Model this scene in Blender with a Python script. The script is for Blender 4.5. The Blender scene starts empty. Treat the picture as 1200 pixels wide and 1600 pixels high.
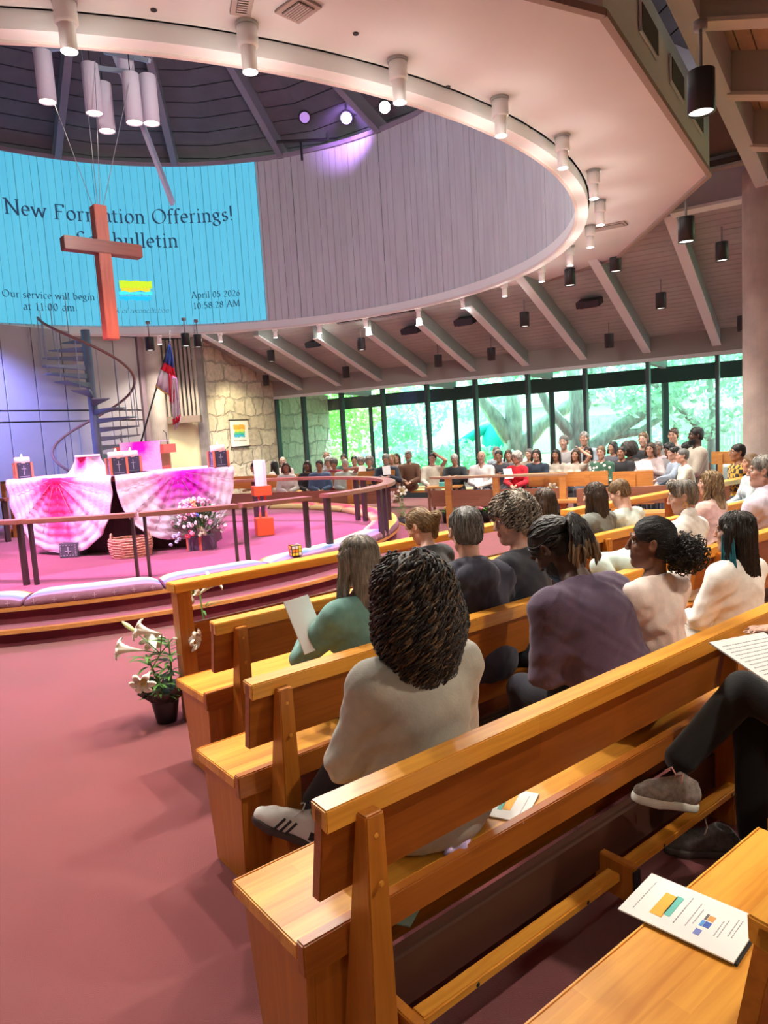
import bpy, bmesh, math, random
import numpy as np
from mathutils import Vector, Matrix, Euler
sc = bpy.context.scene
COL = sc.collection
PI = math.pi
R = math.radians

# ------------------------------------------------------------------ camera
FOC, PITCH, ROLL, EYE = 1111.0, 6.5, -3.5, 1.70
cam_d = bpy.data.cameras.new('camera'); cam = bpy.data.objects.new('camera', cam_d); COL.objects.link(cam)
cam_d.sensor_fit = 'VERTICAL'; cam_d.sensor_height = 24.0; cam_d.lens = 24.0 * FOC / 1600.0
cam_d.clip_start = 0.02; cam_d.clip_end = 400
cam_m = Matrix.Rotation(R(90 - PITCH), 4, 'X') @ Matrix.Rotation(R(ROLL), 4, 'Z')
cam.matrix_world = Matrix.Translation((0, 0, EYE)) @ cam_m
cam_d.dof.use_dof = False
sc.camera = cam

# ------------------------------------------------------------------ exposure, world, sun, daylight
vs = sc.view_settings
vs.view_transform = 'Standard'; vs.look = 'None'; vs.gamma = 1.0; vs.use_curve_mapping = False
vs.exposure = 0.42
W = bpy.data.worlds.new('world'); sc.world = W; W.use_nodes = True
wn = W.node_tree; wn.nodes.clear()
wo = wn.nodes.new('ShaderNodeOutputWorld'); wb = wn.nodes.new('ShaderNodeBackground')
wb.inputs['Color'].default_value = (0.97, 0.985, 1.0, 1); wb.inputs['Strength'].default_value = 3.8
wn.links.new(wb.outputs[0], wo.inputs[0])

def lamp(name, kind, loc, energy, color=(1, 1, 1), size=0.1, target=None, spot=60, blend=0.5, size_y=None):
    d = bpy.data.lights.new(name, kind); d.energy = energy; d.color = color
    if kind == 'AREA':
        d.size = size
        if size_y: d.shape = 'RECTANGLE'; d.size_y = size_y
    elif kind == 'SPOT':
        d.spot_size = R(spot); d.spot_blend = blend; d.shadow_soft_size = size
    elif kind == 'SUN':
        d.angle = size
    else:
        d.shadow_soft_size = size
    o = bpy.data.objects.new(name, d); COL.objects.link(o); o.location = loc
    if target is not None:
        o.rotation_euler = (Vector(target) - Vector(loc)).to_track_quat('-Z', 'Y').to_euler()
    return o
sun = lamp('sun', 'SUN', (10, 30, 20), 18.0, (1, .97, .9), R(3), target=(2, 22, 0))

# ------------------------------------------------------------------ helpers
def ray(x, y):
    return cam_m.to_3x3() @ Vector((x - 600.0, -(y - 800.0), -FOC))
def at_z(x, y, z):
    r = ray(x, y); t = (z - EYE) / r.z; return Vector((r.x * t, r.y * t, z))
def at_y(x, y, D):
    r = ray(x, y); t = D / r.y; return Vector((r.x * t, D, EYE + r.z * t))
U = Vector((.788, .615, 0)); N = Vector((-.615, .788, 0)); PEW_ANG = math.atan2(.615, .788)
def st(s, t, z=0.0):
    return U * s + N * t + Vector((0, 0, z))

MATS = {}
def mat(name, col, rough=.6, metal=0.0, var=0.0, vscale=8.0, vstretch=(1, 1, 1), col2=None, bump=0.0, bscale=60.0,
        bstretch=(1, 1, 1), emis=0.0, ecol=None, alpha=None, trans=0.0, spec=None, sheen=0.0, rand=0.0, detail=4.0):
    if name in MATS: return MATS[name]
    m = bpy.data.materials.new(name); m.use_nodes = True; nt = m.node_tree
    b = nt.nodes['Principled BSDF']
    b.inputs['Base Color'].default_value = (*col, 1); b.inputs['Roughness'].default_value = rough
    b.inputs['Metallic'].default_value = metal
    if spec is not None: b.inputs['Specular IOR Level'].default_value = spec
    if trans: b.inputs['Transmission Weight'].default_value = trans
    if sheen: b.inputs['Sheen Weight'].default_value = sheen
    if alpha is not None: b.inputs['Alpha'].default_value = alpha
    if emis:
        b.inputs['Emission Color'].default_value = (*(ecol or col), 1); b.inputs['Emission Strength'].default_value = emis
    tc = None
    def coords(stretch):
        nonlocal tc
        if tc is None: tc = nt.nodes.new('ShaderNodeTexCoord')
        mp = nt.nodes.new('ShaderNodeMapping'); mp.inputs['Scale'].default_value = stretch
        nt.links.new(tc.outputs['Object'], mp.inputs['Vector']); return mp.outputs[0]
    if var or col2 is not None:
        n = nt.nodes.new('ShaderNodeTexNoise'); n.inputs['Scale'].default_value = vscale; n.inputs['Detail'].default_value = detail
        nt.links.new(coords(vstretch), n.inputs['Vector'])
        rp = nt.nodes.new('ShaderNodeValToRGB')
        c2 = col2 if col2 is not None else tuple(max(0, c * (1 - var)) for c in col)
        c1 = col if col2 is not None else tuple(min(1, c * (1 + var)) for c in col)
        rp.color_ramp.elements[0].position = .35; rp.color_ramp.elements[1].position = .65
        rp.color_ramp.elements[0].color = (*c2, 1); rp.color_ramp.elements[1].color = (*c1, 1)
        nt.links.new(n.outputs['Fac'], rp.inputs[0]); out = rp.outputs[0]
        if rand:
            oi = nt.nodes.new('ShaderNodeObjectInfo'); hs = nt.nodes.new('ShaderNodeHueSaturation')
            mr = nt.nodes.new('ShaderNodeMapRange'); mr.inputs['To Min'].default_value = 1 - rand; mr.inputs['To Max'].default_value = 1 + rand
            nt.links.new(oi.outputs['Random'], mr.inputs[0]); nt.links.new(mr.outputs[0], hs.inputs['Value'])
            nt.links.new(out, hs.inputs['Color']); out = hs.outputs[0]
        nt.links.new(out, b.inputs['Base Color'])
    if bump:
        n2 = nt.nodes.new('ShaderNodeTexNoise'); n2.inputs['Scale'].default_value = bscale; n2.inputs['Detail'].default_value = 3
        nt.links.new(coords(bstretch), n2.inputs['Vector'])
        bp = nt.nodes.new('ShaderNodeBump'); bp.inputs['Strength'].default_value = bump; bp.inputs['Distance'].default_value = .01
        nt.links.new(n2.outputs['Fac'], bp.inputs['Height']); nt.links.new(bp.outputs[0], b.inputs['Normal'])
    MATS[name] = m
    return m

def wood(name, light, dark, axis=0, rough=.38, scale=3.0, board=0.0, baxis=1):
    """long-grained wood; 'board' adds glued strips of that width with their own tone"""
    if name in MATS: return MATS[name]
    m = bpy.data.materials.new(name); m.use_nodes = True; nt = m.node_tree; b = nt.nodes['Principled BSDF']
    b.inputs['Roughness'].default_value = rough; b.inputs['Coat Weight'].default_value = .12; b.inputs['Coat Roughness'].default_value = .25
    tc = nt.nodes.new('ShaderNodeTexCoord'); mp = nt.nodes.new('ShaderNodeMapping')
    s = [14.0, 14.0, 14.0]; s[axis] = .9
    mp.inputs['Scale'].default_value = s; nt.links.new(tc.outputs['Object'], mp.inputs['Vector'])
    n = nt.nodes.new('ShaderNodeTexNoise'); n.inputs['Scale'].default_value = scale; n.inputs['Detail'].default_value = 6; n.inputs['Distortion'].default_value = .6
    nt.links.new(mp.outputs[0], n.inputs['Vector'])
    n2 = nt.nodes.new('ShaderNodeTexNoise'); n2.inputs['Scale'].default_value = 1.3; n2.inputs['Detail'].default_value = 2
    mp2 = nt.nodes.new('ShaderNodeMapping'); s2 = [5.0, 5.0, 5.0]; s2[axis] = .7
    mp2.inputs['Scale'].default_value = s2; nt.links.new(tc.outputs['Object'], mp2.inputs['Vector']); nt.links.new(mp2.outputs[0], n2.inputs['Vector'])
    ad = nt.nodes.new('ShaderNodeMath'); ad.operation = 'MULTIPLY_ADD'; ad.inputs[1].default_value = .55
    nt.links.new(n.outputs['Fac'], ad.inputs[0])
    ml = nt.nodes.new('ShaderNodeMath'); ml.operation = 'MULTIPLY'; ml.inputs[1].default_value = .45
    nt.links.new(n2.outputs['Fac'], ml.inputs[0]); nt.links.new(ml.outputs[0], ad.inputs[2])
    fac = ad.outputs[0]
    if board:
        sp = nt.nodes.new('ShaderNodeSeparateXYZ'); nt.links.new(tc.outputs['Object'], sp.inputs[0])
        dv = nt.nodes.new('ShaderNodeMath'); dv.operation = 'DIVIDE'; dv.inputs[1].default_value = board
        nt.links.new(sp.outputs[baxis], dv.inputs[0])
        fl = nt.nodes.new('ShaderNodeMath'); fl.operation = 'FLOOR'; nt.links.new(dv.outputs[0], fl.inputs[0])
        w = nt.nodes.new('ShaderNodeTexWhiteNoise'); w.noise_dimensions = '2D'
        dx = nt.nodes.new('ShaderNodeMath'); dx.operation = 'MULTIPLY_ADD'; dx.inputs[1].default_value = .9
        nt.links.new(sp.outputs[axis], dx.inputs[0])
        m3 = nt.nodes.new('ShaderNodeMath'); m3.operation = 'MULTIPLY'; m3.inputs[1].default_value = .37; nt.links.new(fl.outputs[0], m3.inputs[0]); nt.links.new(m3.outputs[0], dx.inputs[2])
        fx = nt.nodes.new('ShaderNodeMath'); fx.operation = 'FLOOR'; nt.links.new(dx.outputs[0], fx.inputs[0])
        cb = nt.nodes.new('ShaderNodeCombineXYZ'); nt.links.new(fl.outputs[0], cb.inputs[0]); nt.links.new(fx.outputs[0], cb.inputs[1])
        nt.links.new(cb.outputs[0], w.inputs['Vector'])
        a2 = nt.nodes.new('ShaderNodeMath'); a2.operation = 'MULTIPLY_ADD'; a2.inputs[1].default_value = .22
        sb = nt.nodes.new('ShaderNodeMath'); sb.operation = 'SUBTRACT'; sb.inputs[1].default_value = .11
        nt.links.new(fac, sb.inputs[0]); nt.links.new(w.outputs['Value'], a2.inputs[0]); nt.links.new(sb.outputs[0], a2.inputs[2]); fac = a2.outputs[0]
    rp = nt.nodes.new('ShaderNodeValToRGB')
    rp.color_ramp.elements[0].position = .3; rp.color_ramp.elements[1].position = .68
    rp.color_ramp.elements[0].color = (*dark, 1); rp.color_ramp.elements[1].color = (*light, 1)
    nt.links.new(fac, rp.inputs[0]); nt.links.new(rp.outputs[0], b.inputs['Base Color'])
    MATS[name] = m
    return m

def mesh_obj(name, verts, faces, material=None, parent=None, smooth=False, mats=None, fmat=None):
    me = bpy.data.meshes.new(name)
    me.from_pydata([tuple(v) for v in verts] if not isinstance(verts, np.ndarray) else verts.tolist(), [], faces if not isinstance(faces, np.ndarray) else faces.tolist())
    for m in (mats or ([material] if material else [])): me.materials.append(m)
    if fmat is not None: me.polygons.foreach_set('material_index', np.asarray(fmat, dtype=np.int32))
    if smooth: me.polygons.foreach_set('use_smooth', np.ones(len(me.polygons), dtype=bool))
    me.update()
    o = bpy.data.objects.new(name, me); COL.objects.link(o)
    if parent is not None: o.parent = parent
    return o

class MB:
    """collects boxes, tubes, lathes, prisms into one mesh"""
    def __init__(s): s.v = []; s.f = []; s.m = []; s.mi = 0
    def _add(s, v, f):
        k = len(s.v); s.v += [Vector(p) for p in v]; s.f += [tuple(i + k for i in q) for q in f]; s.m += [s.mi] * len(f); return s
    def hexa(s, p):   # 4 bottom ccw, 4 top ccw
        return s._add(p, [(3, 2, 1, 0), (4, 5, 6, 7), (0, 1, 5, 4), (1, 2, 6, 5), (2, 3, 7, 6), (3, 0, 4, 7)])
    def box(s, c, d, rz=0.0, mtx=None):
        hx, hy, hz = d[0] / 2, d[1] / 2, d[2] / 2
        p = [Vector(q) for q in ((-hx, -hy, -hz), (hx, -hy, -hz), (hx, hy, -hz), (-hx, hy, -hz), (-hx, -hy, hz), (hx, -hy, hz), (hx, hy, hz), (-hx, hy, hz))]
        M = Matrix.Rotation(rz, 4, 'Z') if mtx is None else mtx
        return s.hexa([M @ q + Vector(c) for q in p])
    def b2(s, lo, hi):
        return s.box([(a + b) / 2 for a, b in zip(lo, hi)], [b - a for a, b in zip(lo, hi)])
    def beam(s, a, b, w, h, up=(0, 0, 1)):   # rectangular bar along a-b, w across, h along up
        a, b = Vector(a), Vector(b); d = (b - a).normalized(); x = d.cross(Vector(up)).normalized(); z = x.cross(d).normalized()
        p = [a - x * w / 2 - z * h / 2, b - x * w / 2 - z * h / 2, b + x * w / 2 - z * h / 2, a + x * w / 2 - z * h / 2]
        return s.hexa([p[3], p[2], p[1], p[0]] + [q + z * h for q in (p[3], p[2], p[1], p[0])])
    def tube(s, pts, r, n=8, cap=True):
        pts = [Vector(p) for p in pts]; k = len(pts)
        rr = r if isinstance(r, (list, tuple)) else [r] * k
        v = []; prev = None
        for i, p in enumerate(pts):
            d = (pts[min(i + 1, k - 1)] - pts[max(i - 1, 0)])
            d = d.normalized() if d.length > 1e-9 else Vector((0, 0, 1))
            if prev is None: a = d.orthogonal().normalized()
            else:
                a = prev - d * prev.dot(d); a = a.normalized() if a.length > 1e-6 else d.orthogonal().normalized()
            prev = a; b = d.cross(a)
            for j in range(n):
                t = 2 * PI * j / n; v.append(p + (a * math.cos(t) + b * math.sin(t)) * rr[i])
        f = [(i * n + j, i * n + (j + 1) % n, (i + 1) * n + (j + 1) % n, (i + 1) * n + j) for i in range(k - 1) for j in range(n)]
        if cap: f += [tuple(range(n - 1, -1, -1)), tuple(range((k - 1) * n, k * n))]
        return s._add(v, f)
    def lathe(s, prof, c=(0, 0, 0), n=24, cap=True, M=None):
        v = []; c = Vector(c)
        for (r, z) in prof:
            for j in range(n):
                t = 2 * PI * j / n; q = Vector((r * math.cos(t), r * math.sin(t), z)); v.append((M @ q if M else q) + c)
        k = len(prof)
        f = [(i * n + j, i * n + (j + 1) % n, (i + 1) * n + (j + 1) % n, (i + 1) * n + j) for i in range(k - 1) for j in range(n)]
        if cap: f += [tuple(range(n - 1, -1, -1)), tuple(range((k - 1) * n, k * n))]
        return s._add(v, f)
    def prism(s, poly, axis_pts):     # poly: list of Vectors (a planar outline), extruded by vector axis_pts
        poly = [Vector(p) for p in poly]; n = len(poly); e = Vector(axis_pts)
        return s._add(poly + [p + e for p in poly], [tuple(range(n - 1, -1, -1)), tuple(range(n, 2 * n))] + [(i, (i + 1) % n, n + (i + 1) % n, n + i) for i in range(n)])
    def sphere(s, c, r, n=10, k=7):
        rr = r if isinstance(r, (tuple, list)) else (r, r, r); v = []; c = Vector(c)
        for i in range(k + 1):
            ph = PI * i / k
            for j in range(n):
                t = 2 * PI * j / n; v.append(c + Vector((rr[0] * math.sin(ph) * math.cos(t), rr[1] * math.sin(ph) * math.sin(t), -rr[2] * math.cos(ph))))
        f = [(i * n + j, i * n + (j + 1) % n, (i + 1) * n + (j + 1) % n, (i + 1) * n + j) for i in range(k) for j in range(n)]
        return s._add(v, f)
    def build(s, name, material=None, parent=None, smooth=False, mats=None, bevel=0.0, merge=False):
        o = mesh_obj(name, s.v, s.f, material, parent, smooth, mats, s.m if mats else None)
        if bevel or merge:
            bm = bmesh.new(); bm.from_mesh(o.data)
            if merge: bmesh.ops.remove_doubles(bm, verts=bm.verts, dist=1e-5)
            if bevel:
                bmesh.ops.bevel(bm, geom=[e for e in bm.edges if len(e.link_faces) == 2 and e.calc_face_angle(0) > .5], offset=bevel, segments=2, affect='EDGES', clamp_overlap=True)
            bm.to_mesh(o.data); bm.free()
        return o

def arc_band(mb, c, r0, r1, z0, z1, a0, a1, n=48):
    """solid ring segment between radii and heights"""
    full = abs(a1 - a0) >= 2 * PI - 1e-6; m = n if full else n + 1; v = []
    for i in range(m):
        a = a0 + (a1 - a0) * i / n
        for (r, z) in ((r0, z0), (r1, z0), (r1, z1), (r0, z1)):
            v.append((c[0] + r * math.cos(a), c[1] + r * math.sin(a), z))
    f = []
    for i in range(n):
        j = (i + 1) % m
        for k in range(4): f.append((i * 4 + k, j * 4 + k, j * 4 + (k + 1) % 4, i * 4 + (k + 1) % 4))
    if not full: f += [(0, 1, 2, 3), (4 * n + 3, 4 * n + 2, 4 * n + 1, 4 * n)]
    return mb._add(v, f)

def tag(o, label, cat, group=None, kind=None):
    o['label'] = label; o['category'] = cat
    if group: o['group'] = group
    if kind: o['kind'] = kind
    return o
def empty(name, loc=(0, 0, 0), rz=0.0, label=None, cat=None, group=None):
    o = bpy.data.objects.new(name, None); COL.objects.link(o); o.location = loc; o.rotation_euler = (0, 0, rz); o.empty_display_size = .1
    if label: tag(o, label, cat, group)
    return o
def struct(o):
    o['kind'] = 'structure'; return o
def dup(root, loc=None, rz=None, label=None, group=None):
    r = root.copy(); COL.objects.link(r)
    for k in list(root.children):
        c = k.copy(); COL.objects.link(c); c.parent = r; c.matrix_parent_inverse = k.matrix_parent_inverse.copy()
        for g in k.children:
            d = g.copy(); COL.objects.link(d); d.parent = c
    if loc is not None: r.location = loc
    if rz is not None: r.rotation_euler = (0, 0, rz)
    if label: r['label'] = label
    if group: r['group'] = group
    return r
# ------------------------------------------------------------------ sculpting figures: distance fields -> one smooth mesh
class Field:
    def __init__(s, lo, hi, h):
        s.lo = np.array(lo, dtype=np.float32); s.h = h
        s.n = (np.ceil((np.array(hi) - s.lo) / h)).astype(int) + 1
        s.d = np.full(s.n, 1.0, dtype=np.float32)
    def region(s, lo, hi):
        a = np.clip(np.floor((np.array(lo) - s.lo) / s.h).astype(int), 0, s.n); b = np.clip(np.ceil((np.array(hi) - s.lo) / s.h).astype(int) + 1, 0, s.n)
        if np.any(b <= a): return None
        sl = tuple(slice(i, j) for i, j in zip(a, b))
        g = [s.lo[k] + s.h * np.arange(a[k], b[k], dtype=np.float32) for k in range(3)]
        return sl, g[0][:, None, None], g[1][None, :, None], g[2][None, None, :]
    def comb(s, sl, f, k, op):
        d = s.d[sl]
        if op == 'add':
            if k > 0:
                hh = np.clip(.5 + .5 * (d - f) / k, 0, 1); s.d[sl] = d * (1 - hh) + f * hh - k * hh * (1 - hh)
            else: s.d[sl] = np.minimum(d, f)
        else:
            if k > 0:
                hh = np.clip(.5 - .5 * (d + f) / k, 0, 1); s.d[sl] = d * (1 - hh) - f * hh + k * hh * (1 - hh)
            else: s.d[sl] = np.maximum(d, -f)
    def cone(s, a, b, ra, rb, k=.02, op='add', flat=None):
        a = np.array(a, float); b = np.array(b, float); m = max(ra, rb) + k + 2 * s.h
        rg = s.region(np.minimum(a, b) - m, np.maximum(a, b) + m)
        if rg is None: return
        sl, X, Y, Z = rg; d = b - a; L = max(float(d @ d), 1e-9)
        t = np.clip(((X - a[0]) * d[0] + (Y - a[1]) * d[1] + (Z - a[2]) * d[2]) / L, 0, 1)
        q = np.sqrt((X - a[0] - t * d[0]) ** 2 + (Y - a[1] - t * d[1]) ** 2 + (Z - a[2] - t * d[2]) ** 2) - (ra + (rb - ra) * t)
        s.comb(sl, q.astype(np.float32), k, op)
    def ell(s, c, r, M=None, k=.02, op='add'):
        c = np.array(c, float); r = np.array(r, float); m = r.max() + k + 2 * s.h
        rg = s.region(c - m, c + m)
        if rg is None: return
        sl, X, Y, Z = rg; x, y, z = X - c[0], Y - c[1], Z - c[2]
        if M is not None:
            x, y, z = (M[0][0] * x + M[1][0] * y + M[2][0] * z, M[0][1] * x + M[1][1] * y + M[2][1] * z, M[0][2] * x + M[1][2] * y + M[2][2] * z)
        k0 = np.sqrt((x / r[0]) ** 2 + (y / r[1]) ** 2 + (z / r[2]) ** 2); k1 = np.sqrt((x / r[0] ** 2) ** 2 + (y / r[1] ** 2) ** 2 + (z / r[2] ** 2) ** 2)
        q = k0 * (k0 - 1) / np.maximum(k1, 1e-6)
        s.comb(sl, q.astype(np.float32), k, op)
    def half(s, p, n, k=0.0):        # cut away the side the normal n points to
        rg = s.region(s.lo, s.lo + s.h * s.n); sl, X, Y, Z = rg
        q = -((X - p[0]) * n[0] + (Y - p[1]) * n[1] + (Z - p[2]) * n[2])
        s.comb(sl, q.astype(np.float32), k, 'sub')
    def wrinkle(s, amp, f, seed=0):
        rg = s.region(s.lo, s.lo + s.h * s.n); sl, X, Y, Z = rg; rs = random.Random(seed)
        w = 0
        for i in range(4):
            a, b, c = rs.uniform(-1, 1), rs.uniform(-1, 1), rs.uniform(-1, 1); ph = rs.uniform(0, 6)
            g = f * rs.uniform(.6, 1.6)
            w = w + np.sin(g * (a * X + b * Y + c * Z) + ph + 1.5 * np.sin(g * .5 * (b * X - c * Y + a * Z)))
        s.d += (amp * w / 2.5).astype(np.float32)
    def mesh(s):
        d = s.d.copy(); d[0] = d[-1] = 1; d[:, 0] = d[:, -1] = 1; d[:, :, 0] = d[:, :, -1] = 1
        S = d < 0; nx, ny, nz = d.shape
        cnt = np.zeros((nx - 1, ny - 1, nz - 1), np.int8)
        cs = [(i, j, k) for i in (0, 1) for j in (0, 1) for k in (0, 1)]
        sub = lambda A, c: A[c[0]:nx - 1 + c[0], c[1]:ny - 1 + c[1], c[2]:nz - 1 + c[2]]
        for c in cs: cnt += sub(S, c)
        I = np.argwhere((cnt > 0) & (cnt < 8)); idx = np.full(cnt.shape, -1, np.int64); idx[tuple(I.T)] = np.arange(len(I))
        pos = np.zeros((len(I), 3)); num = np.zeros(len(I))
        for a in cs:
            for ax in range(3):
                if a[ax]: continue
                b = list(a); b[ax] = 1
                da = d[tuple((I + a).T)]; db = d[tuple((I + b).T)]; ok = (da < 0) != (db < 0)
                t = np.where(ok, da / np.where(ok, da - db, 1), 0)
                p = np.array(a, float)[None] + t[:, None] * (np.array(b) - np.array(a))[None]
                pos += p * ok[:, None]; num += ok
        pos = (I + pos / num[:, None]) * s.h + s.lo
        F = []
        for ax in range(3):
            o1, o2 = [(1, 2), (2, 0), (0, 1)][ax]
            A = S[tuple(slice(0, -1) if k == ax else slice(1, -1) for k in range(3))]; B = S[tuple(slice(1, None) if k == ax else slice(1, -1) for k in range(3))]
            E = np.argwhere(A != B)
            if not len(E): continue
            off = np.array([0 if k == ax else 1 for k in range(3)]); G = E + off
            inn = A[tuple(E.T)]
            e1 = np.zeros(3, int); e1[o1] = 1; e2 = np.zeros(3, int); e2[o2] = 1
            q = np.stack([idx[tuple((G - e1 - e2).T)], idx[tuple((G - e2).T)], idx[tuple(G.T)], idx[tuple((G - e1).T)]], 1)
            q[~inn] = q[~inn][:, ::-1]; F.append(q)
        return pos, np.concatenate(F)
def field_obj(name, fl, material, parent=None, mats=None, fmatfn=None):
    v, f = fl.mesh()
    fm = fmatfn(v[f].mean(1)) if fmatfn else None
    return mesh_obj(name, v, f, material, parent, True, mats, fm)
def rot_np(M): return [[M[i][j] for j in range(3)] for i in range(3)]

def tubes(name, paths, rad, material, parent, n=4, mats=None, midx=None):
    """paths: array (P, K, 3); rad: (P, K) -> one mesh of many strands"""
    P, K, _ = paths.shape
    d = np.gradient(paths, axis=1); d /= np.maximum(np.linalg.norm(d, axis=2, keepdims=True), 1e-9)
    ref = np.where(np.abs(d[..., 2:3]) > .9, np.array([1., 0, 0]), np.array([0, 0, 1.]))
    a = np.cross(d, ref); a /= np.maximum(np.linalg.norm(a, axis=2, keepdims=True), 1e-9); b = np.cross(d, a)
    t = 2 * PI * np.arange(n) / n
    v = paths[:, :, None, :] + rad[:, :, None, None] * (a[:, :, None, :] * np.cos(t)[None, None, :, None] + b[:, :, None, :] * np.sin(t)[None, None, :, None])
    base = (np.arange(P) * K * n)[:, None, None]; i = (np.arange(K - 1) * n)[None, :, None]; j = np.arange(n)[None, None, :]; j2 = (j + 1) % n
    f = np.stack([base + i + j, base + i + j2, base + i + n + j2, base + i + n + j], -1).reshape(-1, 4)
    fm = None
    if midx is not None: fm = np.repeat(midx, (K - 1) * n)
    return mesh_obj(name, v.reshape(-1, 3), f, material, parent, True, mats, fm)
# ------------------------------------------------------------------ people
SKIN = {'pale': (.62, .36, .27), 'fair': (.50, .27, .185), 'tan': (.36, .18, .11), 'brown': (.20, .09, .055), 'dark': (.085, .04, .027), 'rosy': (.52, .30, .225)}
def skin_mat(k):
    c = SKIN[k]
    return mat('skin_' + k, c, .5, var=.12, vscale=9, bump=.08, bscale=180, spec=.4), mat('lips_' + k, (c[0] * .75, c[1] * .45, c[2] * .45), .4)
def cloth(name, c, rough=.85, var=.06, bump=.12, col2=None, vscale=30, bscale=140):
    return mat('cloth_' + name, c, rough, var=var, vscale=vscale, bump=bump, bscale=bscale, col2=col2, sheen=.15)
HAIRC = {'black': (.012, .010, .010), 'dark': (.030, .017, .012), 'brown': (.075, .040, .022), 'light': (.20, .115, .055), 'blond': (.36, .23, .10),
         'grey': (.34, .32, .29), 'white': (.62, .58, .52), 'ash': (.44, .37, .29), 'salt': (.20, .19, .18)}
def hair_mat(k):
    c = HAIRC[k]
    return mat('hair_' + k, c, .5, col2=tuple(x * .45 for x in c), vscale=22, vstretch=(3, 3, .6), bump=.5, bscale=70, bstretch=(3, 3, .5))
def unit(v): v = np.array(v, float); return v / max(np.linalg.norm(v), 1e-9)
def ik(a, t, l1, l2, hint):
    a = np.array(a, float); t = np.array(t, float); d = t - a; L = np.linalg.norm(d)
    if L > (l1 + l2) * .995: t = a + d / L * (l1 + l2) * .995; d = t - a; L = np.linalg.norm(d)
    x = (l1 * l1 - l2 * l2 + L * L) / (2 * L); h = math.sqrt(max(l1 * l1 - x * x, 0)); e = d / L
    hint = np.array(hint, float); hint = hint - e * (hint @ e); hint = unit(hint)
    return a + e * x + hint * h, t
HANDS = {'lap': (.07, .30, .655), 'read': (.10, .34, .84), 'phone': (.06, .30, .80), 'knee': (.13, .40, .62), 'chin': (.04, .16, 1.10), 'side': (.25, .10, .60),
         'head': (.12, .03, 1.29), 'cross': (-.14, .20, .80), 'wide': (.55, -.10, 1.0)}
COUNT = [0]

def grow(F, verts, H, hn, HC, root, seed, sp):
    """locks of hair combed over the hair's own surface, falling downwards"""
    rg = np.random.default_rng(seed); q = (verts - HC) @ hn
    up = np.where(q[:, 2] > sp['zmin'])[0]; n = sp['n']; k = sp['K']
    p = verts[rg.choice(up, n)].copy(); g = np.gradient(F.d, F.h)
    def samp(A, p):
        i = np.clip(np.round((p - F.lo) / F.h).astype(int), 1, F.n - 2); return A[tuple(i.T)]
    crown = H(*sp.get('crown', (0, -.02, .13))); P = np.zeros((n, k, 3)); nr = np.zeros((n, k, 3))
    vel = (p - crown); vel /= np.linalg.norm(vel, axis=1, keepdims=True)
    for i in range(k):
        G = np.stack([samp(a, p) for a in g], 1); ln = np.linalg.norm(G, axis=1, keepdims=True); G = np.where(ln > .3, G / np.maximum(ln, 1e-6), 0)
        dd = samp(F.d, p)[:, None]
        near = np.abs(dd) < .03
        p = p - np.where(near, G * (dd - sp['lift']) * .7, 0); P[:, i] = p; nr[:, i] = G
        w = vel * .8 + np.array([0, 0, -.35 * sp['grav']]); w = w - np.where(near, G * (w * G).sum(1, keepdims=True), 0)
        w /= np.maximum(np.linalg.norm(w, axis=1, keepdims=True), 1e-6); vel = w
        p = p + w * sp['step'] * (1 + .15 * rg.standard_normal((n, 1)))
    if sp['curl']:
        d = np.gradient(P, axis=1); d /= np.maximum(np.linalg.norm(d, axis=2, keepdims=True) if False else np.linalg.norm(d, axis=2)[..., None], 1e-6)
        a = np.cross(d, rg.standard_normal((n, 1, 3))); a /= np.maximum(np.linalg.norm(a, axis=2)[..., None], 1e-6); b = np.cross(d, a)
        # finer sampling along the lock so the coils read
        m = sp.get('fine', 4); kk = (k - 1) * m + 1; t = np.linspace(0, k - 1, kk); i0 = np.minimum(t.astype(int), k - 2); f = (t - i0)[None, :, None]
        L = lambda A: A[:, i0] * (1 - f) + A[:, i0 + 1] * f
        ph = rg.uniform(0, 6.28, (n, 1)) + (sp['freq'] * sp['step'] / 1.0) * t[None]; amp = sp['curl'] * (.5 + .5 * np.minimum(t / 4, 1))[None] * rg.uniform(.6, 1.3, (n, 1))
        P = L(P) + L(a) * (np.cos(ph) * amp)[..., None] + L(b) * (np.sin(ph) * amp)[..., None]; k = kk
    tp_ = np.linspace(0, 1, k)[None]; rad = sp['r'] * rg.uniform(.6, 1.3, (n, 1)) * (1 - (1 - sp['tip']) * tp_ ** 3); rad[:, 0] *= .3; rad[:, -1] *= .1
    mi = (rg.random(n) < sp.get('mix', .3)).astype(int)
    return tubes('locks', P, rad, None, root, 4, [hair_mat(c) for c in sp['mats']], mi)

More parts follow.
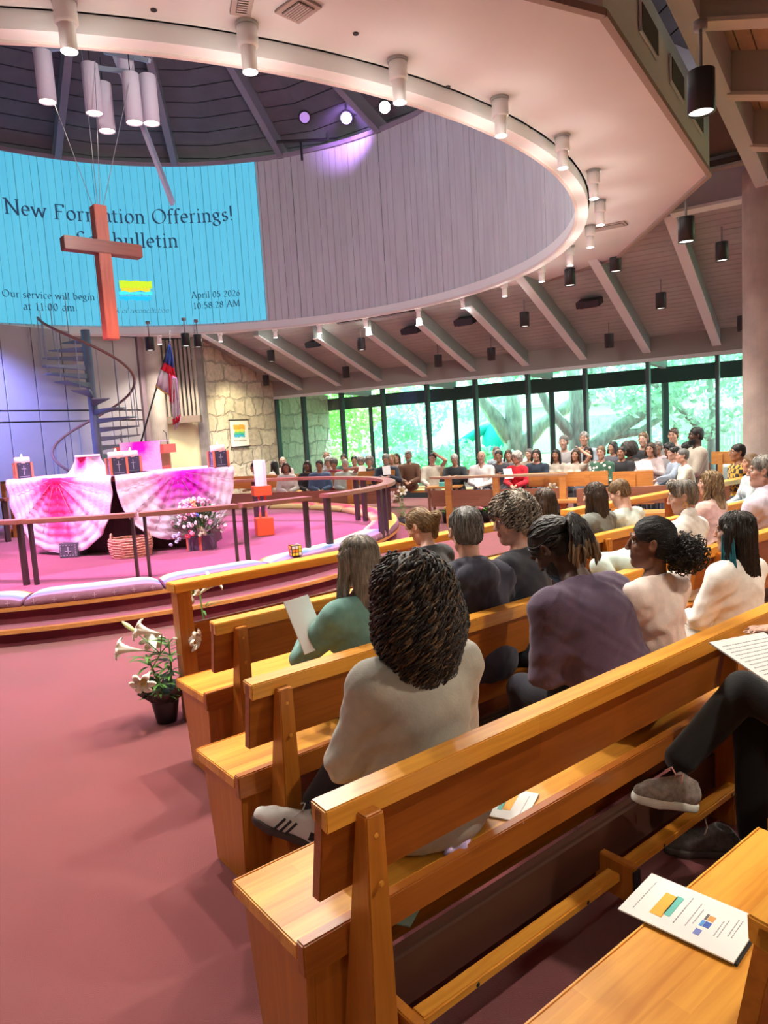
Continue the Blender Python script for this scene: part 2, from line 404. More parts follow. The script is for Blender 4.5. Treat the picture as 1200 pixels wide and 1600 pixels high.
def person(label, head, face, skin='fair', hair='short', hairc='brown', top=('shirt', (.5, .5, .5)), pants=('trousers', (.05, .05, .07)), fem=False,
           S=None, lean=4, hyaw=0, hpitch=0, htilt=0, L='lap', Rr='lap', fat=0.0, near=False, h=None, glasses=False, beard=None, seat=.45,
           group=None, hood=False, sleeve=1.0, shoes=True, cross=False, legs=True, neck_open=0.0, collar=False, strands=None, shellfn=None, feet=None, shoe=(.03, .03, .035), hem=.012):
    """head: world position of the head's centre; face: compass direction (degrees, 0 = +X, 90 = +Y) the body faces"""
    COUNT[0] += 1; seed = COUNT[0]
    lr = R(lean); u = np.array([0, math.sin(lr), math.cos(lr)]); fw = np.array([0, math.cos(lr), -math.sin(lr)]); ex = np.array([1., 0, 0])
    P0 = np.array([0, 0, .08 + seat])
    nd = unit([math.sin(R(htilt * .4)), math.sin(R(lean * .6 + hpitch * .45)), math.cos(R(lean * .6 + hpitch * .45))])
    NB = P0 + u * .50; HC = NB + nd * .185
    if S is None: S = min(max((head[2] - seat) / (HC[2] - seat), .84), 1.13)
    # everything below is built at scale 1 above the seat and scaled about (0,0,seat)
    hM = (Matrix.Rotation(R(hyaw), 3, 'Z') @ Matrix.Rotation(R(htilt), 3, 'Y') @ Matrix.Rotation(R(-hpitch), 3, 'X')); hn = np.array(hM)
    H = lambda x, y, z: HC + hn @ (np.array([x, y, z]) * 1.06)
    hr = [[hM[i][j] for j in range(3)] for i in range(3)]
    if h is None: h = .0055 if near else .0125
    sw = .155 if fem else .178; sw += fat * .3
    tR = Matrix.Rotation(lr, 3, 'X'); tr = rot_np(Matrix.Rotation(-lr, 3, 'X'))
    tp = lambda x, y, z: P0 + ex * x + fw * y + u * z
    body = Field((-.62 if (L == 'wide') else -.42, -.30, -.02), (.62 if (Rr == 'wide') else .42, .85 if legs else .62, 1.50), h)
    if not legs: body.lo[2] = .0
    def torso(F, e=0.0):
        F.ell(tp(0, 0, .02), (.165 + e + fat, .125 + e + fat, .12 + e), tr, .05)
        F.ell(tp(0, .005 + fat * .4, .17), ((.125 if fem else .138) + e + fat, .098 + e + fat, .15 + e), tr, .06)
        F.ell(tp(0, .0, .34), ((.135 if fem else .158) + e + fat * .8, .105 + e + fat * .6, .16 + e), tr, .06)
        F.cone(tp(-sw, -.005, .435), tp(sw, -.005, .435), .050 + e, .050 + e, .05)
        for s in (-1, 1): F.cone(tp(s * .03, -.012, .50), tp(s * sw * .8, -.008, .445), .046 + e * .8, .042 + e, .035)
        if fem:
            for s in (-1, 1): F.ell(tp(s * .068, .088, .30), (.060 + e, .050 + e, .058 + e), tr, .03)
    def ahand(F, w, d, s, pose):
        """palm, four fingers and a thumb at wrist w pointing along d"""
        d = unit(d); side = unit(np.cross(d, [0, 0, 1]) if abs(d[2]) < .9 else [1, 0, 0]) * s; nrm = unit(np.cross(side, d)) * s
        if nrm[2] > 0: nrm = -nrm
        F.cone(w, w + d * .045, .024, .027, .012)
        F.cone(w + d * .045 - side * .016, w + d * .075 - side * .018, .017, .015, .012); F.cone(w + d * .045 + side * .016, w + d * .075 + side * .016, .017, .014, .012)
        curl = .5 if pose != 'flat' else .1
        for i, (o, ln) in enumerate(((-.030, .066), (-.010, .076), (.010, .070), (.029, .055))):
            a = w + d * .085 + side * o; d1 = unit(d + nrm * curl * .5); d2 = unit(d + nrm * curl * 1.6)
            b = a + d1 * ln * .5; c = b + d2 * ln * .5
            F.cone(a - d * .012, b, .0088, .0080, .004); F.cone(b, c, .0080, .0065, .003)
        a = w + d * .028 - side * .026; b = a + unit(d * .8 - side * .75 + nrm * .3) * .036; c = b + unit(d - side * .1 + nrm * .4) * .030
        F.cone(a, b, .012, .010, .006); F.cone(b, c, .010, .008, .003)
    arms = []
    for s, key in ((-1, L), (1, Rr)):
        sj = tp(s * sw, 0, .43)
        t = HANDS[key] if isinstance(key, str) else key
        t = np.array([t[0] * s if isinstance(key, str) else t[0], t[1], t[2] - .45 + seat])
        hint = (s * .9, -.5, -.6) if key not in ('wide', 'head') else ((s * .3, -.6, -.9) if key == 'wide' else (s, .35, -.2))
        el, w = ik(sj, t, .275, .245, hint)
        arms.append((s, sj, el, w, key))
    def armset(F, e, frac=1.0, ks=.03):
        for s, sj, el, w, key in arms:
            F.cone(sj, el, .047 + e + fat * .25, .038 + e + fat * .15, ks)
            if frac > .5: 
                q = el + (w - el) * min(1, (frac - .5) * 2); F.cone(el, q, .038 + e, .030 + e * (1.0 if e == 0 else 1.15), .012)
    kn = []
    for s in (-1, 1):
        if cross and s == 1: hp, k, an, toe = tp(.09, .03, 0), np.array([-.02, .46, .64]), np.array([-.20, .62, .36]), None
        else: hp, k, an, toe = tp(s * .09, .03, -.005), np.array([s * .13, .43, seat + .055]), np.array([s * .13, .44, .10]), None
        if feet and s in feet: k, an = np.array(feet[s][0], float), np.array(feet[s][1], float)
        kn.append((s, hp, k, an))
    def legset(F, e):
        for s, hp, k, an in kn:
            F.cone(hp, k, .080 + e + fat * .4, .056 + e, .03); F.cone(k, an, .054 + e, .036 + e * 1.6, .015)
    # body
    torso(body); armset(body, 0)
    if legs:
        legset(body, 0)
        for s, hp, k, an in kn:
            if not (feet and s in feet): body.cone(an, an + np.array([0, .13, -.055]), .034, .026, .02)
    for s, sj, el, w, key in arms:
        ahand(body, w, unit(unit(w - el) + np.array([0, .35, 0]) + (np.array([0, 0, .5]) if key in ('head', 'chin') else 0)), s, key)
    body.cone(tp(0, -.01, .46), H(0, -.030, -.055), .058 if not fem else .050, .051 if not fem else .044, .03)
    hs = 1.0
    body.ell(H(0, -.014, .032), (.074, .094, .084), hr, .0)
    body.ell(H(0, .022, -.038), (.055, .068, .080), hr, .03)
    body.ell(H(0, .060, -.092), (.024, .020, .018), hr, .02)
    body.cone(H(-.048, .0, -.068), H(0, .055, -.096), .013, .015, .03); body.cone(H(.048, .0, -.068), H(0, .055, -.096), .013, .015, .03)
    for s in (-1, 1):
        body.ell(H(s * .040, .058, -.020), (.022, .020, .022), hr, .02)
        body.ell(H(s * .031, .097, .008), (.018, .015, .011), hr, .012, 'sub')
    body.cone(H(-.040, .076, .030), H(.040, .076, .030), .010, .010, .012)
    body.cone(H(0, .086, .012), H(0, .100, -.022), .008, .011, .010)
    body.ell(H(0, .100, -.026), (.012, .012, .010), hr, .006)
    for s in (-1, 1):
        body.ell(H(s * .012, .096, -.028), (.008, .009, .007), hr, .005)
        em = hM @ Matrix.Rotation(R(12), 3, 'X') @ Matrix.Rotation(R(-s * 22), 3, 'Z'); e9 = rot_np(em)
        body.ell(H(s * .080, -.008, -.002), (.009, .020, .031), e9, .004)
        body.ell(H(s * .089, -.004, .002), (.008, .012, .020), e9, .003, 'sub')
    body.cone(H(-.019, .081, -.058), H(.019, .081, -.058), .0055, .0055, .006); body.cone(H(-.014, .081, -.067), H(.014, .081, -.067), .0065, .0065, .006)
    body.cone(H(-.022, .091, -.0628), H(.022, .091, -.0628), .0022, .0022, .002, 'sub')
    for s in (-1, 1): body.cone(H(s * .019, .080, .0165), H(s * .043, .073, .0155), .0055, .0050, .004)
    root = empty('person', label=label, cat='person', group=group)
    sk, lp = skin_mat(skin); lipc = H(0, .090, -.063); inv = hn.T
    def lipfn(c):
        q = (c - HC) @ hn
        if h > .009: return np.zeros(len(c), np.int32)
        return ((np.abs(q[:, 0]) < .024 - np.abs(q[:, 2] + .063) * .8) & (np.abs(q[:, 2] + .063) < .012) & (q[:, 1] > .078)).astype(np.int32)
    parts = [field_obj('body', body, None, root, [sk, lp], lipfn)]
    # top
    tm = cloth(*top)
    F = Field(body.lo.copy() - .02, body.lo + body.h * body.n + .02, h * (1.0 if near else 1.15))
    e = .021 if near else .016; torso(F, e); armset(F, e * 1.15, sleeve, .055)
    F.ell(tp(0, .0, .0), (.178 + fat, .140 + fat, .13), tr, .04)
    if hood: F.ell(tp(0, -.105, .455), (.125, .060, .085), tr, .015); F.ell(tp(0, -.03, .53), (.095, .095, .035), tr, .02); F.ell(tp(0, -.01, .58), (.062, .062, .05), tr, .012, 'sub')
    if collar:
        F.cone(tp(0, -.01, .48), tp(0, -.012, .545), .066, .066, .008); F.cone(tp(0, .0, .51), tp(0, .01, .62), .058, .062, .004, 'sub'); F.ell(tp(0, .075, .50), (.03, .05, .06), tr, .01, 'sub')
    else:
        F.half(tp(0, .05, .505 - neck_open), unit(u * .9 + fw * .45))
        F.half(tp(0, 0, .53 + (.05 if hood else 0)), u)
    F.half((0, 0, seat + hem), (0, 0, -1))
    F.wrinkle(.0055 if near else .003, 24, seed)
    if near:
        F.wrinkle(.0025, 62, seed + 9)
        rg_ = F.region(F.lo, F.lo + F.h * F.n); _, X, Y, Z = rg_
        for s, sj, el, w, key in arms:      # folds fanning out from the armpit and across the elbow
            for c, am, fr in ((tp(s * sw * .8, 0, .30), .0060, 95), (el, .0045, 120)):
                r2 = (X - c[0]) ** 2 + (Y - c[1]) ** 2 + (Z - c[2]) ** 2
                F.d += (am * np.exp(-r2 / .012) * np.sin(fr * (Z - c[2]) * .7 + fr * .45 * (X - c[0]) * s + 1.3 * np.sin(20 * (Y - c[1])))).astype(np.float32)
    parts.append(field_obj('top', F, tm, root))
    if legs:
        F = Field(body.lo.copy() - .03, body.lo + body.h * body.n + .03, h * 1.15)
        F.ell(tp(0, .01, .01), (.172 + fat, .135 + fat, .11), tr, .04); legset(F, .014); F.half((0, 0, .07), (0, 0, -1)); F.half((0, 0, seat + .005), (0, 0, -1)) if False else None
        F.wrinkle(.003, 24, seed + 3)
        parts.append(field_obj('trousers', F, cloth(*pants), root))
        if shoes:
            for s, hp, k, an in kn:
                F = Field(an + np.array([-.10, -.12, -.14]), an + np.array([.10, .30, .10]), max(h, .008))
                F.cone(an + np.array([0, -.02, -.05]), an + np.array([0, .14, -.065]), .042, .036, .03); F.cone(an + np.array([0, -.01, -.01]), an + np.array([0, .03, -.04]), .045, .045, .03)
                F.half(an + np.array([0, 0, -.096]), (0, 0, -1))
                parts.append(field_obj('shoe', F, cloth('shoe_%02x%02x' % (int(shoe[0] * 99), int(shoe[2] * 99)), shoe, .6), root))
    # eyes, brows
    em1, em2 = mat('eye_white', (.75, .72, .68), .25), mat('eye_iris', (.03, .018, .010), .2)
    hm = hair_mat(hairc)
    for s in (-1, 1):
        b = MB(); b.sphere(H(s * .031, .0705, .0075), .0125, 12, 8)
        gz = hn @ np.array([0, 1, -.05]); c0 = H(s * .031, .0705, .0075)
        fm = [1 if np.dot(unit(np.mean([np.array(b.v[i]) for i in f], axis=0) - c0), gz) > .80 else 0 for f in b.f]
        b.m = fm; parts.append(b.build('eye', None, root, True, [em1, em2]))
        b = MB(); b.tube([H(s * .016, .0865, .034), H(s * .031, .086, .040), H(s * .047, .072, .036)], [.0022, .0032, .0018], 5)
        parts.append(b.build('eyebrow', hm, root, True))
    if glasses:
        b = MB(); 
        for s in (-1, 1):
            b.tube([H(s * .033 + .022 * math.cos(a), .096, .006 + .017 * math.sin(a)) for a in np.linspace(0, 2 * PI, 15)], .0016, 5, False)
            b.tube([H(s * .055, .094, .010), H(s * .078, .06, .012), H(s * .083, -.01, .012)], .0016, 5)
        b.tube([H(-.011, .098, .010), H(.011, .098, .010)], .0016, 5)
        parts.append(b.build('glasses', mat('glasses_frame', (.12, .09, .07) if glasses is True else glasses, .3, .6), root, True))
    if beard:
        F = Field(H(0, .02, -.07) - .14, H(0, .02, -.07) + .14, .006 if near else .01)
        F.ell(H(0, .028, -.062), (.062, .068, .064), hr, 0); F.cone(H(0, .065, -.085), H(0, .070, -.115), .030, .018, .02)
        F.ell(H(0, .095, -.0635), (.022, .02, .009), hr, .004, 'sub'); F.half(H(0, .0, -.030), hn @ unit([0, .25, 1])); F.half(H(0, -.012, 0), hn @ np.array([0, -1., 0]))
        F.wrinkle(.002, 120, seed); parts.append(field_obj('beard', F, hair_mat(beard), root))
    # hair
    dz = np.array([0, 0, 1.0])
    if hair != 'bald':
        big = {'afro': .10, 'curly': .024}.get(hair, 0)
        F = Field(HC - np.array([.22, .26, .48]), HC + np.array([.22, .22, .22]), .0065 if near else .0115)
        F.ell(H(0, -.018, .044), (.083 + big, .099 + big, .083 + big), hr, 0)
        if hair in ('short', 'thin', 'sweep'):
            F.ell(H(0, -.045, -.005), (.074, .065, .075), hr, .02)
            F.half(H(0, -.02, -.062), hn @ unit([0, .3, -1]))
            F.ell(H(0, .105, -.022), (.085, .078, .092), hr, .008, 'sub'); F.ell(H(0, .03, -.06), (.12, .05, .055), hr, .008, 'sub')
            if hair == 'sweep': F.cone(H(-.045, .062, .098), H(.05, .040, .105), .026, .030, .02)
        elif hair in ('curly', 'afro'):
            F.ell(H(0, -.055, -.02), (.085 + big * .6, .075 + big * .6, .10), hr, .03)
            F.ell(H(0, .12 + big * .5, -.035), (.080, .088 + big * .5, .095), hr, .01, 'sub'); F.half(H(0, 0, -.09), hn @ unit([0, .2, -1]))
            F.wrinkle(.007, 95, seed)
        else:
            ln = {'long': .33, 'verylong': .42, 'bob': .14, 'mid': .22, 'bun': 0, 'pony': 0, 'updo': 0}.get(hair, .2)
            F.ell(H(0, -.045, -.005), (.078, .068, .080), hr, .02)
            if ln:
                bk = H(0, -.055, -.02); F.cone(bk + hn @ np.array([-.03, 0, 0]), bk - dz * ln + np.array([-.03, -.03, 0]), .055, .048, .03); F.cone(bk + hn @ np.array([.03, 0, 0]), bk - dz * ln + np.array([.03, -.03, 0]), .055, .048, .03)
                for s in (-1, 1): a = H(s * .074, .008, .02); F.cone(a, a - dz * ln * .9 + hn @ np.array([s * .02, .015, 0]), .026, .026, .03)
            F.ell(H(0, .105, -.030), (.066, .075, .098), hr, .010, 'sub')
            if not ln:
                F.half(H(0, -.02, -.065), hn @ unit([0, .5, -1]))
                F.cone(H(-.10, .02, -.030), H(.10, .02, -.030), .042, .042, .012, 'sub')
                if hair == 'pony': q = H(0, -.115, .02); F.cone(q, q + hn @ np.array([0, -.035, -.02]), .022, .030, .01); F.cone(q + hn @ np.array([0, -.035, -.02]), q + hn @ np.array([0, -.03, 0]) - dz * .17, .032, .020, .02)
                if hair == 'updo': F.ell(H(0, -.09, .03), (.045, .04, .045), hr, .02)
        F.wrinkle(.0018, 110, seed + 5)
        if shellfn: shellfn(F, H, hn, HC)
        hb = F.mesh(); parts.append(mesh_obj('hair', hb[0], hb[1], hm, root, True))
        if strands:
            sp = dict(n=420, K=22, step=.014, r=.0032, curl=0.0, freq=60, grav=1.0, mats=[hairc, hairc], lift=.0015, tip=.4, zmin=-.02)
            sp.update(strands); parts.append(grow(F, hb[0], H, hn, HC, root, seed, sp))
    # scale about the seat, turn and move so that the head lands where it belongs
    a = R(face - 90); ca, sa = math.cos(a), math.sin(a)
    hx, hy = HC[0] * S, HC[1] * S
    root.location = (head[0] - (ca * hx - sa * hy), head[1] - (sa * hx + ca * hy), 0); root.rotation_euler = (0, 0, a)
    for p in parts:
        v = np.empty(len(p.data.vertices) * 3); p.data.vertices.foreach_get('co', v); v = v.reshape(-1, 3)
        z = v[:, 2]; v[:, :2] *= S; v[:, 2] = np.where(z > seat, seat + (z - seat) * S, z)
        p.data.vertices.foreach_set('co', v.ravel()); p.data.update()
    sc3 = lambda q: np.array([q[0] * S, q[1] * S, seat + (q[2] - seat) * S if q[2] > seat else q[2]])
    root_info = dict(root=root, H=lambda x, y, z: sc3(H(x, y, z)), tp=lambda x, y, z: sc3(tp(x, y, z)), arms=[(s, sc3(sj), sc3(el), sc3(w)) for s, sj, el, w, k in arms],
                     world=lambda q: Vector((ca * q[0] - sa * q[1], sa * q[0] + ca * q[1], q[2])) + root.location, hn=hn, S=S, a=a, HC=sc3(HC), parts={p.name.split('.')[0]: p for p in parts})
    return root_info
# ------------------------------------------------------------------ materials of the room
M_carpet = mat('carpet_red', (.27, .045, .053), .95, var=.13, vscale=1.1, bump=.7, bscale=420, sheen=.3, detail=8)
M_carpet_pinklit = mat('carpet_pinklit', (.34, .055, .12), .95, var=.12, vscale=1.2, bump=.6, bscale=420, sheen=.3, detail=8)  # same red carpet, with pink stage light mixed into its colour
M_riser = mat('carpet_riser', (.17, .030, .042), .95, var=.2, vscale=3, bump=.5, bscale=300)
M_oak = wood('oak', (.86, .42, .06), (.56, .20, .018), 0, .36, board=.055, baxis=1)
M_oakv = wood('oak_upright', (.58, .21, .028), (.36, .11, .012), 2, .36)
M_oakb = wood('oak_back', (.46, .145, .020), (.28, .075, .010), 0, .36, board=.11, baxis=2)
M_nose = wood('oak_nosing', (.62, .30, .08), (.42, .17, .04), 0, .4)
M_conc = mat('concrete_warm', (.36, .30, .27), .9, var=.14, vscale=3, bump=.3, bscale=40)
M_grey = mat('paint_grey', (.27, .27, .26), .75, var=.05, vscale=4)
M_beam = mat('paint_beam', (.26, .31, .29), .7, var=.05, vscale=3)
M_beamedge = mat('paint_edge', (.62, .66, .66), .6)
M_deck = mat('deck_board', (.36, .38, .36), .7, var=.12, vscale=2.5, vstretch=(.5, .5, .5))
M_groove = mat('deck_gap', (.05, .045, .045), .9)
M_soffit = mat('soffit_plaster', (.62, .595, .59), .9, var=.03, vscale=1.2)
M_white = mat('white_paint', (.80, .78, .76), .55)
M_rimp = mat('rim_paint', (.78, .78, .77), .6)
M_dark = mat('dark_metal', (.025, .027, .03), .5, .3)
M_mull = mat('mullion_bronze', (.035, .05, .055), .45, .4)
M_drum = mat('drum_board', (.56, .58, .62), .75, col2=(.50, .51, .55), vscale=7, vstretch=(1, 1, .12), bump=.2, bscale=50, bstretch=(1, 1, .1))
M_roofdark = mat('roof_dark', (.045, .040, .05), .85, var=.2, vscale=2)
M_panel = mat('wall_panel', (.38, .35, .35), .8, var=.05, vscale=1.5)
M_limestone = None

# ------------------------------------------------------------------ floor and chancel platform
PC = Vector((-4.05, 10.55, 0)); RP1, RP2, ZP1, ZP2 = 4.50, 4.27, .155, .31
b = MB(); b.b2((-13, -3, -.12), (13, 24, 0)); struct(b.build('floor', M_carpet))
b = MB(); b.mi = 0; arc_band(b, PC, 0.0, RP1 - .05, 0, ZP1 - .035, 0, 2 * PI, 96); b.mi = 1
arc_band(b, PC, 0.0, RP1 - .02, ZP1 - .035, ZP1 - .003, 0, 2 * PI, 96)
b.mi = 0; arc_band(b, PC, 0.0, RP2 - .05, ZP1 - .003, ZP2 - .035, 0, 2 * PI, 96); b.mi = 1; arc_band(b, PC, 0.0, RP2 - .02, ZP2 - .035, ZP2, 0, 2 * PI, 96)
struct(b.build('trim_2', None, mats=[M_riser, M_carpet_pinklit]))['label'] = 'two-step round carpeted platform'
for i, (rr, z) in enumerate(((RP1, ZP1), (RP2, ZP2))):
    b = MB(); arc_band(b, PC, rr - .055, rr, z - .032, z + .004, 0, 2 * PI, 128)
    o = struct(b.build('trim_%d' % (3 + i), M_nose, bevel=0))

# ------------------------------------------------------------------ window wall, in its own frame: a along the wall, t into the room
WA = Vector((6.57, 13.86, 0)); wl = Vector((-.836, .549, 0)); wi = Vector((-.549, -.836, 0)); BAY = 1.284
def wf(a, t, z=0.0): return WA + wl * a + wi * t + Vector((0, 0, z))
A_END, A_BEG = 11.25, -5.2
WTOP, CZ, SL = 2.80, 3.22, .35
def wbox(mb, a0, a1, t0, t1, z0, z1):
    return mb.hexa([wf(a1, t0, z0), wf(a0, t0, z0), wf(a0, t1, z0), wf(a1, t1, z0), wf(a1, t0, z1), wf(a0, t0, z1), wf(a0, t1, z1), wf(a1, t1, z1)])
b = MB(); wbox(b, A_BEG, A_END, -.10, .06, WTOP, CZ + .12); struct(b.build('wall_back', mat('fascia_warm', (.27, .26, .24), .8)))
b = MB(); wbox(b, A_BEG, A_END, -.12, .04, 0.0, .22); struct(b.build('baseboard_back', M_mull))
b = MB(); wbox(b, A_BEG, A_END, -.11, .07, WTOP - .05, WTOP + .02); struct(b.build('trim_5', M_beamedge))
gm = bpy.data.materials.new('window_glass'); gm.use_nodes = True; nt = gm.node_tree; nt.nodes.clear()
go = nt.nodes.new('ShaderNodeOutputMaterial'); mx = nt.nodes.new('ShaderNodeMixShader'); tr = nt.nodes.new('ShaderNodeBsdfTransparent'); gl = nt.nodes.new('ShaderNodeBsdfGlossy')
lw = nt.nodes.new('ShaderNodeLayerWeight'); lw.inputs[0].default_value = .25; gl.inputs['Roughness'].default_value = .02
tr.inputs[0].default_value = (.74, 1, .96, 1); nt.links.new(lw.outputs['Fresnel'], mx.inputs[0]); nt.links.new(tr.outputs[0], mx.inputs[1]); nt.links.new(gl.outputs[0], mx.inputs[2]); nt.links.new(mx.outputs[0], go.inputs[0])
edges = [A_BEG] + [BAY * j for j in range(-3, 9)] + [A_END]
for j in range(len(edges) - 1):
    b = MB(); wbox(b, edges[j] + .01, edges[j + 1] - .01, -.045, -.035, .22, WTOP - .05); w = struct(b.build('window_%d' % (j + 1), gm))
    m = MB(); wbox(m, edges[j + 1] - .035, edges[j + 1] + .035, -.10, .05, .22, WTOP - .05); struct(m.build('window_frame', M_mull, w))
# sloping ceiling above the window side: boards laid parallel to the wall
NB_, TW = 33, 4.6
AC, TC, CLR = 6.19, 8.40, 6.05       # ring centre in this frame; the boards stop at the ring
def spans(t):
    if TC - t >= CLR: return [(A_BEG, A_END + .1)]
    h_ = math.sqrt(CLR * CLR - (TC - t) ** 2); out = [(A_BEG, AC - h_)]
    if AC + h_ < A_END + .1: out.append((AC + h_, A_END + .1))
    return out
b = MB(); b2_ = MB()
for i in range(NB_):
    t0 = TW * i / NB_; t1 = TW * (i + 1) / NB_ - .012; tn = TW * (i + 1) / NB_
    for a0, a1 in spans((t0 + t1) / 2):
        b.hexa([wf(a0, t0, CZ + SL * t0), wf(a1, t0, CZ + SL * t0), wf(a1, t1, CZ + SL * t1), wf(a0, t1, CZ + SL * t1)] + [wf(a0, t0, CZ + SL * t0 + .03), wf(a1, t0, CZ + SL * t0 + .03), wf(a1, t1, CZ + SL * t1 + .03), wf(a0, t1, CZ + SL * t1 + .03)])
        b2_.hexa([wf(a0, t0, CZ + SL * t0 + .04), wf(a1, t0, CZ + SL * t0 + .04), wf(a1, tn, CZ + SL * tn + .04), wf(a0, tn, CZ + SL * tn + .04)] + [wf(a0, t0, CZ + SL * t0 + .1), wf(a1, t0, CZ + SL * t0 + .1), wf(a1, tn, CZ + SL * tn + .1), wf(a0, tn, CZ + SL * tn + .1)])
struct(b.build('ceiling', M_deck)); struct(b2_.build('ceiling', M_groove))
def rafter(a, t0, t1, name='ceiling_beam', w=.13, dep=.30):
    bz = lambda t: CZ + SL * t
    m = MB(); m.hexa([wf(a + w / 2, t0, bz(t0) - dep), wf(a - w / 2, t0, bz(t0) - dep), wf(a - w / 2, t1, bz(t1) - dep), wf(a + w / 2, t1, bz(t1) - dep), wf(a + w / 2, t0, bz(t0) + .02), wf(a - w / 2, t0, bz(t0) + .02), wf(a - w / 2, t1, bz(t1) + .02), wf(a + w / 2, t1, bz(t1) + .02)])
    o = m.build(name, M_beam); struct(o)
    m = MB(); e = .012; m.hexa([wf(a + w / 2 + e, t0, bz(t0) - dep - e), wf(a - w / 2 - e, t0, bz(t0) - dep - e), wf(a - w / 2 - e, t1, bz(t1) - dep - e), wf(a + w / 2 + e, t1, bz(t1) - dep - e), wf(a + w / 2 + e, t0, bz(t0) - dep + .012), wf(a - w / 2 - e, t0, bz(t0) - dep + .012), wf(a - w / 2 - e, t1, bz(t1) - dep + .012), wf(a + w / 2 + e, t1, bz(t1) - dep + .012)])
    m.build('bottom_strip', M_beamedge, o)
for j in range(-3, 9):
    dd_ = 6.05 ** 2 - (BAY * j - AC) ** 2
    rafter(BAY * j, .06, min(4.3, TC - math.sqrt(dd_)) if dd_ > 0 else 4.3)
# girder parallel to the wall at the head of the rafters
GT = 4.3; GA = -.05
b = MB(); wbox(b, A_BEG, GA, GT, GT + .22, 4.42, 5.0); struct(b.build('trim_6', mat('girder_paint', (.34, .33, .37), .7)))
b = MB(); wbox(b, A_BEG, GA, GT - .02, GT + .24, 4.39, 4.43); struct(b.build('trim_7', M_beamedge))

# ------------------------------------------------------------------ stone side wall, slatted organ screen, panelled left wall
nt = None
def stone_material():
    m = bpy.data.materials.new('limestone_rubble'); m.use_nodes = True; nt = m.node_tree; bs = nt.nodes['Principled BSDF']; bs.inputs['Roughness'].default_value = .95
    tc = nt.nodes.new('ShaderNodeTexCoord'); dt = nt.nodes.new('ShaderNodeVectorMath'); dt.operation = 'DOT_PRODUCT'; dt.inputs[1].default_value = (.5, .87, 0); nt.links.new(tc.outputs['Object'], dt.inputs[0])
    sp = nt.nodes.new('ShaderNodeSeparateXYZ'); nt.links.new(tc.outputs['Object'], sp.inputs[0]); cb = nt.nodes.new('ShaderNodeCombineXYZ'); nt.links.new(dt.outputs['Value'], cb.inputs[0]); nt.links.new(sp.outputs[2], cb.inputs[1])
    nz = nt.nodes.new('ShaderNodeTexNoise'); nz.inputs['Scale'].default_value = 2.2; nz.inputs['Detail'].default_value = 5; nt.links.new(tc.outputs['Object'], nz.inputs['Vector'])
    mv = nt.nodes.new('ShaderNodeMixRGB'); mv.inputs[0].default_value = .30; nt.links.new(cb.outputs[0], mv.inputs[1]); nt.links.new(nz.outputs['Color'], mv.inputs[2])
    bk = nt.nodes.new('ShaderNodeTexBrick'); bk.inputs['Scale'].default_value = 1; bk.inputs['Brick Width'].default_value = .44; bk.inputs['Row Height'].default_value = .30; bk.inputs['Mortar Size'].default_value = .022; bk.inputs['Mortar Smooth'].default_value = .6; bk.offset = .37; bk.squash = .6; bk.squash_frequency = 3
    bk.inputs['Color1'].default_value = (.70, .64, .50, 1); bk.inputs['Color2'].default_value = (.50, .44, .33, 1); bk.inputs['Mortar'].default_value = (.46, .41, .33, 1); nt.links.new(mv.outputs[0], bk.inputs['Vector'])
    n3 = nt.nodes.new('ShaderNodeTexNoise'); n3.inputs['Scale'].default_value = 9; n3.inputs['Detail'].default_value = 6; nt.links.new(tc.outputs['Object'], n3.inputs['Vector'])
    mr = nt.nodes.new('ShaderNodeMapRange'); mr.inputs['To Min'].default_value = .6; mr.inputs['To Max'].default_value = 1.35; nt.links.new(n3.outputs['Fac'], mr.inputs[0])
    mu = nt.nodes.new('ShaderNodeVectorMath'); mu.operation = 'SCALE'; nt.links.new(bk.outputs['Color'], mu.inputs[0]); nt.links.new(mr.outputs[0], mu.inputs['Scale']); nt.links.new(mu.outputs[0], bs.inputs['Base Color'])
    bp = nt.nodes.new('ShaderNodeBump'); bp.inputs['Distance'].default_value = .05; bp.inputs['Strength'].default_value = .8
    ad = nt.nodes.new('ShaderNodeMath'); ad.operation = 'SUBTRACT'; nt.links.new(n3.outputs['Fac'], ad.inputs[0]); nt.links.new(bk.outputs['Fac'], ad.inputs[1]); nt.links.new(ad.outputs[0], bp.inputs['Height']); nt.links.new(bp.outputs[0], bs.inputs['Normal'])
    return m
M_limestone = stone_material()
SW0 = wf(A_END, 0); SW1 = at_y(318, 640, 17.6); SW1.z = 0       # stone wall from the window corner towards the chancel
sd = (SW1 - SW0).normalized(); sn = Vector((sd.y, -sd.x, 0))
b = MB(); b.hexa([SW0 - sd * .15, SW1, SW1 + sn * .4, SW0 + sn * .4 - sd * .15] + [p + Vector((0, 0, 4.5)) for p in (SW0 - sd * .15, SW1, SW1 + sn * .4, SW0 + sn * .4 - sd * .15)])
struct(b.build('wall_stone', M_limestone))
b = MB(); b.hexa([SW0 - sd * 2.6 - sn * .02, SW0 - sd * .15 - sn * .02, SW0 + sn * .4 - sd * .15, SW0 + sn * .4 - sd * 2.6] + [p + Vector((0, 0, 2.9)) for p in (SW0 - sd * 2.6 - sn * .02, SW0 - sd * .15 - sn * .02, SW0 + sn * .4 - sd * .15, SW0 + sn * .4 - sd * 2.6)])
struct(b.build('wall_stone', M_limestone))
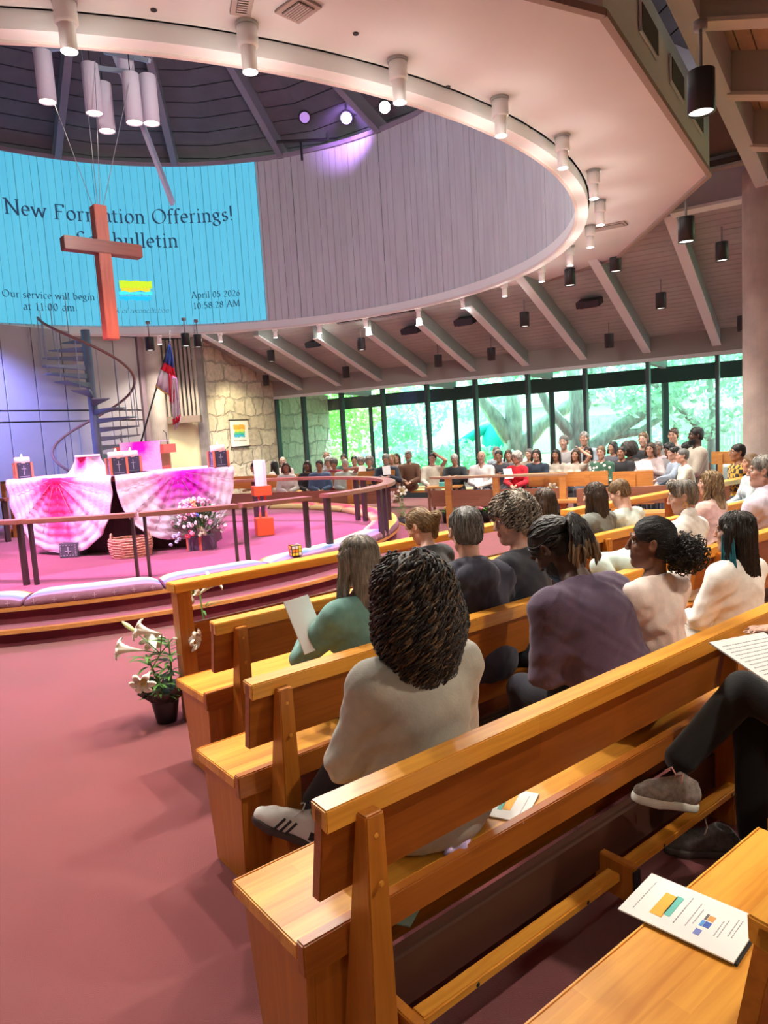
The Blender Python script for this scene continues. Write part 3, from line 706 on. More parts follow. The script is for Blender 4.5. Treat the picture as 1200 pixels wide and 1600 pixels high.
# organ screen: slats above a lit cream wall
Q0 = at_y(311, 640, 17.3); Q1 = at_y(250, 640, 17.0); Q0.z = Q1.z = 0
qd = (Q1 - Q0).normalized()
b = MB(); b.beam(Q0 + Vector((0, .35, 0)), Q0 + Vector((0, .35, 4.6)), .22, .26, up=(0, 1, 0)); struct(b.build('trim_8', mat('pilaster_grey', (.27, .24, .23), .85, var=.15, vscale=4)))
b = MB(); b.hexa([Q1 + Vector((0, .3, 0)), Q0 + Vector((0, .3, 0)), Q0 + Vector((0, .5, 0)), Q1 + Vector((0, .5, 0)), Q1 + Vector((0, .3, 2.2)), Q0 + Vector((0, .3, 2.2)), Q0 + Vector((0, .5, 2.2)), Q1 + Vector((0, .5, 2.2))])
struct(b.build('wall_alcove', mat('cream_wall', (.72, .66, .42), .85)))
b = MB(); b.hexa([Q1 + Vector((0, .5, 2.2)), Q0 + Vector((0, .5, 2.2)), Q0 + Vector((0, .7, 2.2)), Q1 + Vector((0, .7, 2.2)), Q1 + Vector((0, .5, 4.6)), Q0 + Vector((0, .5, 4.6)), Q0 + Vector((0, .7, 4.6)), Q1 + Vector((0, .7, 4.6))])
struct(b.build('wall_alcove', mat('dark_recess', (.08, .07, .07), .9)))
org = empty('organ_screen', Q1, 0, 'brown vertical slat screen above the cream wall beside the stone wall', 'screen')
b = MB(); b.b2((0, .10, 2.18), ((Q0 - Q1).length, .34, 2.34)); b.build('ledge', mat('ledge_brown', (.20, .14, .11), .7), org)
for i in range(9):
    m = MB(); x = (Q0 - Q1).length * (i + .5) / 9; m.b2((x - .028, .22, 2.34), (x + .028, .30, 4.15)); m.build('slat', mat('slat_brown', (.30, .24, .21), .6), org)
# round concrete column left of the organ screen
b = MB(); c0 = at_y(243, 640, 16.9); b.lathe([(.24, 0), (.24, 4.6)], (c0.x, c0.y, 0), 32); struct(b.build('trim_9', M_conc, smooth=False))
# panelled back wall
L0 = at_y(-40, 640, 13.2); L1 = at_y(222, 640, 16.6); L0.z = L1.z = 0
ld = (L1 - L0).normalized(); ln_ = Vector((ld.y, -ld.x, 0)); LL = (L1 - L0).length; LA = math.atan2(ld.y, ld.x)
lw_ = empty('wall_left', L0, LA); struct(lw_)
b = MB(); b.b2((-4, .05, 0), (LL, .25, 4.15)); b.build('backing', mat('panel_gap', (.10, .085, .09), .9), lw_)
nP = 6
for i in range(-3, nP):
    x0, x1 = LL * i / nP + .012, LL * (i + 1) / nP - .012
    for z0, z1 in ((0, 2.28), (2.31, 2.50), (2.53, 4.14)):
        m = MB(); m.b2((x0, 0, z0), (x1, .05, z1)); m.build('wall_panel', M_panel, lw_)
b = MB(); b.b2((LL, -.06, 0), (LL + .14, .25, 4.8)); b.build('edge_trim', mat('edge_mauve', (.24, .17, .19), .7), lw_)

# ------------------------------------------------------------------ the suspended ring: soffit, rim, drum of boards, roof above it
DC = Vector((-3.20, 10.12, 0)); RR = 5.98; ZS = 4.17; ZR = 4.06; DTOP = 7.58
poly = []; RO = 7.21
for k in range(12):
    a = R(-19.0 + 30 * k); poly.append(DC + Vector((RO * math.cos(a), RO * math.sin(a), 0)))
v = []; f = []; n = 144
for i in range(n):
    a = 2 * PI * i / n; v.append((DC.x + (RR + .0) * math.cos(a), DC.y + RR * math.sin(a), ZS))
# outer outline sampled at the same angles
def poly_r(a):
    k = ((a - R(-19.0)) % R(30)) - R(15); return RO * math.cos(R(15)) / math.cos(k)
angs = [2 * PI * i / n + R(-19.0) for i in range(n)]
v = []; f = []
for a in angs:
    r_ = poly_r(a); c_, s_ = math.cos(a), math.sin(a)
    v += [(DC.x + RR * c_, DC.y + RR * s_, ZS), (DC.x + r_ * c_, DC.y + r_ * s_, ZS), (DC.x + r_ * c_, DC.y + r_ * s_, ZS + .62), (DC.x + RR * c_, DC.y + RR * s_, ZS + .62)]
for i in range(n):
    j = (i + 1) % n
    f += [(4 * i + k, 4 * j + k, 4 * j + (k + 1) % 4, 4 * i + (k + 1) % 4) for k in range(3)]
fm = [0 if q % 3 == 0 else 1 for q in range(len(f))]
struct(mesh_obj('ceiling', v, f, None, mats=[M_soffit, mat('fascia_pale', (.62, .64, .65), .8)], fmat=fm))['label'] = 'flat plaster soffit round the ring'
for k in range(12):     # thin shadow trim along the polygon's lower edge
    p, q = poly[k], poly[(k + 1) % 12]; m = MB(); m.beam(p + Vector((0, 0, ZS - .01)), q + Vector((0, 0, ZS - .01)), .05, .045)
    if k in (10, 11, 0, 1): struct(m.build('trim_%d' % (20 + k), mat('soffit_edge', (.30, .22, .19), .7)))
b = MB(); arc_band(b, DC, RR - .12, RR, ZR, ZS + .06, 0, 2 * PI, 160); struct(b.build('trim_10', M_rimp))
b = MB(); arc_band(b, DC, RR - .145, RR - .115, ZR - .015, ZR + .03, 0, 2 * PI, 160); struct(b.build('trim_11', mat('rim_lip', (.74, .64, .60), .6)))
b = MB(); nb = 250; rs = random.Random(5)
for i in range(nb):
    a0 = 2 * PI * i / nb; a1 = a0 + 2 * PI / nb * (.955 if rs.random() < .8 else .90); r_ = RR - .10 + rs.uniform(-.006, .006)
    arc_band(b, DC, r_, r_ + .03, ZS - .02, DTOP, a0, a1, 1)
struct(b.build('wall_drum', M_drum))['label'] = 'ring of upright pale boards'
b = MB(); arc_band(b, DC, RR - .05, RR + .02, ZS, DTOP - .02, 0, 2 * PI, 96); struct(b.build('wall_drum', mat('drum_gap', (.13, .11, .13), .9)))
b = MB(); arc_band(b, DC, RR - .15, RR + .03, DTOP - .03, DTOP + .05, 0, 2 * PI, 128); struct(b.build('trim_12', mat('drum_cap', (.30, .26, .33), .6)))
# conical roof
APZ = 10.0; cone = lambda r_: APZ - .36 * r_
b = MB(); n = 16; vv = []; NR_ = 26
for k in range(n):
    a0, a1 = 2 * PI * k / n, 2 * PI * (k + 1) / n
    for i in range(NR_):
        r0, r1 = 9.4 * i / NR_, 9.4 * (i + 1) / NR_ - .02
        P_ = lambda r_, a, dz: DC + Vector((r_ * math.cos(a), r_ * math.sin(a), cone(r_) + dz))
        b._add([P_(r0, a0, 0), P_(r0, a1, 0), P_(r1, a1, 0), P_(r1, a0, 0)], [(0, 1, 2, 3)])
struct(b.build('ceiling', mat('deck_violet', (.095, .095, .12), .8, var=.1, vscale=2)))['label'] = 'dark boarded roof over the ring'
b = MB(); b.lathe([(9.6, cone(9.4)), (.1, cone(0) + .12)], DC, 16, False); struct(b.build('ceiling', M_roofdark))
for k in range(16):
    a = 2 * PI * (k + .35) / 16; e = Vector((math.cos(a), math.sin(a), 0)); m = MB()
    m.beam(DC + e * .4 + Vector((0, 0, cone(.4) - .16)), DC + e * 9.2 + Vector((0, 0, cone(9.2) - .16)), .13, .34); struct(m.build('ceiling_beam', mat('beam_violet', (.20, .20, .25), .7)))

# upper right: the beam over the side aisle, its rafters and boarding, and the concrete column
HB0 = Vector((1.45, 4.30, 4.86)); HB1 = Vector((5.05, 9.35, 4.42)); hd = (HB1 - HB0); hd2 = Vector((hd.x, hd.y, 0)).normalized(); ho = Vector((hd2.y, -hd2.x, 0))
b = MB(); b.beam(HB0 + Vector((0, 0, .2)), HB1 + Vector((0, 0, .2)), .16, .42); struct(b.build('ceiling_beam', mat('paint_blue_grey', (.50, .55, .58), .6)))
hp = lambda k, o, z=0: HB0 + hd * k + ho * o + Vector((0, 0, z - .30 * o))
for k in (-.08, .12, .335, .55, .765, .96):
    m = MB(); p, q = hp(k, .05, .20), hp(k, 5.5, .20); m.beam(p, q, .16, .36); o = struct(m.build('ceiling_beam', mat('paint_taupe', (.34, .33, .30), .7)))
    m = MB(); m.beam(hp(k, .05, .015), hp(k, 5.5, .015), .18, .03); m.build('bottom_strip', mat('paint_edge_warm', (.56, .54, .47), .6), o)
b = MB()
for i in range(40):
    o0, o1 = .02 + .14 * i, .02 + .14 * (i + 1) - .012
    p = [hp(-.3, o0, .38), hp(1.25, o0, .38), hp(1.25, o1, .38), hp(-.3, o1, .38)]; b.hexa(p + [q + Vector((0, 0, .03)) for q in p])
struct(b.build('ceiling', mat('deck_tan', (.42, .33, .23), .7, var=.15, vscale=3)))
b = MB(); arc_band(b, DC, 7.2, 12.5, 5.02, 5.1, -PI * .75, PI * .3, 48); struct(b.build('ceiling', mat('roof_brown', (.13, .09, .08), .9)))
M_plain = mat('plaster_warm', (.55, .50, .45), .9)
for nm, lo, hi in (('wall_front', (-13, -3.0, 0), (10.2, -2.8, 5.1)), ('wall_right', (10.0, -2.8, 0), (10.2, 8.5, 5.1)), ('wall_side', (-13, -2.8, 0), (-12.8, 13, 5.1))):
    b = MB(); b.b2(lo, hi); struct(b.build(nm, M_plain))
b = MB(); arc_band(b, DC, 12.5, 17.5, 5.02, 5.1, -PI, PI * .2, 48); arc_band(b, DC, 7.2, 12.5, 5.02, 5.1, -PI, -PI * .75, 16); struct(b.build('ceiling', M_plain))
b = MB(); b.lathe([(.30, 0), (.30, 4.7)], (5.13, 9.42, 0), 40); struct(b.build('trim_13', M_conc, smooth=False))

b = MB(); arc_band(b, DC, 6.06, 13.0, 4.55, 4.62, R(97), R(225), 48); struct(b.build('ceiling', mat('roof_brown', ())))
# ------------------------------------------------------------------ lamps
cans = [(102, 58), (396, 102), (627, 158), (777, 214), (866, 266), (912, 313), (918, 354), (901, 388), (866, 416), (820, 440), (766, 462), (701, 480), (636, 495), (565, 510), (490, 518), (416, 522), (335, 527), (247, 530)]
can_where = ['first', 'second', 'third', 'fourth', 'fifth', 'sixth', 'seventh', 'eighth', 'ninth', 'tenth', 'eleventh', 'twelfth', 'thirteenth', 'fourteenth', 'fifteenth', 'sixteenth', 'seventeenth', 'last']
M_bulb = mat('lamp_face', (1, .96, .88), .4, emis=9, ecol=(1, .93, .82))
M_can = mat('can_white', (.78, .77, .76), .45)
zb = 3.90
can_ang = []
for x, y in cans:
    p = at_z(x, y, zb); can_ang.append(math.atan2(p.y - DC.y, p.x - DC.x))
can_ang += [can_ang[0] - R(17), can_ang[0] - R(35), can_ang[0] - R(54)]
proto = None
for i, a in enumerate(can_ang):
    loc = (DC.x + (RR + .13) * math.cos(a), DC.y + (RR + .13) * math.sin(a), ZS)
    if i == 0:
        proto = t = empty('ring_downlight', loc, a)
        b = MB(); b.lathe([(.070, 0), (.070, -.02)], n=24); b.build('mounting_plate', mat('plate_grey', (.4, .42, .42), .4, .5), t, False)
        b = MB(); b.lathe([(.062, -.02), (.064, -.125), (.056, -.135), (.04, -.137)], n=24); b.build('upper_housing', M_can, t, True)
        b = MB(); b.lathe([(.046, -.13), (.046, -.275), (.040, -.275), (.038, -.255)], n=24, cap=False); b.build('barrel', M_can, t, True)
        b = MB(); b.lathe([(.039, -.264), (.001, -.264)], n=20); b.build('lamp_glass', M_bulb, t)
    else: t = dup(proto, loc, a)
    if i < 18: tag(t, 'white stepped can light, %s along the rim from the upper left' % can_where[i], 'ceiling light', 'white can lights round the ring')
    else: tag(t, 'white stepped can light under the ring overhead, %s before the first one in view' % ('one', 'two', 'three')[i - 18], 'ceiling light', 'white can lights round the ring')
    lamp('soffit_fill', 'POINT', (loc[0], loc[1], ZS - .33), 5.5 if i < 8 or i >= 18 else 3.5, (1, .93, .84), .05)  # added point light that brightens the rim and soffit around each can
    lamp('downlight', 'SPOT', (loc[0], loc[1], ZS - .30), 230 if i < 8 or i >= 18 else 130, (1, .92, .80), .05, target=(loc[0] + .25 * math.cos(a), loc[1] + .25 * math.sin(a), 0), spot=110, blend=.6)
# NAVE
# black cylinders and boxes hung from the sloping boards
M_blk = mat('fixture_black', (.012, .014, .016), .45)
def on_plane(x, y, drop):   # where the view ray meets the window-side ceiling lowered by 'drop'
    r = ray(x, y); nrm = Vector((-wi.x * SL, -wi.y * SL, 1)); p0 = wf(0, 0, CZ - drop) - Vector((0, 0, EYE))
    return r * (p0.dot(nrm) / r.dot(nrm)) + Vector((0, 0, EYE))
blk = [(1128, 407, 'below the girder beside the concrete column'), (1033, 482, 'between the first and second rafters from the column'), (952, 543, 'low, above the seventh window from the stone wall'), (962, 424, 'half hidden behind the soffit corner'),
       (891, 446, 'highest in the bay left of the soffit corner'), (820, 510, 'mid slope over the middle windows'), (768, 563, 'low, above the fifth window'), (685, 573, 'low, above the fourth window'),
       (565, 547, 'mid slope, right of the long rafter above the choir rail'), (541, 590, 'lowest above the third window'), (424, 565, 'nearest the drum on the left slope'), (416, 602, 'closest to the stone wall'), (1160, 517, 'tucked against the concrete column')]
protob = None
def cyl(loc, s=1.0, kind=0):
    t = empty('cylinder_downlight', loc, 0)
    b = MB(); b.lathe([(.10 * s, 0), (.10 * s, -.30 * s), (.09 * s, -.30 * s), (.088 * s, -.27 * s)], n=24, cap=False); b.lathe([(.10 * s, 0), (.001, .002)], n=24); b.build('cylinder', M_blk, t, True)
    b = MB(); b.lathe([(.088 * s, -.285 * s), (.001, -.285 * s)], n=20); b.build('lamp_glass', mat('lamp_soft', (.9, .86, .78), .4, emis=1.6, ecol=(1, .93, .84)), t)
    b = MB(); b.tube([(0, 0, 0), (0, 0, .34 * s)], .014 * s, 8); b.lathe([(.05 * s, .30 * s), (.05 * s, .36 * s)], n=16); b.build('stem', M_grey, t, True)
    return t
for i, (x, y, w) in enumerate(blk):
    p = on_plane(x, y, .48)
    if i == 0: p.z += 0
    p.z += .26
    t = cyl(p, .88) if i == 0 else dup(protob, p)
    if i == 0: protob = t
    tag(t, 'black cylinder downlight, ' + w, 'ceiling light', 'black cylinder downlights on the sloping ceiling')
    if i % 2 == 0: lamp('downlight', 'SPOT', (p.x, p.y, p.z - .32), 210, (1, .95, .88), .08, target=(p.x, p.y, 0), spot=115, blend=.7)
for i, (x, y, w) in enumerate(((2.6, 1.6, 'over the nearest pews'), (4.4, 4.3, 'over the right-hand pews'), (-.8, -.9, 'behind the camera'), (2.4, -1.2, 'behind the camera to the right'), (5.6, 1.2, 'by the right wall'), (-4.2, .6, 'over the left aisle'), (-7.5, 2.2, 'far left, out of view'))):  # unseen cylinders and spots added to fill the pew area with light
    t = dup(protob, (x, y, 4.05)); tag(t, 'added black cylinder downlight out of view for fill, ' + w, 'ceiling light', 'black cylinder downlights on the sloping ceiling')
    lamp('downlight', 'SPOT', (x, y, 3.72), (230, 250, 60, 150, 180, 90, 90)[i], (1, .90, .74), .07, target=(x, y, 0), spot=125, blend=.7)
p = at_y(1072, 340, 8.6); t = cyl(p, .92); tag(t, 'black cylinder downlight hanging free on a thin stem right of the soffit corner', 'ceiling light', 'black cylinder downlights on the sloping ceiling')
b = MB(); b.tube([(0, 0, .3), (0, 0, 1.2)], .008, 6); b.build('rod', M_blk, t)
p = at_y(1095, 112, 4.25); t = cyl(p, .74); tag(t, 'large black cylinder downlight hanging at the upper right, nearest the camera', 'ceiling light', 'black cylinder downlights on the sloping ceiling')
for x, y, D, w in ((233, 527, 14.8, 'just left of the flag'), (289, 521, 15.2, 'above the slat screen, left one of the pair'), (308, 523, 15.6, 'above the slat screen, right one of the pair')):
    p = at_y(x, y, D); t = dup(protob, p); lamp('downlight', 'SPOT', (p.x, p.y, p.z - .32), 50, (1, .93, .86), .08, target=(p.x - .6, p.y + 1.2, .5), spot=125, blend=.8); tag(t, 'black cylinder downlight below the ring, ' + w, 'ceiling light', 'black cylinder downlights on the sloping ceiling')
for x, y, w in ((493, 536, 'leftmost box, above the choir rail'), (644, 515, 'second box from the left'), (728, 501, 'third box from the left'), (921, 473, 'rightmost box, over the window rafters')):
    p = on_plane(x, y, .14); t = empty('ceiling_speaker', p, math.atan2(wl.y, wl.x))
    b = MB(); m_ = Matrix.Rotation(math.atan(-SL), 4, 'X'); b.box((0, 0, 0), (.42, .30, .12), mtx=Matrix.Rotation(R(-19), 4, 'X')); b.build('housing', M_blk, t, bevel=.012)
    b = MB(); b.box((0, -.02, -.066), (.30, .20, .012), mtx=Matrix.Rotation(R(-19), 4, 'X')); b.build('grille', mat('grille_dark', (.05, .045, .045), .8), t)
    tag(t, 'flat black box fixed to the sloping boards, ' + w, 'speaker', 'black boxes on the sloping ceiling')
# white cylinder cluster hanging at the hub, with its frame
hub = at_y(178, 96, 10.6)
t = empty('pendant_frame', hub, 0, 'pale blue steel frame that carries the white cylinder cluster under the roof', 'frame')
M_fr = mat('frame_blue', (.36, .44, .55), .45, .3)
b = MB(); b.beam((-1.15, .1, .25), (.1, .0, .25), .05, .05); b.beam((-.15, .1, .18), (.55, -.2, -.12), .05, .05); b.beam((-.1, -.1, .25), (.45, .1, .02), .05, .05); b.build('arm', M_fr, t)
b = MB(); b.beam((-.05, 0, .35), (.28, 1.4, -1.5), .16, .05, up=(1, 0, 0)); b.build('channel', M_fr, t)
b = MB(); b.beam((-.35, 0, -.05), (.2, 0, -.15), .03, .06); b.build('arm', M_fr, t)
b = MB(); b.tube([(0, 0, .2), (0, 0, 2.2)], .02, 8); b.build('stem', M_fr, t)
pend = [(66, 81, 'leftmost'), (140, 101, 'second from the left'), (160, 131, 'lowest, in front of the middle'), (190, 73, 'highest, partly behind the ring'), (203, 116, 'second from the right'), (230, 119, 'rightmost')]
pp = None
for i, (x, y, w) in enumerate(pend):
    p = at_y(x, y, 10.2 + .25 * (i % 3))
    if i == 3: p = at_y(x, y - 34, 10.8)
    if pp is None:
        pp = t = empty('cylinder_pendant', p)
        b = MB(); b.lathe([(.115, 0), (.118, -.64), (.108, -.64), (.105, -.60)], n=28, cap=False); b.lathe([(.115, 0), (.001, .004)], n=28); b.build('shade', mat('pendant_white', (.50, .48, .58), .6), t, True)
        b = MB(); b.lathe([(.107, -.625), (.001, -.625)], n=24); b.build('lamp_glass', mat('lamp_cream', (1, .9, .75), .4, emis=2.2, ecol=(1, .9, .78)), t)
        b = MB(); b.tube([(0, 0, 0), (0, 0, .35)], .008, 6); b.build('cord', M_dark, t)
    else: t = dup(pp, p)
    tag(t, 'white cylinder pendant in the cluster under the roof, ' + w, 'pendant light', 'white cylinder pendants under the roof')
lamp('drum_fill', 'POINT', (DC.x + 2.6, DC.y - 2.6, 5.3), 330, (1, .92, .84), .3)  # added fill inside the ring, away from the pendants, to lift the boards
# stage spotlights on a bar at the top of the drum
spx = [(476, 183, 15.0, 'dim'), (541, 184, 14.6, 'violet'), (601, 167, 13.9, 'white')]
bar = empty('light_bar', at_y(470, 222, 15.2), R(25), 'black pipe with brackets behind the top edge of the board ring', 'light bar')
b = MB(); b.tube([(-.5, 0, -.05), (1.9, .1, .35)], .03, 8); b.tube([(.0, 0, 0), (.0, 0, -.35)], .025, 8); b.tube([(.6, 0, .12), (.6, 0, 1.0)], .02, 6); b.build('pipe', M_dark, bar)
for x, y, D, k in spx:
    p = at_y(x, y, D); t = empty('stage_spotlight', p, 0, {'dim': 'dark round stage spotlight with a faint violet lens, leftmost of three', 'violet': 'stage spotlight glaring violet white, middle of three', 'white': 'stage spotlight glaring bluish white close to the ring edge, rightmost of three'}[k], 'spotlight')
    d = (Vector((0, 0, EYE)) - p).normalized() * 1.6 + Vector((0, -.2, -.5)); d.normalize(); q = d.to_track_quat('Z', 'Y').to_matrix()
    b = MB(); b.lathe([(.07, -.24), (.11, -.2), (.125, 0), (.125, .03), (.105, .03)], n=20, M=q); b.build('housing', M_dark, t, True)
    b = MB(); b.lathe([(.10, .036), (.001, .036)], n=18, M=q); b.build('lens', mat('lens_' + k, (.8, .7, 1), .3, emis={'dim': .22, 'violet': 18, 'white': 22}[k], ecol={'dim': (.5, .3, .9), 'violet': (.72, .45, 1), 'white': (.85, .8, 1)}[k]), t)
    b = MB(); b.tube([(0, 0, .1), (0, 0, .5)], .015, 6); b.build('yoke', M_dark, t)
# the coloured stage light those fixtures throw on the chancel
lamp('stage_magenta', 'SPOT', at_y(541, 184, 14.4), 4500, (.95, .42, 1), .15, target=(-3.3, 9.6, .3), spot=52, blend=.5)
lamp('stage_magenta', 'SPOT', (-6.8, 6.6, 6.6), 3000, (1, .42, .95), .15, target=(-3.0, 9.0, .3), spot=44, blend=.5)
lamp('stage_white', 'SPOT', (-3.2, 5.6, 6.6), 1500, (1, .78, .9), .15, target=(-3.3, 9.6, .8), spot=46, blend=.5)
lamp('stage_blue', 'SPOT', at_y(120, 560, 11.6) + Vector((-2.4, 0, 1.2)), 2300, (.26, .30, 1), .15, target=tuple(at_y(30, 720, 14.3)), spot=60, blend=.9)
lamp('stage_violet', 'SPOT', at_y(541, 184, 14.4) + Vector((0, -.2, 0)), 160, (.6, .3, 1), .1, target=tuple(at_y(550, 230, 16.0)), spot=80, blend=.9)
lamp('alcove_light', 'SPOT', (Q0.x - .3, Q0.y - 1.2, 3.6), 120, (1, .95, .6), .1, target=(Q0.x - .3, Q0.y + .3, 1.2), spot=70, blend=.6)
lamp('wall_wash', 'SPOT', (SW1.x + 1.3, SW1.y - .2, 3.5), 170, (1, .88, .55), .1, target=(SW1.x + .5, SW1.y + 1.2, 1.2), spot=85, blend=.7)
# vents and sensors in the soffit
def soffit_vent(x0, y0, x1, y1, wd, label, nsl=7):
    p, q = at_z(x0, y0, ZS - .005), at_z(x1, y1, ZS - .005); t = empty('air_vent', (p + q) / 2, math.atan2(q.y - p.y, q.x - p.x), label, 'air vent'); L_ = (q - p).length
    b = MB(); b.b2((-L_ / 2, -wd / 2, -.012), (L_ / 2, wd / 2, 0)); b.build('frame', mat('vent_frame', (.36, .28, .25), .6), t)
    b = MB(); b.b2((-L_ / 2 + .03, -wd / 2 + .03, -.016), (L_ / 2 - .03, wd / 2 - .03, -.011)); b.build('opening', M_groove, t)
    for i in range(nsl):
        m = MB(); y = -wd / 2 + .03 + (wd - .06) * (i + .5) / nsl; m.b2((-L_ / 2 + .03, y - .006, -.024), (L_ / 2 - .03, y + .006, -.010)); m.build('louvre', mat('vent_frame', ()), t)
soffit_vent(918, 360, 978, 348, .22, 'dark louvred air vent in the tan soffit near the right end of the ring')
soffit_vent(362, 2, 395, 6, .22, 'dark louvred air vent cut by the top of the frame, left one of two')
soffit_vent(448, 26, 484, 0, .18, 'pinkish louvred air vent at the top, right one of two')
for i, (x, y) in enumerate(((240, 15), (700, 135), (828, 200), (886, 246), (906, 337), (556, 52))):
    p = at_z(x, y, ZS); b = MB(); b.lathe([(.018, 0), (.018, -.006)], p, 12); o = b.build('ceiling_sensor', M_dark); tag(o, 'tiny dark round fitting in the plaster soffit, ' + ('left of the two top air vents', 'third from the top left', 'fourth from the top left', 'beside the fifth can light', 'lowest, near the dark vent', 'right of the second can light')[i], 'sensor', 'round fittings in the soffit')
# slots in the pale fascia
P0_, P1_ = poly[11], poly[0]; fd = (P1_ - P0_).normalized(); fo = Vector((fd.y, -fd.x, 0)); FL = (P1_ - P0_).length
for i, (k, ln) in enumerate(((.30, .52), (.56, .52), (.81, .50))):
    c = P0_ + fd * FL * k + fo * .012 + Vector((0, 0, ZS + .34)); t = empty('fascia_vent', c, math.atan2(fd.y, fd.x), 'dark rectangular slot in the pale fascia, %s of three going down' % ('first', 'second', 'third')[i], 'air vent', 'slots in the fascia')
    b = MB(); b.b2((-ln / 2, -.01, -.11), (ln / 2, .006, .11)); b.build('frame', mat('fascia_pale', ()), t)
    b = MB(); b.b2((-ln / 2 + .02, -.016, -.09), (ln / 2 - .02, -.008, .09)); b.build('opening', mat('slot_dark', (.06, .05, .05), .8), t)

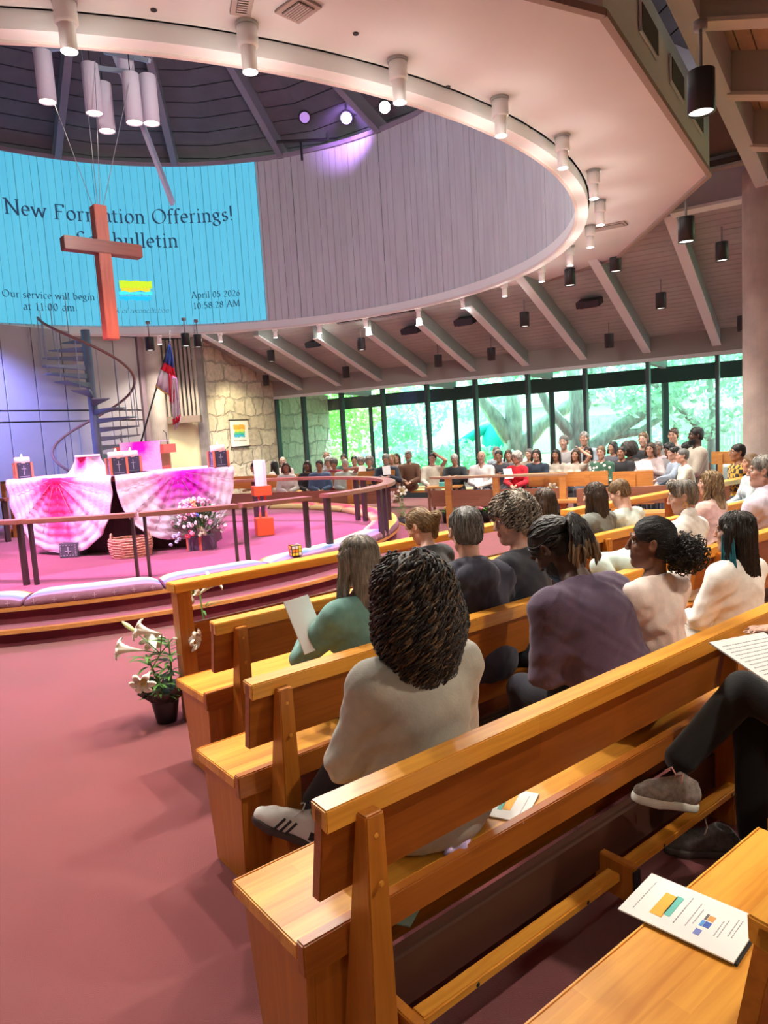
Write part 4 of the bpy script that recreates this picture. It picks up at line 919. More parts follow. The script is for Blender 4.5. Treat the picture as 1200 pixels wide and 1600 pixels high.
# ------------------------------------------------------------------ lettering: a small pen-drawn roman alphabet
def arcp(cx, cy, rx, ry, a0, a1, n=14): return [(cx + rx * math.cos(R(a0 + (a1 - a0) * i / n)), cy + ry * math.sin(R(a0 + (a1 - a0) * i / n))) for i in range(n + 1)]
X_ = .46                                                   # x-height; caps are .70
def serif(x, y, w=.16): return [(x - w / 2, y), (x + w / 2, y)]
GL = {
 'N': (.74, [[(.14, 0), (.14, .70)], [(.12, .70), (.62, 0)], [(.62, 0), (.62, .70)], serif(.14, 0), serif(.62, .7), serif(.08, .7, .14)]),
 'F': (.54, [[(.14, 0), (.14, .70)], [(.14, .70), (.48, .70), (.48, .60)], [(.14, .37), (.40, .37)], serif(.14, 0, .2)]),
 'O': (.76, [arcp(.38, .35, .31, .35, 0, 360, 28)]),
 'S': (.50, [arcp(.25, .52, .16, .17, 40, 250, 14) + arcp(.25, .175, .17, .175, 70, -140, 14)]),
 'A': (.68, [[(.08, 0), (.34, .72), (.60, 0)], [(.18, .26), (.50, .26)], serif(.08, 0), serif(.60, 0)]),
 'M': (.84, [[(.12, 0), (.16, .7)], [(.16, .7), (.42, .04), (.68, .7)], [(.68, .7), (.72, 0)], serif(.12, 0), serif(.72, 0)]),
 'a': (.42, [arcp(.21, .34, .13, .12, 150, 20, 8) + [(.34, .08), (.40, .03)], arcp(.20, .13, .13, .13, 80, 330, 12)]),
 'b': (.50, [[(.10, .72), (.10, .02)], arcp(.25, .22, .17, .23, 150, -150, 18), serif(.06, .72, .09)]),
 'c': (.40, [arcp(.24, .23, .18, .23, 50, 310, 16)]),
 'e': (.42, [[(.06, .26), (.36, .26)] + arcp(.21, .24, .155, .22, 10, 310, 18)]),
 'f': (.30, [[(.12, 0), (.12, .55)] + arcp(.24, .58, .12, .14, 180, 50, 8), [(.02, .44), (.26, .44)], serif(.12, 0)]),
 'g': (.46, [arcp(.20, .31, .13, .14, 0, 360, 18), [(.31, .40), (.42, .43)], [(.12, .20), (.10, .10), (.30, .06)] + arcp(.22, -.09, .17, .12, 60, -240, 18)]),
 'i': (.24, [[(.12, 0), (.12, .45)], [(.105, .63), (.13, .66)], serif(.12, 0), serif(.08, .44, .09)]),
 'k': (.48, [[(.10, 0), (.10, .72)], [(.12, .22), (.34, .45)], [(.18, .27), (.42, 0)], serif(.10, 0)]),
 'l': (.24, [[(.12, 0), (.12, .72)], serif(.12, 0), serif(.08, .72, .09)]),
 'm': (.78, [[(.12, 0), (.12, .45)], arcp(.25, .28, .13, .17, 160, 0, 8) + [(.38, 0)], arcp(.51, .28, .13, .17, 160, 0, 8) + [(.64, 0)], serif(.12, 0), serif(.38, 0), serif(.64, 0), serif(.08, .44, .09)]),
 'n': (.52, [[(.12, 0), (.12, .45)], arcp(.26, .28, .14, .17, 160, 0, 8) + [(.40, 0)], serif(.12, 0), serif(.40, 0), serif(.08, .44, .09)]),
 'o': (.48, [arcp(.24, .23, .18, .23, 0, 360, 20)]),
 'p': (.50, [[(.12, .45), (.12, -.22)], arcp(.26, .22, .16, .23, 150, -150, 16), serif(.12, -.22)]),
 'r': (.36, [[(.12, 0), (.12, .45)], arcp(.25, .30, .13, .15, 170, 60, 6), serif(.12, 0), serif(.08, .44, .09)]),
 's': (.36, [arcp(.18, .335, .10, .11, 40, 250, 10) + arcp(.18, .115, .12, .115, 70, -140, 10)]),
 't': (.32, [[(.13, .58), (.13, .08), (.18, .02), (.28, .03)], [(.03, .44), (.27, .44)]]),
 'u': (.52, [[(.12, .45), (.12, .14)] + arcp(.25, .14, .13, .13, 180, 330, 8), [(.40, .45), (.40, 0)], serif(.08, .45, .09), serif(.36, .45, .09)]),
 'v': (.46, [[(.06, .45), (.23, .01), (.41, .45)], serif(.06, .45, .13), serif(.41, .45, .13)]),
 'w': (.70, [[(.06, .45), (.20, .01), (.35, .43), (.50, .01), (.65, .45)], serif(.06, .45, .13), serif(.65, .45, .13)]),
 'h': (.52, [[(.12, 0), (.12, .72)], arcp(.26, .28, .14, .17, 160, 0, 8) + [(.40, 0)], serif(.12, 0), serif(.40, 0)]),
 'd': (.50, [[(.38, .72), (.38, 0)], arcp(.22, .22, .16, .23, 30, 330, 18), serif(.34, .72, .09)]),
 '!': (.24, [[(.12, .72), (.12, .20)], [(.11, .03), (.13, .05)]]),
 '.': (.20, [[(.09, .03), (.11, .05)]]), ':': (.22, [[(.10, .05), (.12, .07)], [(.10, .37), (.12, .39)]]), ' ': (.26, []),
 '0': (.48, [arcp(.24, .33, .16, .33, 0, 360, 22)]), '1': (.40, [[(.10, .58), (.21, .66), (.21, 0)], serif(.21, 0, .2)]),
 '2': (.46, [arcp(.22, .48, .15, .17, 160, -40, 12) + [(.06, .01), (.40, .01)]]),
 '5': (.46, [[(.38, .66), (.14, .66), (.12, .38)] + arcp(.22, .20, .16, .20, 110, -140, 14)]),
 '6': (.48, [[(.36, .66), (.14, .38)] + arcp(.24, .20, .16, .20, 160, 520, 20)]),
 '8': (.48, [arcp(.24, .50, .13, .15, 270, 630, 16), arcp(.24, .18, .16, .18, 90, 450, 18)]),
}
def text_width(s, sp=.03): return sum(GL[c][0] + sp for c in s)
def pen(mb, s, place, size, x0, y0, w=.052, sp=.03, dn=0.0):
    """draws the words with a broad nib held at 30 degrees; place(u, v) turns text coordinates into a point"""
    x = x0; nib = Vector((math.cos(R(28)), math.sin(R(28))))
    for c in s:
        adv, strokes = GL[c]
        for st_ in strokes:
            pts = [Vector(p) for p in st_]
            for i in range(len(pts) - 1):
                a, b_ = pts[i], pts[i + 1]; d = b_ - a
                if d.length < 1e-6: continue
                d.normalize(); nn = Vector((-d.y, d.x)); hw = max(.016, abs(nn.dot(nib)) * w) if len(pts) > 2 or (b_ - a).length > .05 else .045; e = d * hw * .35
                q = [a - nn * hw - e, b_ - nn * hw + e, b_ + nn * hw + e, a + nn * hw - e]
                mb._add([place(x + p.x * size, y0 + p.y * size) for p in q], [(0, 1, 2, 3)])
        x += (adv + sp) * size
    return x
# ------------------------------------------------------------------ the projected picture on the boards
SR = RR - .125
def drum_px(x, y):       # where the ray meets the boards (far side)
    r = ray(x, y); A = r.x ** 2 + r.y ** 2; B = -2 * (r.x * DC.x + r.y * DC.y); Cc = DC.x ** 2 + DC.y ** 2 - SR ** 2
    t = (-B + math.sqrt(B * B - 4 * A * Cc)) / (2 * A); return r * t + Vector((0, 0, EYE))
pr_, pl_ = drum_px(408, 380), drum_px(0, 380)
aR, aL = math.atan2(pr_.y - DC.y, pr_.x - DC.x), math.atan2(pl_.y - DC.y, pl_.x - DC.x)
arcw = (aL - aR) * SR
def scr(u, v, off=0.0):  # u metres to the right of the frame-left point, v height
    a = aL - u / SR; r_ = SR - off; return Vector((DC.x + r_ * math.cos(a), DC.y + r_ * math.sin(a), v))
z_top, z_bot = drum_px(200, 253).z, drum_px(200, 509).z
scm = bpy.data.materials.new('projected_light'); scm.use_nodes = True; nt = scm.node_tree; bs = nt.nodes['Principled BSDF']
bs.inputs['Base Color'].default_value = (.10, .25, .30, 1); bs.inputs['Roughness'].default_value = .8
tc = nt.nodes.new('ShaderNodeTexCoord'); mp = nt.nodes.new('ShaderNodeMapping'); mp.inputs['Scale'].default_value = (5, 5, .5); nz = nt.nodes.new('ShaderNodeTexNoise'); nz.inputs['Scale'].default_value = 1.5
nt.links.new(tc.outputs['Object'], mp.inputs[0]); nt.links.new(mp.outputs[0], nz.inputs['Vector']); rp = nt.nodes.new('ShaderNodeValToRGB')
rp.color_ramp.elements[0].color = (.060, .48, .74, 1); rp.color_ramp.elements[1].color = (.10, .60, .82, 1); nt.links.new(nz.outputs['Fac'], rp.inputs[0]); nt.links.new(rp.outputs[0], bs.inputs['Emission Color']); bs.inputs['Emission Strength'].default_value = .66
scg = mat('projected_gap', (.03, .12, .16), .8, emis=.5, ecol=(.055, .34, .50))
b = MB(); nS = 44; W0_ = -1.2; rs = random.Random(8)
for i in range(nS):
    u0 = W0_ + (arcw - W0_) * i / nS; u1 = W0_ + (arcw - W0_) * (i + 1) / nS
    b.mi = 0; gp = rs.choice((.007, .010, .016)); b._add([scr(u0, z_bot), scr(u1 - gp, z_bot), scr(u1 - gp, z_top), scr(u0, z_top)], [(0, 1, 2, 3)])
    b.mi = 1; b._add([scr(u1 - gp, z_bot), scr(u1, z_bot), scr(u1, z_top), scr(u1 - gp, z_top)], [(0, 1, 2, 3)])
screen = b.build('projection_screen', None, mats=[scm, scg]); tag(screen, 'cyan projected announcement on the curved board wall behind the hanging cross', 'projection')
M_ink = mat('ink_navy', (.012, .03, .07), .8, emis=.5, ecol=(.02, .06, .13))
def upx(x, y):           # text coordinates under a pixel
    p = drum_px(x, y); return (aL - math.atan2(p.y - DC.y, p.x - DC.x)) * SR, p.z
def line(s, xl, yl, xr, yr, xh, name='lettering'):
    u0, v0 = upx(xl, yl); u1, v1 = upx(xr, yr); size = (u1 - u0) / text_width(s)
    x = u0
    for wd in s.split(' '):
        m = MB(); x = pen(m, wd, lambda u, v: scr(u, v + (v1 - v0) * (u - u0) / (u1 - u0), .012), size, x, v0); m.build(name, M_ink, screen); x += (GL[' '][0] + .03) * size
line('New Formation Offerings!', 6, 333, 366, 344, 0)
line('See bulletin', 120, 384, 280, 386, 0)
line('Our service will begin', 3, 463, 149, 469, 0)
line('at 11:00 am.', 36, 484, 122, 486, 0)
line('April 05 2026', 299, 466, 376, 462, 0)
line('10:58:28 AM', 302, 483, 376, 478, 0)
for (x0, y0, x1, y1, c, nm) in ((186, 438, 238, 452, (.42, .62, .02), 'green'), (189, 447, 235, 456, (.55, .50, .03), 'olive'), (186, 455, 238, 461, (.05, .62, .60), 'teal'), (186, 462, 236, 470, (.01, .40, .66), 'blue')):
    u0, va = upx(x0, y0); u1, vb = upx(x1, y1); m = MB(); rs = random.Random(int(x0 + y0)); k = 9; top = [va - rs.uniform(0, .03) for _ in range(k + 1)]; bot = [vb + rs.uniform(-.01, .03) for _ in range(k + 1)]
    for i in range(k): m._add([scr(u0 + (u1 - u0) * i / k, bot[i], .010), scr(u0 + (u1 - u0) * (i + 1) / k, bot[i + 1], .010), scr(u0 + (u1 - u0) * (i + 1) / k, top[i + 1], .010), scr(u0 + (u1 - u0) * i / k, top[i], .010)], [(0, 1, 2, 3)])
    m.build('brush_stroke', mat('stroke_' + nm, c, .8, emis=.9), screen)
u0, v0 = upx(172, 489); u1, v1 = upx(264, 487); m = MB(); s_ = 'ark of reconciliation'; size = (u1 - u0) / text_width(s_); sh = lambda u, v: scr(u + (v - v0) * .35, v, .012); pen(m, s_, sh, size, u0, v0, w=.035); m.build('lettering', M_ink, screen)

# ------------------------------------------------------------------ hanging cross
ct, cb = at_y(155, 322, 9.9), at_y(172, 531, 9.9); cx_ = (ct.x + cb.x) / 2; ax_ = (at_y(100, 383, 9.9), at_y(217, 400, 9.9))
cl, cr = ax_; cang = R(-7)
cross = empty('hanging_cross', (cx_, 9.9, cb.z), R(42), 'red-brown wooden cross hanging on wires over the altar', 'cross')
M_cross = wood('cross_wood', (.50, .085, .04), (.30, .04, .022), 2, .5)
M_crossh = wood('cross_wood_bar', (.26, .04, .025), (.15, .02, .014), 0, .5)
hgt = ct.z - cb.z
b = MB(); b.b2((-.085, -.085, 0), (.085, .085, hgt)); b.build('upright', M_cross, cross, bevel=.008)
zc = hgt * .69
b = MB(); b.b2((-.52, -.10, zc - .085), (.52, .07, zc + .085)); b.build('crossbar', M_crossh, cross, bevel=.008)
for dx, x2, y2 in ((-.07, 60, 95), (.0, 127, 75), (.03, 148, 95), (.07, 208, 100)):
    e = cross.matrix_basis.inverted() @ at_y(x2, y2, 10.4); m = MB(); m.tube([(dx, 0, hgt), e], .0045, 5); m.build('wire', mat('steel_wire', (.7, .72, .75), .3, .8), cross)
# ------------------------------------------------------------------ altar and its things
def shade_cloth(name, c0, c1, ctr, rad, c2=None):
    """quilted cloth: dyed from one colour at 'ctr' (object space) out to another"""
    m = bpy.data.materials.new(name); m.use_nodes = True; nt = m.node_tree; bs = nt.nodes['Principled BSDF']; bs.inputs['Roughness'].default_value = .9
    tc = nt.nodes.new('ShaderNodeTexCoord'); vm = nt.nodes.new('ShaderNodeVectorMath'); vm.operation = 'SUBTRACT'; vm.inputs[1].default_value = ctr; nt.links.new(tc.outputs['Object'], vm.inputs[0])
    mu = nt.nodes.new('ShaderNodeVectorMath'); mu.operation = 'MULTIPLY'; mu.inputs[1].default_value = (1 / rad[0], 1 / rad[1], 1 / rad[2]); nt.links.new(vm.outputs[0], mu.inputs[0])
    nz = nt.nodes.new('ShaderNodeTexNoise'); nz.inputs['Scale'].default_value = 5; nz.inputs['Detail'].default_value = 5; nt.links.new(tc.outputs['Object'], nz.inputs['Vector'])
    ln = nt.nodes.new('ShaderNodeVectorMath'); ln.operation = 'LENGTH'; nt.links.new(mu.outputs[0], ln.inputs[0])
    ad = nt.nodes.new('ShaderNodeMath'); ad.operation = 'MULTIPLY_ADD'; ad.inputs[1].default_value = 1.1; nt.links.new(nz.outputs['Fac'], ad.inputs[0])
    sb = nt.nodes.new('ShaderNodeMath'); sb.operation = 'SUBTRACT'; sb.inputs[1].default_value = .55; nt.links.new(ln.outputs['Value'], sb.inputs[0]); nt.links.new(sb.outputs[0], ad.inputs[2])
    rp = nt.nodes.new('ShaderNodeValToRGB'); e = rp.color_ramp.elements; e[0].position = .25; e[1].position = 1.05; e[0].color = (*c0, 1); e[1].color = (*c1, 1)
    if c2: q = e.new(.6); q.color = (*c2, 1)
    nt.links.new(ad.outputs[0], rp.inputs[0]); nt.links.new(rp.outputs[0], bs.inputs['Base Color'])
    bp = nt.nodes.new('ShaderNodeBump'); bp.inputs['Strength'].default_value = .35; bp.inputs['Distance'].default_value = .02; n2 = nt.nodes.new('ShaderNodeTexNoise'); n2.inputs['Scale'].default_value = 30
    nt.links.new(tc.outputs['Object'], n2.inputs['Vector']); nt.links.new(n2.outputs['Fac'], bp.inputs['Height']); nt.links.new(bp.outputs[0], bs.inputs['Normal'])
    return m
ZA = 1.34
aK, aL_, aR_ = at_z(178, 744, ZA), at_z(15, 750, ZA), at_z(362, 729, ZA)
vL, vR = (aL_ - aK), (aR_ - aK)
altar = empty('altar', (aK + (vL + vR) * .5) * 1.0, 0, 'large dark altar table covered by two round-ended pink and white quilted cloths', 'altar'); altar.location.z = ZP2
iv = lambda p: Vector(p) - altar.location
M_ebony = wood('altar_dark', (.085, .045, .035), (.04, .02, .016), 2, .5)
b = MB(); kk = aK + (vL + vR) * .05; 
def quad(k0, k1, z0, z1, mb):
    p = [aK + vL * k0 + vR * k0, aK + vL * k1 + vR * k0, aK + vL * k1 + vR * k1, aK + vL * k0 + vR * k1]
    return mb.hexa([iv((q.x, q.y, z0)) for q in (p[0], p[3], p[2], p[1])] + [iv((q.x, q.y, z1)) for q in (p[0], p[3], p[2], p[1])])
quad(.02, .98, ZA - .07, ZA - .006, b); b.build('tabletop', mat('altar_top', (.50, .16, .09), .5), altar)
b = MB(); p0, p1 = at_z(108, 871, ZP2), at_z(330, 858, ZP2); dd = (p1 - p0); nrm = Vector((-dd.y, dd.x, 0)).normalized(); p0 += nrm * .28 + dd * .06; p1 += nrm * .38 - dd * .04
b.hexa([iv(p0), iv(p1), iv(p1 + nrm * .55), iv(p0 + nrm * .55)] + [iv(q + Vector((0, 0, ZA - ZP2 - .07))) for q in (p0 + dd * .04, p1 - dd * .04, p1 + nrm * .55 - dd * .04, p0 + nrm * .55 + dd * .04)]); b.build('pedestal', M_ebony, altar)
b = MB(); q0 = at_z(95, 872, ZP2); q1 = at_z(119, 872, ZP2); q1.y = q0.y
b.b2((iv(q0).x, iv(q0).y - .02, .004), (iv(q1).x, iv(q0).y + .3, .19)); o = b.build('carved_foot', mat('foot_slate', (.10, .10, .13), .6), altar)
b = MB(); x0, x1, y = iv(q0).x, iv(q1).x, iv(q0).y - .026
for i in range(6): b.box((x0 + .02 + (x1 - x0 - .04) * i / 5, y, .03), (.012, .008, .012)); b.box((x0 + .02 + (x1 - x0 - .04) * i / 5, y, .165), (.012, .008, .012))
for i in range(1, 5):
    b.box((x0 + .02, y, .03 + .135 * i / 5), (.012, .008, .012)); b.box((x1 - .02, y, .03 + .135 * i / 5), (.012, .008, .012))
b.box(((x0 + x1) / 2, y, .10), (.012, .008, .09)); b.box(((x0 + x1) / 2, y, .085), (.08, .008, .01)); b.build('carving', mat('carving_pale', (.42, .40, .48), .7), o)
def frontal(k_from, vec, name, label, matl, depth, off):
    """half-moon of quilted cloth hanging from one edge of the table, its runner lying on top"""
    w = vec.length; d = vec.normalized(); out = Vector((d.y, -d.x, 0)); 
    if out.y > 0: out = -out
    root = empty('altar_cloth', k_from + Vector((0, 0, 0)), math.atan2(d.y, d.x), label, 'altar cloth', 'quilted cloths on the altar'); side = 1 if (Matrix.Rotation(math.atan2(d.y, d.x), 3, 'Z') @ Vector((0, 1, 0))).dot(out) > 0 else -1
    nx, nz = 64, 40; v = []; f = []
    for j in range(nz + 1):
        for i in range(nx + 1):
            # superellipse half disc
            th = j / nz; uu = 2 * i / nx - 1; xw = (1 - th ** 2.5) ** (1 / 2.1) if th < 1 else 0
            x = uu * xw * w / 2 * 1.0; z = -depth * th
            ang = math.atan2(-z, x if abs(x) > 1e-4 else 1e-4); seg = math.sin(ang * 8)
            rr_ = math.hypot(x, z); puck = .008 * math.sin(rr_ * 60 + 2 * math.sin(ang * 5)) + .012 * abs(seg) + .012 * math.sin(ang * 21)
            v.append((x + w / 2, side * (off + puck + .02 * th), z))
    for j in range(nz):
        for i in range(nx): a = j * (nx + 1) + i; f.append((a, a + 1, a + nx + 2, a + nx + 1))
    o = mesh_obj('hanging', v, f, matl, root, True); md = o.modifiers.new('thick', 'SOLIDIFY'); md.thickness = .012
    m = MB(); inn = -side
    m.b2((0, min(side * off, inn * .8), .0), (w, max(side * off, inn * .8), .012)); m.build('runner', mat('cloth_lilac', (.80, .66, .78), .85), root)
    for k in range(7):
        ang = PI * (k + .5) / 7; pts = [(w / 2 + math.cos(ang) * r_, side * (off + .026 + .016 * abs(math.sin(ang * 8))), -math.sin(ang) * r_) for r_ in np.linspace(.12, min(w / 2 * .93 / max(abs(math.cos(ang)), .01), depth * .9 / max(math.sin(ang), .01), .80), 8)]
        q = MB(); q.tube(pts, .0035, 4); q.build('seam', mat('seam_mauve', (.45, .30, .45), .9), root)
    return root
fL = frontal(aL_, aK - aL_, 'cloth', 'quilted altar cloth dyed hot pink over white, left half of the altar front', shade_cloth('dye_left', (.85, .01, .14), (.78, .66, .78), (.98, 0, -.06), (.50, 1, 1.05), (.82, .12, .34)), 1.00, .04)
fR = frontal(aK + vR * .0, vR, 'cloth', 'quilted altar cloth dyed magenta over white, right half of the altar front', shade_cloth('dye_right', (.75, .01, .62), (.80, .68, .80), (.90, 0, -.08), (.52, 1, .66), (.80, .18, .62)), .90, .04)
# candles on the altar
M_tile = mat('tile_slate', (.05, .05, .085), .35); M_tilel = mat('tile_violet', (.20, .17, .30), .4); M_corner = mat('corner_wood', (.60, .16, .09), .5); M_wax = mat('wax', (.90, .62, .55), .4, emis=.25, ecol=(1, .55, .5)); M_line = mat('engraved_line', (.45, .42, .55), .6)
cproto = None
for i, (x, y, D, w) in enumerate(((37, 744, 9.9, 'at the left end of the altar'), (184, 741, 9.1, 'standing foremost at the middle of the altar'), (206, 735, 9.7, 'half hidden behind the middle candle box'), (342, 728, 9.75, 'at the right end of the altar'))):
    p = at_y(x, y, D); p.z = ZA + .012
    if cproto is None:
        cproto = t = empty('candle_box', p, R(35))
        b = MB(); b.b2((-.095, -.095, 0), (.095, .095, .215)); b.build('box', M_tile, t)
        for sx, sy in ((-1, -1), (1, -1), (1, 1), (-1, 1)): m = MB(); m.b2((sx * .1 - .013, sy * .1 - .013, 0), (sx * .1 + .013, sy * .1 + .013, .215)); m.build('corner_post', M_corner, t)
        for k in range(4):
            m = MB(); q = Matrix.Rotation(R(90 * k), 3, 'Z')
            for (cx, cz, dx, dz) in ((0, .11, .006, .13), (0, .13, .06, .006), (-.05, .19, .012, .005), (.05, .19, .012, .005), (0, .025, .13, .004)): m.hexa([q @ Vector(pp_) for pp_ in ((cx - dx / 2, -.0985, cz - dz / 2), (cx + dx / 2, -.0985, cz - dz / 2), (cx + dx / 2, -.094, cz - dz / 2), (cx - dx / 2, -.094, cz - dz / 2), (cx - dx / 2, -.0985, cz + dz / 2), (cx + dx / 2, -.0985, cz + dz / 2), (cx + dx / 2, -.094, cz + dz / 2), (cx - dx / 2, -.094, cz + dz / 2))])
            m.build('engraved_cross', M_line, t)
        b = MB(); b.lathe([(.098, .205), (.098, .285), (.085, .292), (.03, .28)], n=28); b.build('wax', M_wax, t, True)
        b = MB(); b.lathe([(.004, .28), (.012, .295), (.010, .31), (.001, .335)], n=10); b.build('flame', mat('flame', (1, .8, .4), .5, emis=8, ecol=(1, .8, .5)), t, True)
    else: t = dup(cproto, p, R(35))
    tag(t, 'dark-tiled candle box with engraved crosses, ' + w, 'candle', 'candle boxes on the altar')
# veiled chalice: pyramid of cloth
p = at_y(140, 741, 9.45); p.z = ZA + .012; t = empty('veiled_chalice', p, R(20), 'pink and white cloth draped as a pyramid over a chalice on the altar', 'chalice')
b = MB(); b.lathe([(.30, 0), (.22, .10), (.165, .20), (.155, .245), (.001, .25)], n=4); o = b.build('veil', shade_cloth('dye_veil', (.85, .03, .20), (.82, .68, .78), (-.08, -.1, .25), (.16, .16, .35)), t)
b = MB(); b.box((0, 0, .262), (.30, .30, .022)); b.build('pall', mat('pall_white', (.85, .75, .82), .8), t)
# lectern behind
p = at_y(228, 690, 11.6); t = empty('lectern', (p.x, p.y, 0), R(-3), 'red-wood lectern behind the altar with a magenta and white hanging', 'lectern'); M_red = mat('red_wood', (.55, .10, .07), .5)
zt = p.z
b = MB(); b.b2((-.28, -.15, 0), (.28, .25, zt - .10)); b.build('pedestal', M_red, t)
b = MB(); b.b2((-.42, -.28, zt - .20), (.38, .3, zt - .06)); b.build('desk', M_red, t)
b = MB(); b.b2((-.31, -.31, zt - .62), (.33, -.285, zt + .0)); b.b2((-.31, -.31, zt - .005), (.33, .2, zt + .004)); b.build('hanging', shade_cloth('dye_lectern', (.80, .0, .62), (.85, .48, .75), (.0, -.3, zt - .06), (.30, 1, .34)), t)
b = MB(); b.tube([(.35, 0, zt - .1), (.36, -.05, zt + .12), (.34, -.12, zt + .16)], .006, 6); b.tube([(-.38, 0, zt - .1), (-.40, -.05, zt + .1), (-.37, -.1, zt + .14)], .006, 6); b.build('microphone', M_dark, t)
# paschal candle stand
p = at_z(414, 836, ZP2); t = empty('candle_stand', p, R(20), 'tall white cross-shaped candle on a stand with two orange-red blocks and steel rods', 'candle stand'); M_or = mat('orange_red', (.88, .13, .04), .5); S_ = p.y / 1111
hz = lambda y: (836 - y) * S_ * .985
b = MB(); b.box((0, 0, .13), (.24, .24, .25)); b.build('base_block', M_or, t, bevel=.004)
b = MB(); [b.tube([(sx * .045, sy * .03, .25), (sx * .045, sy * .03, hz(772))], .012, 8) for sx in (-1, 1) for sy in (-1, 1)]; b.build('rod', mat('chrome', (.8, .8, .82), .15, 1), t, True)
b = MB(); b.box((0, 0, (hz(772) + hz(757)) / 2), (.25, .25, hz(757) - hz(772))); b.build('upper_block', M_or, t, bevel=.004)
b = MB(); b.b2((-.08, -.035, hz(757)), (.08, .035, hz(716))); b.b2((-.035, -.08, hz(757)), (.035, .08, hz(716))); b.build('candle', mat('candle_white', (.86, .80, .92), .4, emis=.15), t, bevel=.004)
# basket under the altar corner
p = at_z(201, 872, ZP2) + Vector((0, .12, 0)); t = empty('wicker_basket', p, R(10), 'pink-lit woven straw basket with round handles at the foot of the altar', 'basket')
b = MB()
for k in range(15):
    z = .008 + k * .0165; r_ = .205 + .028 * math.sin(k / 14 * 2.2); n = 44
    b.tube([((r_ + .006 * math.sin(j * 7 + k * PI)) * 1.12 * math.cos(2 * PI * j / n), (r_ + .006 * math.sin(j * 7 + k * PI)) * .8 * math.sin(2 * PI * j / n), z + .003 * math.sin(j * 5)) for j in range(n + 1)], .011, 6, False)
b.lathe([(.20, .01), (.001, .012)], n=24); b.build('body', mat('straw', (.62, .34, .22), .8, var=.25, vscale=40), t, True)
for s in (-1, 1): m = MB(); m.tube([(s * .225 + .0, .0 + .055 * math.cos(a), .245 + .06 * math.sin(a)) for a in np.linspace(-.3, PI + .3, 12)], .012, 6); m.build('handle', mat('straw', ()), t, True)

# ------------------------------------------------------------------ plants
def leaf(mb, base, d, ln, wd, droop=.3, n=5):
    d = Vector(d).normalized(); side = d.cross(Vector((0, 0, 1)));
    side = side.normalized() if side.length > .05 else Vector((1, 0, 0))
    v = []; p = Vector(base); f = []
    for i in range(n + 1):
        t = i / n; w = wd * math.sin(PI * min(.98, .12 + t * .86)) * .5; v += [p - side * w, p + side * w]
        p = p + (d + Vector((0, 0, -droop * t * 1.6))).normalized() * ln / n
    for i in range(n): f.append((2 * i, 2 * i + 1, 2 * i + 3, 2 * i + 2))
    mb._add(v, f)
M_leaf = mat('lily_leaf', (.10, .26, .045), .45, var=.4, vscale=12); M_leafd = mat('leaf_dark', (.06, .20, .04), .5, var=.4, vscale=15)
M_petal = mat('lily_white', (.88, .87, .74), .5); M_yel = mat('lily_throat', (.75, .62, .08), .6)
def trumpet(root, base, d, ln=.15, rad=.065, bud=False):
    q = Vector(d).normalized().to_track_quat('Z', 'Y').to_matrix(); base = Vector(base)
    if bud:
        m = MB(); m.lathe([(.004, 0), (.014, .03), (.017, .07), (.008, .11), (.001, .12)], base, 10, M=q); m.build('bud', mat('bud_green', (.62, .70, .32), .5), root, True); return
    v = []; f = []; n = 36; prof = [(0, .006, 0), (.25, .012, 0), (.5, .022, 0), (.72, .036, .05), (.88, .052, .25), (1.0, .075, .6), (1.03, .088, 1.0), (.96, .10, 1.2)]
    for t, r_, pet in prof:
        for j in range(n):
            a = 2 * PI * j / n; lob = (1 - pet * .5 * (1 - abs(math.cos(3 * a)) ** .7)); r2 = r_ * rad / .075 * lob
            v.append(base + q @ Vector((r2 * math.cos(a), r2 * math.sin(a), t * ln - pet * .012 * abs(math.cos(3 * a)))))
    for i in range(len(prof) - 1):
        for j in range(n): f.append((i * n + j, i * n + (j + 1) % n, (i + 1) * n + (j + 1) % n, (i + 1) * n + j))
    o = mesh_obj('flower', v, f, M_petal, root, True); md = o.modifiers.new('thick', 'SOLIDIFY'); md.thickness = .002
    m = MB(); 
    for k in range(6): a = k * PI / 3; m.tube([base + q @ Vector((0, 0, ln * .4)), base + q @ Vector((.02 * math.cos(a), .02 * math.sin(a), ln * .85))], .0022, 4); m.sphere(base + q @ Vector((.02 * math.cos(a), .02 * math.sin(a), ln * .86)), (.004, .004, .008), 6, 4)
    m.build('stamen', M_yel, o, True)
p = Vector((-1.42, 4.24, 0)); lily = empty('potted_lily', p, 0, 'white Easter lily in a black foil-topped pot on the red carpet by the pew end', 'plant')
b = MB(); b.lathe([(.060, 0), (.062, .01), (.085, .165), (.088, .18), (.078, .182), (.072, .15), (.001, .15)], n=28); b.build('pot', mat('pot_black', (.012, .012, .013), .35), lily, True)
v = []; f = []; n = 40; rs = random.Random(3)
for i, (r_, z) in enumerate(((.084, .16), (.10, .185), (.125, .225), (.140, .262))):
    for j in range(n): a = 2 * PI * j / n; rr_ = r_ + (.012 * i * math.sin(j * 2.1 + i) * .5 + rs.uniform(-.004, .004) * i); v.append((rr_ * math.cos(a), rr_ * math.sin(a), z + .008 * i * math.sin(j * 1.3)))
for i in range(3):
    for j in range(n): f.append((i * n + j, i * n + (j + 1) % n, (i + 1) * n + (j + 1) % n, (i + 1) * n + j))
o = mesh_obj('foil_wrap', v, f, mat('foil_dark', (.10, .12, .10), .18, .85), lily, True)
rs = random.Random(11)
stems = [((-.02, 0, .15), (-.09, .0, .50)), ((.03, .02, .15), (.05, .02, .60)), ((.0, -.03, .15), (-.02, -.06, .36))]
for a, c in stems: m = MB(); A_, C_ = Vector(a), Vector(c); m.tube([A_, A_.lerp(C_, .5) + Vector((.012, 0, .02)), C_], .006, 6); m.build('stem', M_leaf, lily, True)
m = MB()
